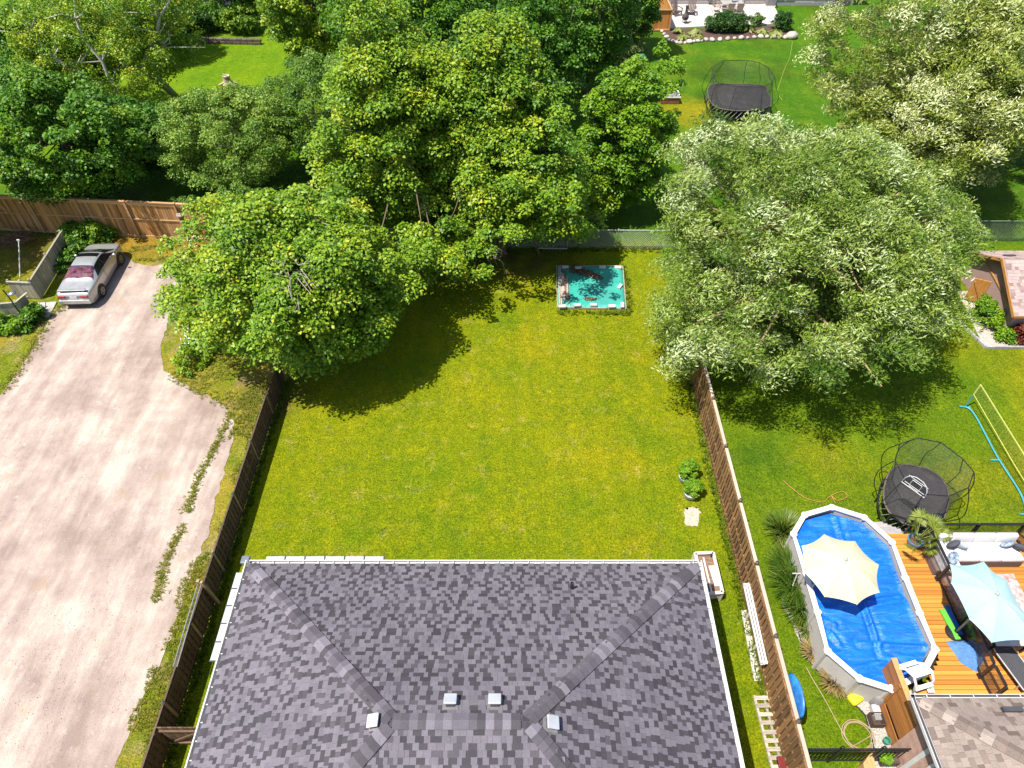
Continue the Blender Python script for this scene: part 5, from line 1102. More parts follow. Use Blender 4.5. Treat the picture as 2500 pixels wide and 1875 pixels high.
for z, o_ in ((.55, -.3), (.28, -.33), (.3, .34)): MB().bar(a - d * -o_ + Vector((0, 0, z)), b3 - d * -o_ + Vector((0, 0, z)), .12, .035).build('step', WT, ldr)
MB().bar(a + Vector((0, 0, .73)), b3 + Vector((0, 0, .73)), .3, .03).build('platform', WT, ldr)
# ------------------------------------------------------------------ parasols
def canopy(name, label, edge_px, ze, hub_px, za, cloth, pole_at, pole_z0, base_fn, sag=.06, cat='umbrella'):
    E_ = [at(u, v, ze) for u, v in edge_px]; Cx = sum((e.x for e in E_)) / len(E_); Cy = sum((e.y for e in E_)) / len(E_); apex = Vector((Cx, Cy, za))
    root = thing(name, label, cat, (pole_at[0], pole_at[1], pole_z0)); n = len(E_)
    for i in range(n):
        a, b3 = E_[i], E_[(i + 1) % n]; mb = MB(); R_ = 8; S_ = 8; g = []
        for r in range(R_ + 1):
            f = r / R_; row = []
            for s in range(S_ + 1):
                h = s / S_; e = a.lerp(b3, h); p = apex.lerp(e, max(f, .02)); p.z += .1 * math.sin(f * math.pi) * 1.0 - sag * f * 4 * h * (1 - h) * .6
                e2 = apex - p; p += Vector((e2.x, e2.y, 0)) * (.055 * f * 4 * h * (1 - h)); row.append(p)
            g.append(row)
        for r in range(R_):
            for s in range(S_): mb.poly([g[r][s], g[r + 1][s], g[r + 1][s + 1], g[r][s + 1]])
        mb.build('canopy_panel', cloth, root, smooth=True, world=True)
        MB().tube([apex - Vector((0, 0, .03)), apex.lerp(a, .5) + Vector((0, 0, .06)), a - Vector((0, 0, .02))], .012, 6).build('rib', M('pole_grey', (.3, .3, .3), .4, metal=.4), root, world=True)
    MB().lathe([(.05, -.02), (.06, .03), (.02, .07)], apex + Vector((0, 0, .02)), 12).build('finial', M('pole_grey', (.3, .3, .3)), root, world=True)
    base_fn(root, apex); return root
CREAM = M('cream_canvas', (.5, .46, .29), .85, .05, 3, sheen=.1); AQUA = M('aqua_canvas', (.27, .42, .44), .85, .06, 3, sheen=.1)
PG = M('pole_grey', (.3, .3, .3))
def b1(root, apex):
    q = Vector(root.location)
    MB().tube([q, q + Vector((0, 0, 2.55)), Vector((apex.x, apex.y, 3.25)), Vector((apex.x, apex.y, 2.9))], .035, 10).build('pole', PG, root, smooth=True, world=True); MB().lathe([(.3, 0), (.3, .05), (.06, .09)], q, 16).build('base', PG, root, world=True)
pq = at(1953, 1478)
def b1(root, apex):
    q = Vector(root.location); MB().tube([q, Vector((q.x, q.y, 1.5)), Vector((apex.x, apex.y, 2.45)), Vector((apex.x, apex.y, 2.9))], .03, 10).build('pole', PG, root, smooth=True, world=True); MB().lathe([(.28, 0), (.28, .05), (.06, .09)], q, 16).build('base', PG, root, world=True)
canopy('garden_umbrella', 'large cream eight sided umbrella over the blue pool', [(2012, 1304), (2088, 1321), (2146, 1379), (2148, 1446), (2093, 1476), (2013, 1457), (1959, 1393), (1957, 1332)], 2.4, (2057, 1373), 2.9, CREAM, (pq.x, pq.y), 0, b1)
# ------------------------------------------------------------------ deck
DZ = 1.16; DW = M('cedar_deck', (.5, .2, .03), .6, .25, 2.5, rnd=.3, stretch=(.5, 7, 7), dirt=(.24, .07, .012), spec=.4)
deck = thing('cedar_deck', 'orange cedar plank deck between the pool and the neighbouring house', 'deck', (14, 9, 0))
def pool_x(y):
    xs = [R3[i].lerp(R3[(i + 1) % n], f / 20).x for i in range(n) for f in range(20) if abs(R3[i].lerp(R3[(i + 1) % n], f / 20).y - y) < .16]
    return max(xs) if xs else None
n = len(R3); ytop = 12.62; y = 5.9
ub = MB().box((0, 0, 0), (1, 1, 1)).mesh('deck_plank'); ub.materials.append(DW); k = 0
while y < ytop:
    px_ = pool_x(y + .07); xs = px_ + .04 if px_ else 11.3
    if y > 11.6: xs = max(xs, 12.75)
    o = put('deck_plank', ub, None, deck, (0, 0, 0)); o.scale = (19 - xs, .127, .035); o.location = ((19 + xs) / 2 - 14, y + .07 - 9, DZ - .018); y += .141; k += 1
MB().box((15.9, ytop + .03, DZ - .12), (6.3, .04, .24)).build('fascia', DW, deck, world=True)
fx = MB(); ptsd = [(pool_x(yy) + .06, yy) for yy in np.arange(7.6, 12.6, .25) if pool_x(yy)]
MB().box((15.8, 9.3, .55), (5.6, 6.4, 1.0)).build('skirting', M('dark_skirting', (.08, .045, .025), .9), deck, world=True)
# glass railings
RM = M('black_rail', (.016, .015, .016), .38); GLS = sheer('smoked_glass', (.05, .035, .03), .3, .06)
RH = .86
def railing(label, pts, glass=True):
    root = thing('glass_railing', label, 'railing', (pts[0][0], pts[0][1], DZ))
    for i, p in enumerate(pts):
        pm = MB().box((p[0], p[1], DZ + RH / 2), (.08, .08, RH)).build('post', RM, root, world=True); MB().box((p[0], p[1], DZ + .03), (.16, .16, .06)).build('post_foot', RM, pm, world=True)
        if i < len(pts) - 1:
            q = pts[i + 1]; a, b3 = Vector((p[0], p[1], 0)), Vector((q[0], q[1], 0)); d = (b3 - a).normalized()
            MB().bar(a + d * .04 + Vector((0, 0, DZ + RH + .02)), b3 - d * .04 + Vector((0, 0, DZ + RH + .02)), .075, .045).build('top_rail', RM, root, world=True)
            MB().bar(a + d * .04 + Vector((0, 0, DZ + .08)), b3 - d * .04 + Vector((0, 0, DZ + .08)), .05, .04).build('bottom_rail', RM, root, world=True)
            MB().bar(a + d * .06 + Vector((0, 0, DZ + .47)), b3 - d * .06 + Vector((0, 0, DZ + .47)), .012, .72).build('glass_pane', GLS, root, world=True)
railing('black glass railing running along the pool side of the seating deck', [(13.93, 12.45), (13.93, 10.96), (13.92, 9.44), (13.86, 7.83), (13.9, 7.2)])
railing('black glass railing behind the white sofa', [(14.05, 12.5), (15.6, 12.5), (17.15, 12.5), (17.3, 12.05), (17.3, 10.6)])
# steps down from the deck
stp = thing('deck_steps', 'grey deck steps leading down beside the pool end to the trampoline', 'steps', (13.1, 12.7, 0)); GS = M('grey_step', (.3, .28, .27), .8, .2, 4, rnd=.1)
for i in range(5): MB().box((0, .1 + i * .2, DZ - .1 - i * .21), (.8, .24, .05)).build('tread', GS, stp)
for s in (-.42, .42): MB().bar((s, 0, DZ - .12), (s, 1.05, .05), .05, .2).build('stringer', GS, stp)
MB().bar((.42, -.05, DZ + .8), (.42, .95, .85), .06, .06).build('handrail', RM, stp)
for y_, z0, z1 in ((-.02, DZ - .1, DZ + .8), (.9, .05, .88)): MB().bar((.42, y_, z0), (.42, y_, z1), .06, .06).build('post', RM, stp)
# sofa
WK = M('dark_wicker', (.12, .085, .075), .8, .3, 30, bump=.5, bscale=80); CU = M('white_cushion', (.56, .54, .53), .9, .05, 4, sheen=.1)
so = thing('outdoor_sofa', 'long white cushioned wicker sofa on the deck', 'sofa', (15.4, 11.85, DZ))
MB().box((0.05, -.02, .16), (2.75, .85, .32)).build('wicker_base', WK, so, bevel=.02); MB().box((0.05, .39, .38), (2.75, .1, .75)).build('wicker_back', WK, so, bevel=.02)
MB().box((-1.28, -.3, .16), (.6, .9, .32)).build('wicker_base', WK, so, bevel=.02)
for i in range(3): MB().box((-.42 + i * .72, -.08, .4), (.71, .74, .17)).build('seat_cushion', CU, so, bevel=.05, seg=3, smooth=True); MB().box((-.42 + i * .72, .29, .64), (.71, .17, .36), Matrix.Rotation(-.15, 3, 'X')).build('back_cushion', CU, so, bevel=.06, seg=3, smooth=True)
MB().box((-1.14, -.28, .4), (.66, 1.15, .17)).build('chaise_cushion', CU, so, bevel=.05, seg=3, smooth=True); MB().box((-1.14, .3, .62), (.64, .16, .34)).build('back_cushion', CU, so, bevel=.05, seg=3, smooth=True)
NAVY = M('charcoal_cushion', (.06, .062, .075), .9, .15, 6); STR = M('blue_striped_cushion', (.3, .4, .55), .9, .5, 3, stretch=(1, 12, 1), col2=(.62, .62, .62)); BLU = M('blue_print_cushion', (.05, .18, .38), .9, .6, 9, col2=(.5, .55, .6))
for i, (x, y_, z, rz, mt, lb) in enumerate(((-.86, .02, .68, .5, NAVY, 'charcoal throw cushion at the left end of the sofa'), (-.62, .0, .66, -.6, STR, 'blue striped cushion beside the left charcoal one'), (-1.05, -.45, .6, 1.2, BLU, 'blue print cushion lying on the sofa chaise'), (.95, .05, .62, .3, BLU, 'blue print cushion at the right of the sofa'), (1.28, -.12, .68, -.6, NAVY, 'charcoal throw cushion at the right end of the sofa'))):
    o = MB().blob((0, 0, 0), (.24, .1, .22), random.Random(i), 14, 8, .02).build('throw_cushion', mt, smooth=True); o.location = (15.4 + x, 11.85 + y_, DZ + z); o.rotation_euler = (.45, 0, rz); tag(o, lb, 'cushion', 'cushions on the sofa')
rug = MB().box((0, 0, .006), (2.4, 1.5, .012)).build('outdoor_rug', M('red_rug', (.42, .13, .1), .95, .2, 6, col2=(.55, .5, .47))); rug.location = (15.3, 10.4, DZ + .003); tag(rug, 'red and white outdoor rug under the aqua umbrella', 'rug')
tb = thing('patio_table', 'pale patio table under the aqua umbrella', 'table', (14.05 + .6, 9.25, DZ))
MB().box((.25, 0, .7), (1.2, 1.6, .04)).build('table_top', M('pale_table', (.4, .38, .35), .5), tb, bevel=.01)
for sx_, sy in ((-.25, -.7), (.75, -.7), (-.25, .7), (.75, .7)): MB().box((sx_, sy, .34), (.06, .06, .68)).build('leg', RM, tb)
def b2f(root, apex):
    q = Vector(root.location); MB().tube([q, Vector((apex.x, apex.y, apex.z - .02))], .03, 10).build('pole', PG, root, smooth=True, world=True); MB().lathe([(.3, 0), (.3, .06), (.05, .12)], q, 16).build('base', RM, root, world=True)
ae = [(2319, 1377), (2402, 1371), (2458, 1415), (2522, 1525), (2530, 1565), (2421, 1569), (2367, 1512), (2322, 1423)]; ac = [at(u, v, 3.3) for u, v in ae]
canopy('patio_umbrella', 'pale aqua oblong umbrella over the deck table', ae, 3.3, None, 3.72, AQUA, (sum(p.x for p in ac) / 8, sum(p.y for p in ac) / 8), DZ, b2f)
# palm in blue pot
pp = at(2225, 1332, DZ); pr = thing('potted_palm', 'fan palm in a blue pot at the deck corner', 'potted plant', (pp.x, pp.y, DZ))
MB().lathe([(.16, 0), (.21, .2), (.25, .36), (.27, .4), (.24, .4), (.22, .34), (.0, .33)], (0, 0, 0), 20).build('pot', M('blue_glaze', (.04, .17, .26), .3, .2, 4), pr, smooth=True)
MB().lathe([(.22, .335), (.0, .36)], (0, 0, 0), 12).build('soil', M('pot_soil', (.09, .05, .035), .95), pr)
PALM = leaf_mat('palm_leaf', [(0, (.05, .1, .008)), (.5, (.13, .18, .015)), (1, (.3, .3, .06))]); rg = np.random.default_rng(5); mbs = MB()
for k in range(16):
    th = rg.uniform(0, 6.28); el = rg.uniform(.35, 1.25); ln = rg.uniform(.45, .85); d = np.array([math.cos(th) * math.cos(el), math.sin(th) * math.cos(el), math.sin(el)]); tip = d * ln + np.array([.0, 0, .36]); mbs.tube([(0, 0, .34), tuple(d * ln * .5 + np.array([0, 0, .36])), tuple(tip)], [.012, .01, .007], 5)
    m_ = 22; ph = np.linspace(-1.7, 1.7, m_); side = np.cross(d, [0, 0, 1]); side /= np.linalg.norm(side); fr_ = d * .9 + np.array([0, 0, -.25]); dirs = np.cos(ph)[:, None] * fr_ + np.sin(ph)[:, None] * side; L_ = .36 * rg.uniform(.85, 1.1, m_)
    pos = tip + dirs * L_[:, None] * .5; pos[:, 2] -= .05 * np.abs(np.sin(ph)); nrm = np.cross(d, side) + rg.normal(size=(m_, 3)) * .15
    put('frond', quads_mesh('frond', leaves(pos, nrm, dirs, L_, np.full(m_, .05), .1), np.clip(rg.normal(.55, .2, m_), 0, 1)), PALM, pr)
mbs.build('stalk', M('palm_stalk', (.16, .2, .04), .7), pr)
# things lying on the deck
def flat_obj(name, label, cat, pts, z, h, mat, bev=.02):
    c = sum((Vector((p[0], p[1], 0)) for p in pts), Vector()) / len(pts); o = MB().prism([(p[0] - c.x, p[1] - c.y) for p in pts], 0, h).build(name, mat, bevel=bev); o.location = (c.x, c.y, z); return tag(o, label, cat)
def strip_px(a, b3, w, z):
    a, b3 = at(*a, z), at(*b3, z); d = (b3 - a).normalized(); nn = Vector((-d.y, d.x, 0)) * w / 2; return [a + nn, b3 + nn, b3 - nn, a - nn]
flat_obj('foam_float', 'bright green foam float lying on the deck', 'float', strip_px((2297, 1489), (2337, 1564), .17, DZ), DZ + .004, .11, M('green_foam', (.09, .42, .03), .7, .06), .03)
flat_obj('foam_float', 'blue foam float lying on the deck against the green one', 'float', strip_px((2308, 1481), (2343, 1553), .15, DZ), DZ + .004, .12, M('blue_foam', (.012, .09, .3), .7, .1), .03)
q0 = at(2352, 1545, DZ)
o = MB().blob((0, 0, .16), (.16, .2, .17), random.Random(3), 12, 8, .05).build('swim_vest', M('navy_vest', (.01, .03, .13), .7, .4, 6, col2=(.06, .3, .02)), smooth=True); o.location = (q0.x + .15, q0.y, DZ); tag(o, 'navy and green swim vest at the railing post', 'vest')
rg = np.random.default_rng(12); tw = [at(2309, 1565, DZ), at(2378, 1562, DZ), at(2402, 1608, DZ), at(2385, 1642, DZ), at(2345, 1618, DZ)]; ctr = sum(tw, Vector()) / 5; mb = MB(); ns = 40
for r in range(13):
    f = r / 12
    for k in range(ns):
        a = k / ns * 5; i = int(a); e = tw[i].lerp(tw[(i + 1) % 5], a - i); p = ctr.lerp(e, f); h = .3 * (1 - f ** 2) * (.55 + .45 * max(0, min(1, (p.x - ctr.x + .35) / .5))) + .035 * math.sin(k * 1.9 + r) * math.sin(f * 3.1) + .02 * math.sin(r * 2.2 + k * .5); mb.v.append((p.x - ctr.x, p.y - ctr.y, max(.015, h) if r < 12 else .005))
for r in range(12):
    for k in range(ns): mb.f.append((r * ns + k, (r + 1) * ns + k, (r + 1) * ns + (k + 1) % ns, r * ns + (k + 1) % ns))
o = mb.build('bean_bag', M('blue_cloth', (.07, .17, .36), .85, .2, 4, bump=.4, bscale=14), smooth=True); o.location = (ctr.x, ctr.y, DZ); tag(o, 'crumpled light blue beach cushion on the deck', 'cushion')
# lounger
lg = thing('sun_lounger', 'dark mesh sun lounger at the lower end of the aqua umbrella', 'sun lounger', (*at(2468, 1610, DZ + .3)[:2], DZ), math.radians(14))
MS = M('charcoal_mesh', (.05, .05, .055), .8, .2, 20); AL = M('grey_frame', (.32, .31, .3), .4, metal=.4)
for s in (-.3, .3): MB().tube([(s, -.85, .32), (s, .3, .32), (s, .85, .5)], .025, 8).build('side_rail', AL, lg)
MB().box((0, -.28, .325), (.56, 1.14, .02)).build('mesh_seat', MS, lg); MB().box((0, .575, .42), (.56, .58, .02), Matrix.Rotation(.32, 3, 'X')).build('mesh_back', MS, lg)
for x in (-.3, .3):
    for yy in (-.7, .55): MB().tube([(x, yy, 0), (x, yy, .32)], .022, 8).build('leg', AL, lg)
MB().bar((-.3, -.85, .32), (.3, -.85, .32), .04, .04).build('foot_rail', AL, lg)
# wooden privacy screen at the deck end
scn = thing('privacy_screen', 'orange cedar board screen box at the near end of the pool', 'screen', (11.1, 7.1, 0)); SCW = M('cedar_screen_board', (.3, .115, .025), .7, .3, 3, rnd=.2, stretch=(6, .5, 6)); SY0, SY1 = 6.22, 8.05; sb = MB().box((0, 0, 0), (1, 1, 1)).mesh('screen_board'); sb.materials.append(SCW)
for i in range(12):
    if i == 3: continue
    o = put('board', sb, None, scn); o.scale = (.03, SY1 - SY0, .138); o.location = (0, (SY0 + SY1) / 2 - 7.1, .12 + i * .145)
for i in range(12): o = put('board', sb, None, scn); o.scale = (.9, .03, .138); o.location = (.46, SY0 - .03 - 7.1, .12 + i * .12)
for y_ in (SY0 + .02, 7.3, SY1): MB().box((.05, y_ - 7.1, .92), (.09, .09, 1.84)).build('post', SCW, scn)
MB().box((.03, (SY0 + SY1) / 2 - 7.1, 1.86), (.16, SY1 - SY0 + .1, .035)).build('cap_board', M('cedar_cap', (.48, .24, .08), .7, .2, 2), scn)
MB().box((-.03, 7.35 - 7.1, 1.15), (.04, .12, 1.2)).build('batten', SCW, scn)
o = MB().blob((0, 0, .1), (.14, .14, .12), random.Random(1), 14, 8, 0).build('yellow_ball', M('yellow_ball', (.4, .38, .03), .5), smooth=True); q = at(2230, 1765, 1.3); o.location = (11.55, 6.6, 1.18); tag(o, 'dull yellow ball behind the cedar screen', 'ball')
# pump equipment and small things on the gravel bed
eq = thing('pool_filter', 'grey cylindrical pool filter tank beside the cedar screen', 'pool filter', (*at(2135, 1712)[:2], 0)); GRY = M('filter_grey', (.2, .19, .18), .6, .1, 5)
MB().lathe([(.2, 0), (.22, .1), (.22, .5), (.15, .62), (.05, .66)], (0, 0, 0), 16).build('tank', GRY, eq, smooth=True); MB().lathe([(.07, 0), (.07, .1)], (0, 0, .65), 10).build('valve', BLK, eq)
eq = thing('pool_pump', 'small grey pool pump in front of the filter tank', 'pump', (*at(2133, 1738)[:2], 0)); MB().box((0, 0, .14), (.24, .3, .24)).build('motor', M('pump_grey', (.4, .4, .42), .5), eq, bevel=.04); MB().box((0, -.2, .1), (.2, .18, .18)).build('basket', GRY, eq, bevel=.03)
cr_ = thing('brown_crate', 'dark slatted crate beside the pool pump', 'crate', (*at(2135, 1762)[:2], 0))
for z in (.06, .16, .26):
    for x, y_, a, b4 in ((0, -.17, .38, .03), (0, .17, .38, .03), (-.18, 0, .03, .3), (.18, 0, .03, .3)): MB().box((x, y_, z), (a, b4, .07)).build('slat', M('crate_wood', (.06, .035, .025), .9), cr_)
MB().box((0, 0, .02), (.34, .32, .02)).build('floor_board', M('crate_wood', (.06, .035, .025)), cr_)
o = MB().box((0, 0, .11), (.42, .34, .21)).build('yellow_float', M('yellow_foam', (.6, .55, .02), .55, .08), bevel=.07, seg=4, smooth=True); q = at(2084, 1708); o.location = (q.x, q.y, .015); o.rotation_euler = (0, 0, .5); tag(o, 'bright yellow float on the gravel beside the pool', 'float')
o = MB().lathe([(.09, 0), (.11, .17), (.09, .17), (.08, .03)], (0, 0, 0), 12).build('green_pot', M('green_pot', (.04, .2, .13), .6)); q = at(2161, 1812); o.location = (q.x, q.y, .015); tag(o, 'tiny green pot on the gravel by the cedar screen', 'pot')
dp = thing('dark_planter', 'dark brown planter box with a green plant at the bottom', 'planter', (*at(2168, 1855)[:2], 0)); MB().box((.1, 0, .18), (.85, .38, .32)).build('box', M('dark_resin', (.05, .042, .038), .6), dp, bevel=.02); MB().box((.1, 0, .335), (.75, .28, .03)).build('soil', M('pot_soil', (.09, .05, .035)), dp)
rg = np.random.default_rng(8); cs = rg.normal(size=(8, 3)) * .07 + np.array([-.2, 0, .45]); vv, tt = foliage(rg, cs, rg.uniform(.08, .13, 8), 60, .1, .6); put('foliage', quads_mesh('foliage', vv, tt), LIME, dp)
flat_obj('cedar_bench', 'short plank bench of pale cedar at the iron railing', 'bench', [at(*p, .5) for p in ((2108, 1862), (2130, 1832), (2145, 1900), (2115, 1905))], 0, .5, M('pale_cedar', (.45, .25, .1), .7, .2, 3, stretch=(6, .6, 6)), .01)
sd = thing('garden_spade', 'pale spade stuck in the grass clump beside the pool', 'spade', (*at(1921, 1472)[:2], .02)); MB().prism([(-.12, -.14), (.1, -.16), (.15, .02), (.06, .16), (-.1, .12)], .12, .15).build('blade', M('pale_metal', (.42, .41, .4), .5, .1, 4), sd, bevel=.008); MB().tube([(.03, .1, .14), (.2, .45, .5), (.26, .6, .85)], .018, 8).build('shaft', M('pale_shaft', (.42, .4, .38), .5), sd)
MB().tube([(.1, .62, .86), (.42, .6, .88)], .02, 8).build('grip', M('pale_shaft', (.42, .4, .38)), sd)
# hoses and ropes in the grass
def hose(label, px, r, mat, z=.03, name='garden_hose', cat='hose', loops=None):
    pts = [at(u, v, z) for u, v in px]; pts = smooth_line(pts, 6)
    if loops:
        c, rx, ry, k = loops; c = at(*c, z); rng = random.Random(7); pts += [Vector((c.x + rx * (1 + .12 * math.sin(a * .37)) * math.cos(a) + rng.uniform(-.01, .01), c.y + ry * (1 + .1 * math.cos(a * .23)) * math.sin(a), z + .004 * a / 6.28)) for a in np.arange(0, 6.283 * k, .3)]
    return tag(MB().tube(pts, r, 6).build(name, mat, smooth=True), label, cat)
def smooth_line(p, k):
    out = []
    for i in range(len(p) - 1):
        a, b3, c, d = p[max(i - 1, 0)], p[i], p[i + 1], p[min(i + 2, len(p) - 1)]
        for j in range(k):
            t = j / k; out.append(.5 * ((2 * b3) + (c - a) * t + (2 * a - 5 * b3 + 4 * c - d) * t * t + (3 * b3 - a - 3 * c + d) * t ** 3))
    return out + [p[-1]]
TN = M('tan_hose', (.3, .22, .12), .6, .15); OR = M('orange_rope', (.38, .2, .05), .8, .15)
hose('tan garden hose trailing over the lawn to a coil by the iron railing', [(1968, 1628), (1985, 1660), (2015, 1710), (2050, 1775), (2070, 1810), (2082, 1822)], .016, TN, loops=((2095, 1795), .42, .4, 3.2))
hose('thin orange rope lying loose on the lawn behind the pool', [(1912, 1172), (1925, 1185), (1950, 1205), (1965, 1215), (1985, 1222), (2010, 1226), (2022, 1215), (2040, 1205), (2058, 1200), (2068, 1212), (2045, 1222), (2030, 1210), (2040, 1228)], .013, OR, name='loose_rope', cat='rope')
hose('thin yellow line lying across the far lawn', [(1935, 100), (1928, 140), (1915, 170), (1905, 200), (1898, 225), (1910, 245)], .014, M('yellow_line', (.3, .36, .05), .7), name='loose_line', cat='rope')
# ------------------------------------------------------------------ trampolines
NET = sheer('black_net', (.1, .095, .08), .3, .9); MATB = M('black_mat', (.028, .025, .027), .75, .25, 3, world=True, dirt=(.06, .052, .05))
def trampoline(label, mat_pts, mz, hoop_pts, hz, nrods, cen, rod_mat, sub=4):
    root = thing('trampoline', label, 'trampoline', (cen[0], cen[1], 0)); A = smooth_closed([Vector((*p, mz)) for p in mat_pts], sub); H_ = [Vector((*p, hz)) for p in hoop_pts]; c = Vector((cen[0], cen[1], mz)); n = len(A)
    mb = MB()
    for k in range(5):
        for p in A: q = c.lerp(p, max(.02, k / 4)); mb.v.append((q.x, q.y, mz - .03 * (1 - (k / 4) ** 2)))
    for k in range(4):
        for i in range(n): mb.f.append((k * n + i, (k + 1) * n + i, (k + 1) * n + (i + 1) % n, k * n + (i + 1) % n))
    mb.build('jump_mat', MATB, root, smooth=True, world=True)
    MB().tube([p + Vector((0, 0, .015)) for p in A], .035, 6, True).build('mat_edge', M('brown_edge', (.1, .08, .065), .8), root, smooth=True, world=True)
    low = [c + (p - c) * 1.02 + Vector((0, 0, -mz + .38)) for p in A]; MB().tube(low, .035, 8, True).build('base_frame', RM, root, smooth=True, world=True)
    for i in range(nrods):
        f = i / nrods * n; j = int(f); p = A[j].lerp(A[(j + 1) % n], f - j); g = (f + n / nrods * 1.2) % n; j2 = int(g); q = low[j2].lerp(low[(j2 + 1) % n], g - j2); MB().tube([p, q], .011, 5).build('spring_rod', rod_mat, root, world=True)
    for i in range(0, n, max(1, n // 6)): MB().tube([low[i], (low[i].x, low[i].y, 0)], .03, 8).build('leg', RM, root, world=True)
    HS = H_; m_ = len(HS); MB().tube(HS, .018, 6, True).build('hoop', RM, root, world=True)
    net = MB(); prev = None
    for i in range(m_):
        a, b3 = HS[i], HS[(i + 1) % m_]; pa, pb = nearest(A, a, c), nearest(A, b3, c)
        for k in range(4):
            f0, f1 = k / 4, (k + 1) / 4; bow = lambda f, p, q: p.lerp(q, f) + (c - Vector((p.x, p.y, mz))) * (.02 * math.sin(math.pi * f)); net.poly([bow(f0, pa, a), bow(f0, pb, b3), bow(f1, pb, b3), bow(f1, pa, a)])
        out = (Vector((a.x, a.y, 0)) - Vector((c.x, c.y, 0))).normalized(); foot = Vector((*(pa + out * .06)[:2], .38)); MB().tube(smooth_line([foot, foot + out * .38 + Vector((0, 0, .75)), a + out * .28 + Vector((0, 0, -.65)), a], 5), .017, 6).build('net_pole', RM, root, smooth=True, world=True)
    net.build('safety_net', NET, root, world=True); return root
def smooth_closed(p, k):
    n = len(p); out = []
    for i in range(n):
        a, b3, c, d = p[i - 1], p[i], p[(i + 1) % n], p[(i + 2) % n]
        for j in range(k): t = j / k; out.append(.5 * ((2 * b3) + (c - a) * t + (2 * a - 5 * b3 + 4 * c - d) * t * t + (3 * b3 - a - 3 * c + d) * t ** 3))
    return out
def nearest(A, p, c):
    d = Vector((p.x - c.x, p.y - c.y, 0)).normalized(); return max(A, key=lambda q: Vector((q.x - c.x, q.y - c.y, 0)).normalized().dot(d))
mpx = [at(*p, .85)[:2] for p in ((2219, 1136), (2275, 1150), (2312, 1190), (2312, 1245), (2290, 1278), (2243, 1286), (2190, 1270), (2158, 1225), (2165, 1165), (2190, 1140))]
hpx = [at(*p, 2.45)[:2] for p in ((2197, 1084), (2239, 1069), (2297, 1080), (2351, 1121), (2378, 1152), (2365, 1190), (2318, 1211), (2255, 1206), (2209, 1170), (2185, 1124))]
c0 = (sum(p[0] for p in mpx) / 10, sum(p[1] for p in mpx) / 10)
tr = trampoline('black oval trampoline with net and hoop beside the blue pool', mpx, .85, hpx, 2.45, 36, c0, M('rod_grey', (.3, .29, .28), .5))
ba, bb_ = at(2203, 1176, 2.35), at(2256, 1214, 2.35); dv = (bb_ - ba); ex = dv.normalized(); wv = dv.length
brd = [(-.5, 0), (.5, 0), (.46, .3), (.34, .5), (.15, .6), (-.15, .6), (-.34, .5), (-.46, .3)]; midp = (ba + bb_) / 2
P3 = lambda x, z, o_=0: midp + ex * (x * wv * 1.05) + Vector((0, 0, z * .95)) + Vector((-ex.y, ex.x, 0)) * o_
mb = MB(); mb.hexa([P3(x, z, -.01) for x, z in brd], [P3(x, z, .01) for x, z in brd]); mb.build('backboard', sheer('smoke_board', (.03, .03, .03), .75, .3), tr, world=True)
WL = M('white_line', (.5, .48, .46), .6); MB().tube([P3(x, z, -.02) for x, z in brd], .014, 6, True).build('board_outline', WL, tr, world=True); MB().tube([P3(x, z, -.02) for x, z in ((-.2, .05), (.2, .05), (.2, .4), (-.2, .4))], .012, 6, True).build('target_square', WL, tr, world=True)
for z in (.48, .12): MB().tube([P3(-.42, z, -.02), P3(.42, z, -.02)], .01, 6).build('board_bar', WL, tr, world=True)
hc = P3(0, .02, .28); MB().tube([hc + Vector((.2 * math.cos(a), .2 * math.sin(a), 0)) for a in np.arange(0, 6.28, .5)], .012, 6, True).build('basket_ring', WL, tr, world=True)
mpx = [at(*p, .9)[:2] for p in ((1738, 208), (1798, 206), (1860, 209), (1874, 225), (1882, 254), (1860, 266), (1798, 271), (1745, 260), (1728, 230))]
hpx = [at(*p, 2.55)[:2] for p in ((1739, 163), (1768, 147), (1825, 147), (1855, 153), (1877, 166), (1891, 187), (1884, 202), (1861, 212), (1798, 211), (1752, 202), (1742, 185))]
c0 = (sum(p[0] for p in mpx) / 9, sum(p[1] for p in mpx) / 9)
trampoline('large black rounded trampoline with net on the far lawn', mpx, .9, hpx, 2.55, 44, c0, M('rod_pale', (.5, .46, .44), .5))
# ------------------------------------------------------------------ volleyball net
vb = thing('net_stand', 'teal and yellow volleyball net standing on the right lawn', 'net', (19.25, 19.55, 0)); TEAL = M('teal_tube', (.05, .28, .33), .4, .1, 3); YEL = M('yellow_tape', (.5, .5, .14), .7, .08)
ptv = [at(2356, 993, .06), at(2436, 1117, .06), at(2491, 1204, .06), at(2510, 1262, .06)]
tv = smooth_line([at(2356, 993, .06), at(2379, 1012, .06), at(2436, 1117, .06), at(2491, 1204, .06), at(2508, 1262, .06), (at(2512, 1290, .06))], 6)
MB().tube(tv, .035, 8).build('ground_tube', TEAL, vb, smooth=True, world=True)
for (a, b3) in (((2342, 992), (2369, 995)), ((2418, 1123), (2437, 1123)), ((2490, 1255), (2510, 1255))): MB().tube([at(*a, .04), at(*b3, .04)], .035, 8).build('foot_bar', TEAL, vb, world=True)
p0 = at(2356, 993); p0t = Vector((p0.x, p0.y, 1.35)); p1 = Vector((19.15, 12.6, 0)); p1t = p1 + Vector((0, 0, 1.35))
pb0 = p0 + Vector((0, 0, .75)); MB().tube([p0, pb0], .03, 8).build('pole', TEAL, vb, world=True); MB().tube([pb0, p0t], .03, 8).build('pole_top', YEL, vb, world=True); MB().tube([p1, p1t], .03, 8).build('pole', TEAL, vb, world=True)
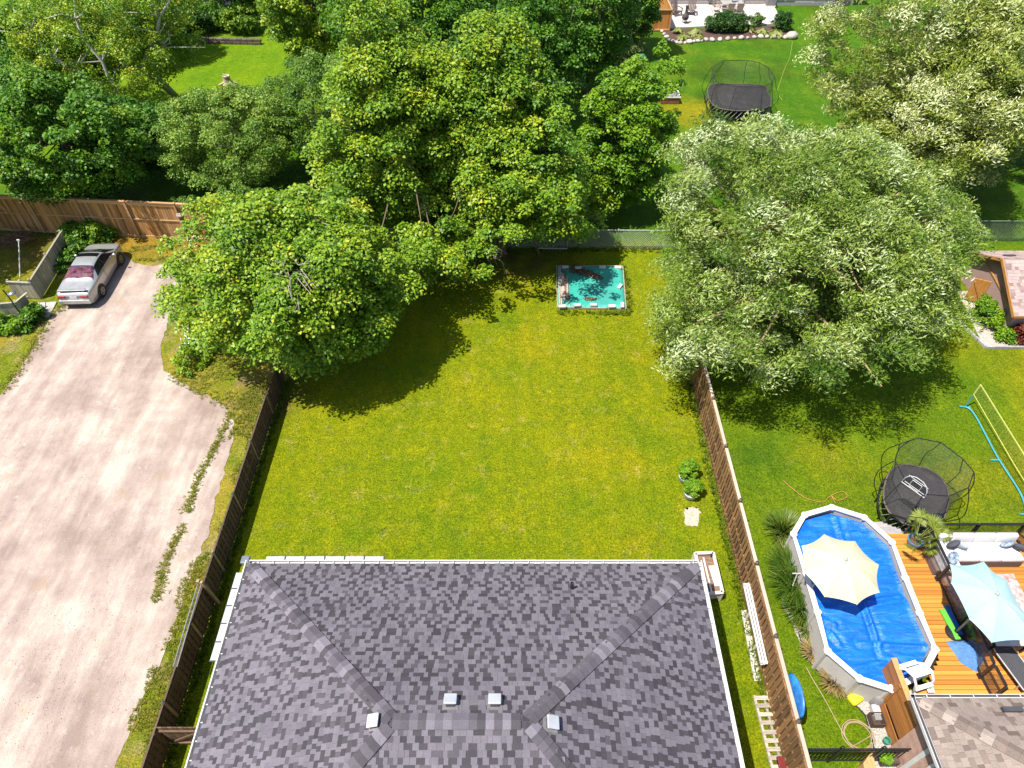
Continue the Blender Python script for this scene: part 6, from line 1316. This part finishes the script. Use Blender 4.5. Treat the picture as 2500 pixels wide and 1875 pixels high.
MB().bar(p0t, p1t, .02, .05).build('net_tape', YEL, vb, world=True); MB().tube([pb0 + Vector((0, 0, .02)), (pb0 + p1t - Vector((0, 0, .6))) / 2 - Vector((0, 0, .06)), p1t - Vector((0, 0, .6))], .012, 6).build('net_cord', YEL, vb, world=True)
nn_ = MB()
for k in range(46): f = k / 45; a = p0t.lerp(p1t, f); nn_.bar(a, a - Vector((0, 0, .58)), .005, .005)
for z in (.12, .24, .36, .48): nn_.bar(p0t - Vector((0, 0, z)), p1t - Vector((0, 0, z)), .005, .005)
nn_.build('netting', M('dark_twine', (.08, .08, .05), .8), vb, world=True)
# ------------------------------------------------------------------ the shed on the right
sh = thing('garden_shed', 'mauve garden shed with pinkish shingled gable roof at the right edge', 'shed', (26, 26, 0)); SX0, SX1, SY0, SY1 = 22.95, 30.5, 24.0, 28.3; ZE2, ZA = 1.55, 2.72; YM = (SY0 + SY1) / 2
WALL = M('mauve_siding', (.33, .215, .19), .85, .1, 2, stretch=(1, 1, 14)); OC = M('orange_trim', (.42, .19, .05), .7, .2, 3)
mb = MB(); ft = lambda x: [(x, SY0, 0), (x, SY1, 0), (x, SY1, ZE2), (x, YM, ZA - .08), (x, SY0, ZE2)]
mb.hexa(ft(SX0), ft(SX1)); mb.build('wall', WALL, sh, world=True)
OV = .32; slp = (ZA - ZE2) / (YM - SY0); ye = SY0 - OV; ze = ZE2 - slp * OV + .05; ZA2 = ZA + .05; SRX = SX0 - .33
rf = MB(); yb = SY1 + OV
rf.hexa([(SRX, ye, ze), (SX1 + .3, ye, ze), (SX1 + .3, YM, ZA2), (SRX, YM, ZA2)], [(SRX, ye, ze + .06), (SX1 + .3, ye, ze + .06), (SX1 + .3, YM, ZA2 + .06), (SRX, YM, ZA2 + .06)])
rf.hexa([(SRX, YM, ZA2), (SX1 + .3, YM, ZA2), (SX1 + .3, yb, ze), (SRX, yb, ze)], [(SRX, YM, ZA2 + .06), (SX1 + .3, YM, ZA2 + .06), (SX1 + .3, yb, ze + .06), (SRX, yb, ze + .06)])
sroof = rf.build('roof', M('pink_felt', (.25, .18, .16), .9), sh, world=True)
ln = math.hypot(YM - ye, ZA2 - ze); uy, uz = (YM - ye) / ln, (ZA2 - ze) / ln
shingle_planes(sroof, [((SRX, ye, ze + .06), (1, 0, 0), (0, uy, uz), SX1 - SRX + .3, ln, 0, 0), ((SX1 + .3, yb, ze + .06), (-1, 0, 0), (0, -uy, uz), SX1 - SRX + .3, ln, 0, 0)], SH_PINK, 41, exp=.16, widths=(.16, .24, .3), pdark=.22, limit=150)
for a, b3 in (((SRX - .015, ye - .01, ze), (SRX - .015, YM, ZA2 + .01)), ((SRX - .015, YM, ZA2 + .01), (SRX - .015, yb + .01, ze))): MB().bar(a, b3, .03, .15).build('barge_board', OC, sh, world=True)
MB().bar((SRX, ye - .015, ze + .01), (SX1, ye - .015, ze + .01), .03, .12).build('fascia', OC, sh, world=True)
p = at(2478, 634, 2.55); MB().box((p.x, YM + .75, ZA2 - .3), (.5, .26, .08), Matrix.Rotation(-math.atan(slp), 3, 'X')).build('roof_vent', CLIP, sh, bevel=.02, world=True)
for a, b3 in (((SX0 - .02, YM + 1.1, 1.75), (SX0 - .02, SY0 + .35, 1.32)), ((SX0 - .02, YM - .2, 1.95), (SX0 - .02, YM - .55, 2.15))): MB().bar(a, b3, .03, .07).build('gable_batten', OC, sh, world=True)
d0 = Vector((SX0 - .03, YM + .15, 0)); mb = MB(); mb.hexa([d0 + Vector(q) for q in ((0, 0, .1), (-.62, .28, .1), (-.62, .28, 1.35), (0, 0, 1.35))], [d0 + Vector(q) for q in ((.02, .04, .1), (-.6, .32, .1), (-.6, .32, 1.35), (.02, .04, 1.35))]); dr = mb.build('door', M('orange_door', (.45, .2, .04), .7, .25, 3, stretch=(6, 6, .6)), sh, world=True)
MB().bar(d0 + Vector((-.01, -.02, .2)), d0 + Vector((-.6, .25, 1.2)), .03, .08).build('door_brace', OC, dr, world=True)
MB().box((24.2, SY0 - .015, 1.0), (.7, .05, .6)).build('window_frame', WHITE, sh, world=True); wf = MB().box((24.2, SY0 - .03, 1.0), (.6, .04, .5)).build('window_pane', GL, sh, world=True); MB().box((24.2, SY0 - .05, 1.0), (.03, .03, .5)).build('glazing_bar', WHITE, wf, world=True)
MB().tube([(SX0 - .05, SY0 + .5, .9 + .12 * math.sin(a)) if False else (SX0 - .06, SY0 + .55 + .16 * math.cos(a), .95 + .16 * math.sin(a)) for a in np.arange(0, 6.2, .4)], .018, 6, True).build('hose_coil', BLK, sh, world=True)
# its bed
bedp = [at(*p)[:2] for p in ((2393, 830), (2406, 848), (2520, 850))] + [(SX1, SY0 - .1), (SX0 - .05, SY0 - .05), (SX0 - .05, SY1 - 1), (SX0 - .6, SY1 - 1)]
tag(struct(sheet('shed_bed', bedp, .014, M('bed_gravel', (.4, .34, .29), .95, .4, 14, world=True, bump=.6))), 'gravel flower bed round the shed')
k0, k1, k2 = at(2388, 822, 0), at(2405, 850, 0), at(2540, 851, 0); kb = thing('bed_kerb', 'grey stone kerb round the shed flower bed', 'kerb', (k1.x, k1.y, 0)); KS = M('kerb_stone', (.32, .3, .28), .9, .2, 4, rnd=.15)
for a, b3, n_ in ((k0 + Vector((-.5, 1.2, 0)), k1, 4), (k1, k2, 6)):
    for i in range(n_): p, q = a.lerp(b3, i / n_), a.lerp(b3, (i + .97) / n_); MB().bar(p + Vector((0, 0, .06)), q + Vector((0, 0, .06)), .09, .13).build('kerb_stone', KS, kb, world=True)

# ------------------------------------------------------------------ the far house, its patio and garden
FY = 68.3
fh = thing('far_house', 'pale rendered house behind the far patio', 'house', (21, 72, 0)); RND = M('pale_render', (.42, .38, .35), .9, .1, 1.2, dirt=(.32, .28, .25)); 
MB().box((22.2, FY + 4.2, 1.4), (17.6, 8, 2.8)).build('wall', RND, fh, world=True)
MB().box((22.2, FY + .17, .12), (17.64, .05, .3)).build('plinth', M('plinth_grey', (.3, .28, .27), .9, .15), fh, world=True)
rf = MB(); rx0, rx1, ry0, ry1 = 12.9, 31.5, FY - .3, FY + 8.7; rf.poly([(rx0, ry0, 2.85), (rx1, ry0, 2.85), (rx1 - 4.5, FY + 4.2, 5), (rx0 + 4.5, FY + 4.2, 5)]); rf.poly([(rx1, ry1, 2.85), (rx0, ry1, 2.85), (rx0 + 4.5, FY + 4.2, 5), (rx1 - 4.5, FY + 4.2, 5)]); rf.poly([(rx1, ry0, 2.85), (rx1, ry1, 2.85), (rx1 - 4.5, FY + 4.2, 5)]); rf.poly([(rx0, ry1, 2.85), (rx0, ry0, 2.85), (rx0 + 4.5, FY + 4.2, 5)]); rf.poly([(rx0, ry1, 2.84), (rx1, ry1, 2.84), (rx1, ry0, 2.84), (rx0, ry0, 2.84)])
rf.build('roof', M('far_roof', (.12, .1, .095), .9, .2, 6), fh, world=True)
def win(x, w, z0, z1, name='window', nm2='pane'):
    o = MB().box((x, FY + .17, (z0 + z1) / 2), (w, .08, z1 - z0)).build(name, WHITE, fh, world=True); MB().box((x - w / 4, FY + .12, (z0 + z1) / 2 + .03), (w / 2 - .1, .04, z1 - z0 - .16)).build(nm2, GL, o, world=True); MB().box((x + w / 4, FY + .12, (z0 + z1) / 2 + .03), (w / 2 - .1, .04, z1 - z0 - .16)).build(nm2, GL, o, world=True)
win(24.75, 1.7, .35, 1.5); win(28.0, 1.4, .6, 1.7)
d_ = MB().box((20.35, FY + .16, 1.0), (1.4, .1, 1.95)).build('door', WHITE, fh, world=True); MB().box((20.35, FY + .1, 1.2), (1.0, .04, 1.3)).build('pane', M('door_glass', (.35, .4, .42), .1), d_, world=True)
MB().box((29.9, FY + .13, .9), (1.5, .14, 1.7)).build('dark_panel', M('dark_panel', (.1, .085, .09), .6), fh, world=True)
pat = [at(*p)[:2] for p in ((1622, 71), (1725, 66), (1730, 69), (1900, 60), (1906, 52), (1888, 14))]; pat = [(p[0], p[1]) for p in pat] + [(at(1888, 14).x, FY + .2), (13.35, FY + .2)]
o = MB().prism(pat, -.02, .09).build('patio', M('pale_patio', (.47, .42, .38), .9, .1, 1.5, world=True, dirt=(.38, .32, .28))); tag(struct(o), 'pale concrete patio of the far house')
# raised mulch bed with boulders
bed = [at(*p)[:2] for p in ((1616, 78), (1628, 95), (1650, 105), (1700, 104), (1760, 98), (1850, 94), (1930, 96), (1934, 88), (1920, 68), (1905, 62), (1730, 70), (1622, 72))]
tag(struct(sheet('mulch_bed', ragged(bed, .3, .04, 2), .016, M('dark_mulch', (.08, .045, .032), .95, .5, 10, bump=.8, bscale=25, world=True))), 'dark mulch flower bed along the far patio')
rng = random.Random(14); BS = M('field_stone', (.42, .36, .31), .85, .25, 4, rnd=.22, bump=.4, bscale=12)
ring_ = [(1616, 78), (1621, 85), (1627, 92), (1634, 99), (1642, 103), (1651, 106), (1661, 107), (1672, 106), (1683, 105), (1694, 103), (1703, 102), (1713, 101), (1723, 99), (1738, 100), (1757, 99), (1776, 97), (1793, 95), (1809, 95), (1825, 94), (1841, 93), (1857, 92), (1872, 92), (1888, 92), (1903, 92), (1917, 94), (1931, 93), (1930, 84)]
ORD = 'first,second,third,fourth,fifth,sixth,seventh,eighth,ninth,tenth,eleventh,twelfth,thirteenth,fourteenth,fifteenth,sixteenth,seventeenth,eighteenth,nineteenth,twentieth,twenty first,twenty second,twenty third,twenty fourth,twenty fifth,twenty sixth,last'.split(',')
for i, (u, v) in enumerate(ring_):
    p = at(u, v); s = rng.uniform(.17, .3) * (1.9 if i in (25,) else 1); o = MB().blob((0, 0, s * .35), (s, s * .8, s * .62), rng, 9, 6, .12).build('boulder', BS, smooth=True); o.location = (p.x, p.y, 0); o.rotation_euler = (0, 0, rng.uniform(0, 3))
    w = 'largest pale boulder at the right end of the far flower bed' if i == 25 else 'pale boulder edging the far flower bed, ' + (ORD[i] + ' from its left end' if i < 26 else 'behind the largest one'); tag(o, w, 'stone', 'boulders edging the far flower bed')
# adirondack chairs
AC = M('brown_resin', (.12, .085, .075), .6, .15, 4)
def adirondack(label, x, y, rz):
    r = thing('garden_chair', label, 'chair', (x, y, .09), rz, 'slatted garden chairs on the far patio')
    for i in range(5): MB().bar((-.24 + i * .12, .18, .33), (-.3 + i * .15, .52, 1.12 - abs(i - 2) * .06), .105, .025, (0, -1, .3)).build('back_slat', AC, r)
    for i in range(5): MB().box((0, -.38 + i * .125, .4 - i * .022), (.56, .11, .025)).build('seat_slat', AC, r)
    for s in (-1, 1):
        MB().bar((s * .36, -.45, .6), (s * .36, .35, .58), .13, .03).build('armrest', AC, r); MB().box((s * .33, -.4, .3), (.04, .1, .6)).build('front_leg', AC, r); MB().bar((s * .29, -.4, .36), (s * .29, .5, .05), .04, .12).build('rear_leg', AC, r)
p = at(1649, 36, .09); adirondack('brown slatted garden chair next to the orange cedar fence', p.x, p.y, math.radians(25)); p = at(1686, 34, .09); adirondack('brown slatted garden chair right of the clay chimney stove', p.x, p.y, math.radians(-12))
p = at(1671, 56, .09); ch_ = thing('chimenea', 'brown bellied chimney stove between the slatted chairs', 'stove', (p.x, p.y, .09)); CI = M('cast_iron', (.07, .055, .055), .55, .2, 5)
MB().lathe([(.1, .22), (.24, .3), (.3, .45), (.27, .62), (.14, .76), (.1, .85), (.09, 1.25), (.13, 1.27), (.13, 1.32), (.1, 1.34)], (0, 0, 0), 18).build('belly', CI, ch_, smooth=True); MB().lathe([(.15, 1.34), (.15, 1.38), (.03, 1.42)], (0, 0, 0), 14).build('cap', CI, ch_)
for k in range(3): a = k * 2.1 + .5; MB().tube([(.1 * math.cos(a), .1 * math.sin(a), .28), (.26 * math.cos(a), .26 * math.sin(a), 0)], .025, 6).build('leg', CI, ch_)
MB().box((0, -.27, .45), (.2, .06, .18)).build('mouth', M('soot', (.01, .01, .01), .9), ch_, bevel=.02)
# dining set
p = at(1783, 27, .09); dt = thing('dining_table', 'glass topped dining table on the far patio', 'table', (p.x, p.y, .09)); TNN = M('tan_frame', (.25, .2, .16), .5)
MB().box((0, 0, .72), (1.9, 1.0, .02)).build('glass_top', M('table_glass', (.35, .34, .32), .08, spec=.8), dt, bevel=.005); MB().tube([(-.95, -.5, .71), (.95, -.5, .71), (.95, .5, .71), (-.95, .5, .71)], .025, 6, True).build('rim', TNN, dt)
for x in (-.85, .85):
    for y_ in (-.42, .42): MB().tube([(x, y_, 0), (x * .95, y_ * .95, .71)], .022, 6).build('leg', TNN, dt)
SLG = M('tan_sling', (.3, .24, .18), .85, .12, 8)
def patio_chair(label, x, y, rz):
    r = thing('patio_chair', label, 'chair', (x, y, .09), rz, 'sling chairs round the far dining table'); MB().box((0, 0, .43), (.5, .5, .02)).build('seat', SLG, r); MB().box((0, .3, .75), (.5, .03, .6), Matrix.Rotation(-.2, 3, 'X')).build('backrest', SLG, r)
    for s in (-1, 1): MB().tube([(s * .28, -.25, 0), (s * .28, -.24, .62), (s * .28, .24, .66), (s * .28, .36, 1.05)], .02, 6).build('side_frame', TNN, r); MB().tube([(s * .28, .24, .62), (s * .28, .36, 0)], .02, 6).build('rear_leg', TNN, r)
q = Vector((p.x, p.y, 0))
for lb, x, y_, a in (('tan sling chair at the left end of the far table', -1.35, -.1, 90), ('tan sling chair at the near side of the far table, left', -.35, -.95, 180), ('tan sling chair at the near side of the far table, right', .45, -.95, 180), ('tan sling chair behind the far table, left', -.45, .95, 0), ('tan sling chair behind the far table, right', .9, .95, -20)): patio_chair(lb, q.x + x, q.y + y_, math.radians(a))
um = thing('folded_umbrella', 'folded blue striped umbrella standing in the far table', 'umbrella', (q.x, q.y, .09)); MB().tube([(0, 0, 0), (0, 0, 2.5)], .022, 8).build('pole', TNN, um); MB().lathe([(.03, 1.05), (.2, 1.15), (.16, 1.6), (.06, 2.35), (.02, 2.5)], (0, 0, 0), 12).build('canopy', M('blue_stripe_canvas', (.05, .12, .4), .85, .8, 4, stretch=(6, 6, .2), col2=(.5, .5, .55)), um); MB().lathe([(.25, 0), (.25, .05), (.05, .1)], (0, 0, 0), 14).build('base', CI, um)
for x, y_, lb, mt in ((-1.0, 1.5, 'dark cloth hung beside the folded umbrella at the far house', (.012, .012, .016)),): pass
p = at(1812, 38, .09); o = MB().lathe([(.3, 0), (.3, .05), (.08, .12), (.04, .4), (.03, .4)], (0, 0, 0), 16).build('umbrella_base', CI, smooth=False); o.location = (p.x, p.y, .09); tag(o, 'empty dark umbrella base right of the far table', 'umbrella base')
ac_ = thing('heat_pump', 'grey air conditioning unit against the far house wall', 'air conditioner', (*at(1878, 15)[:2], .09)); MB().box((0, 0, .4), (.85, .8, .78)).build('casing', M('ac_grey', (.2, .19, .19), .5, .15, 25), ac_, bevel=.03); MB().lathe([(.36, .79), (.36, .81), (.1, .83)], (0, 0, 0), 18).build('fan_guard', BLK, ac_); MB().box((0, 0, .03), (.95, .9, .06)).build('pad', PV, ac_)
hr = thing('hose_reel', 'dark hose coil hung on the far house wall', 'hose', (18.05, FY + .1, .6)); MB().tube([(.32 * math.cos(a) * (1 - a * .004), -.02 - a * .004, .35 * math.sin(a)) for a in np.arange(0, 25, .35)], .02, 5).build('coil', M('grey_hose', (.1, .1, .1), .6), hr); MB().box((0, .03, .1), (.2, .12, .15)).build('holder', CI, hr)
for (u, v, s, lb) in ((1855, 58, 1, 'potted plant on the far patio, left of the grey urn'),):
    p = at(u, v, .09); r = thing('potted_plant', lb, 'potted plant', (p.x, p.y, .09)); MB().lathe([(.13, 0), (.17, .25), (.15, .25), (.13, .2)], (0, 0, 0), 12).build('pot', CI, r); rg = np.random.default_rng(4); cs = rg.normal(size=(9, 3)) * .1 + np.array([0, 0, .42]); vv, tt = foliage(rg, cs, rg.uniform(.1, .16, 9), 60, .1, .5); put('foliage', quads_mesh('foliage', vv, tt), HOS, r)
p = at(1897, 55, .09); o = MB().lathe([(.14, 0), (.24, .18), (.25, .32), (.16, .46), (.12, .5), (.05, .62)], (0, 0, 0), 16).build('grey_urn', M('urn_grey', (.3, .28, .3), .6), smooth=True); o.location = (p.x, p.y, .09); tag(o, 'grey lidded urn at the right corner of the far patio', 'urn')
# left of the far lawn: cold frame and planters
p = at(1632, 245); cf = thing('cold_frame', 'white framed cold frame box half hidden by the bright maple', 'cold frame', (p.x, p.y, 0)); MB().box((0, 0, .22), (1.3, 1.2, .42)).build('box', M('red_wood', (.2, .08, .05), .8), cf)
for y_ in (-.6, .6): MB().box((0, y_, .47), (1.4, .08, .06)).build('lid_rail', WHITE, cf)
for x in (-.66, 0, .66): MB().box((x, 0, .472), (.08, 1.12, .06)).build('lid_stile', WHITE, cf)
MB().box((0, 0, .452), (1.25, 1.1, .015)).build('glazing', sheer('frame_glass', (.3, .3, .28), .45, .1), cf)
p = at(1697, 400); vp = thing('vegetable_planter', 'slatted brown vegetable planter on the far lawn', 'planter', (p.x, p.y, 0)); VP = M('planter_slat', (.14, .1, .08), .85, .2, 3, rnd=.2)
for i in range(3):
    for x, y_, a, b3 in ((0, -.35, 1.3, .04), (0, .35, 1.3, .04), (-.63, 0, .04, .66), (.63, 0, .04, .66)): MB().box((x, y_, .1 + i * .16), (a, b3, .13)).build('slat', VP, vp)
MB().box((0, 0, .25), (1.2, .64, .4)).build('soil', M('pot_soil', (.09, .05, .035)), vp); rg = np.random.default_rng(6); cs = rg.uniform(-1, 1, (26, 3)) * (.52, .26, .08) + np.array([0, 0, .58]); cs = cs[(np.abs(cs[:, 0]) > .18) | (cs[:, 1] < -.05)]; vv, tt = foliage(rg, cs, rg.uniform(.1, .2, len(cs)), 50, .12, .6); put('leaf_crop', quads_mesh('leaf_crop', vv, tt), SAGE, vp); MB().box((.02, .12, .6), (.34, .26, .2)).build('terracotta_pot', M('terracotta', (.36, .12, .05), .8), vp, bevel=.03)
p = at(1690, 424); rt = thing('round_planter', 'round ribbed white planter tub on the far lawn', 'planter', (p.x, p.y, 0)); MB().lathe([(.42, 0), (.44, .1), (.42, .12), (.44, .22), (.42, .24), (.44, .34), (.38, .34), (.37, .26)], (0, 0, 0), 22).build('tub', WB2, rt); MB().lathe([(.38, .27), (0, .29)], (0, 0, 0), 14).build('soil', M('red_soil', (.25, .13, .08), .95), rt)
p = at(1548, 145); o = MB().blob((0, 0, .4), (.4, .25, .42), random.Random(9), 12, 8, .1).build('green_bag', M('green_tarp', (.02, .2, .1), .5, .2, 4), smooth=True); o.location = (p.x + .4, p.y - 1, 0); tag(o, 'green bag at the foot of the spruce on the far lawn', 'bag')
# far left: stump stool, retaining wall, steps of the next house
p = at(557, 205); sx_ = thing('tree_stump', 'pale tree stump with splayed roots on the far left lawn', 'stump', (p.x, p.y, 0)); SW = M('stump_wood', (.42, .33, .22), .9, .25, 4); MB().lathe([(.42, 0), (.3, .15), (.26, .4), (.27, .62), (.24, .62), (.2, .56), (0, .56)], (0, 0, 0), 14).build('trunk_base', SW, sx_, smooth=False)
for a in (3.6, 4.7, 5.6, .2): MB().tube([(.1 * math.cos(a), .1 * math.sin(a), .2), (.45 * math.cos(a), .4 * math.sin(a), .06), (.75 * math.cos(a), .6 * math.sin(a), .0)], [.14, .1, .04], 7).build('root', SW, sx_)
MB().bar((-.25, .2, .66), (.3, -.2, .64), .05, .04).build('stick', SW, sx_)
rw = thing('retaining_wall', 'low brown stone retaining wall at the end of the far left lawn', 'wall', (-26, 59.6, 0)); RW = M('wall_stone', (.11, .08, .06), .9, .25, 4, rnd=.25); q0, q1 = at(455, 104), at(622, 108); d = q1 - q0; rw.location = (q0.x, q0.y, 0); rw.rotation_euler = (0, 0, math.atan2(d.y, d.x)); rng = random.Random(3); sb_ = [MB().box((0, 0, 0), (w, .3, .2)).mesh('wall_stone', bevel=.02, seg=1) for w in (.4, .52, .62)]
for m_ in sb_: m_.materials.append(RW)
for r in range(2):
    x = rng.uniform(0, .3)
    while x < d.length: i = rng.randrange(3); w = (.4, .52, .62)[i]; put('stone', sb_[i], None, rw, (x + w / 2, r * .04 + rng.uniform(-.015, .015), .1 + r * .205)); x += w + .015
p = at(528, 16); ps = thing('garden_pergola', 'brown timber porch frame behind the trees at the top left', 'porch', (p.x, p.y, 0)); MB().box((0, .4, .1), (2.2, 1.2, .2)).build('step', M('pale_patio', (.47, .42, .38)), ps)
for x in (-.7, .7): MB().box((x, .3, 1.4), (.14, .14, 2.6)).build('post', CEDT, ps)
MB().box((0, .3, 2.7), (2.2, .2, .2)).build('beam', CEDT, ps); MB().box((0, 1.0, 1.3), (2.4, .1, 2.6)).build('back_panel', M('dark_panel', (.1, .085, .09)), ps)
p = at(515, 66); o = MB().lathe([(.1, 0), (.08, .55), (.3, .6), (.34, .68), (.28, .66), (0, .62)], (0, 0, 0), 16).build('bird_bath', M('pale_stone', (.4, .38, .36), .8), smooth=False); o.location = (p.x, p.y, 0); tag(o, 'pale bird bath in the shade at the end of the far left lawn', 'bird bath')
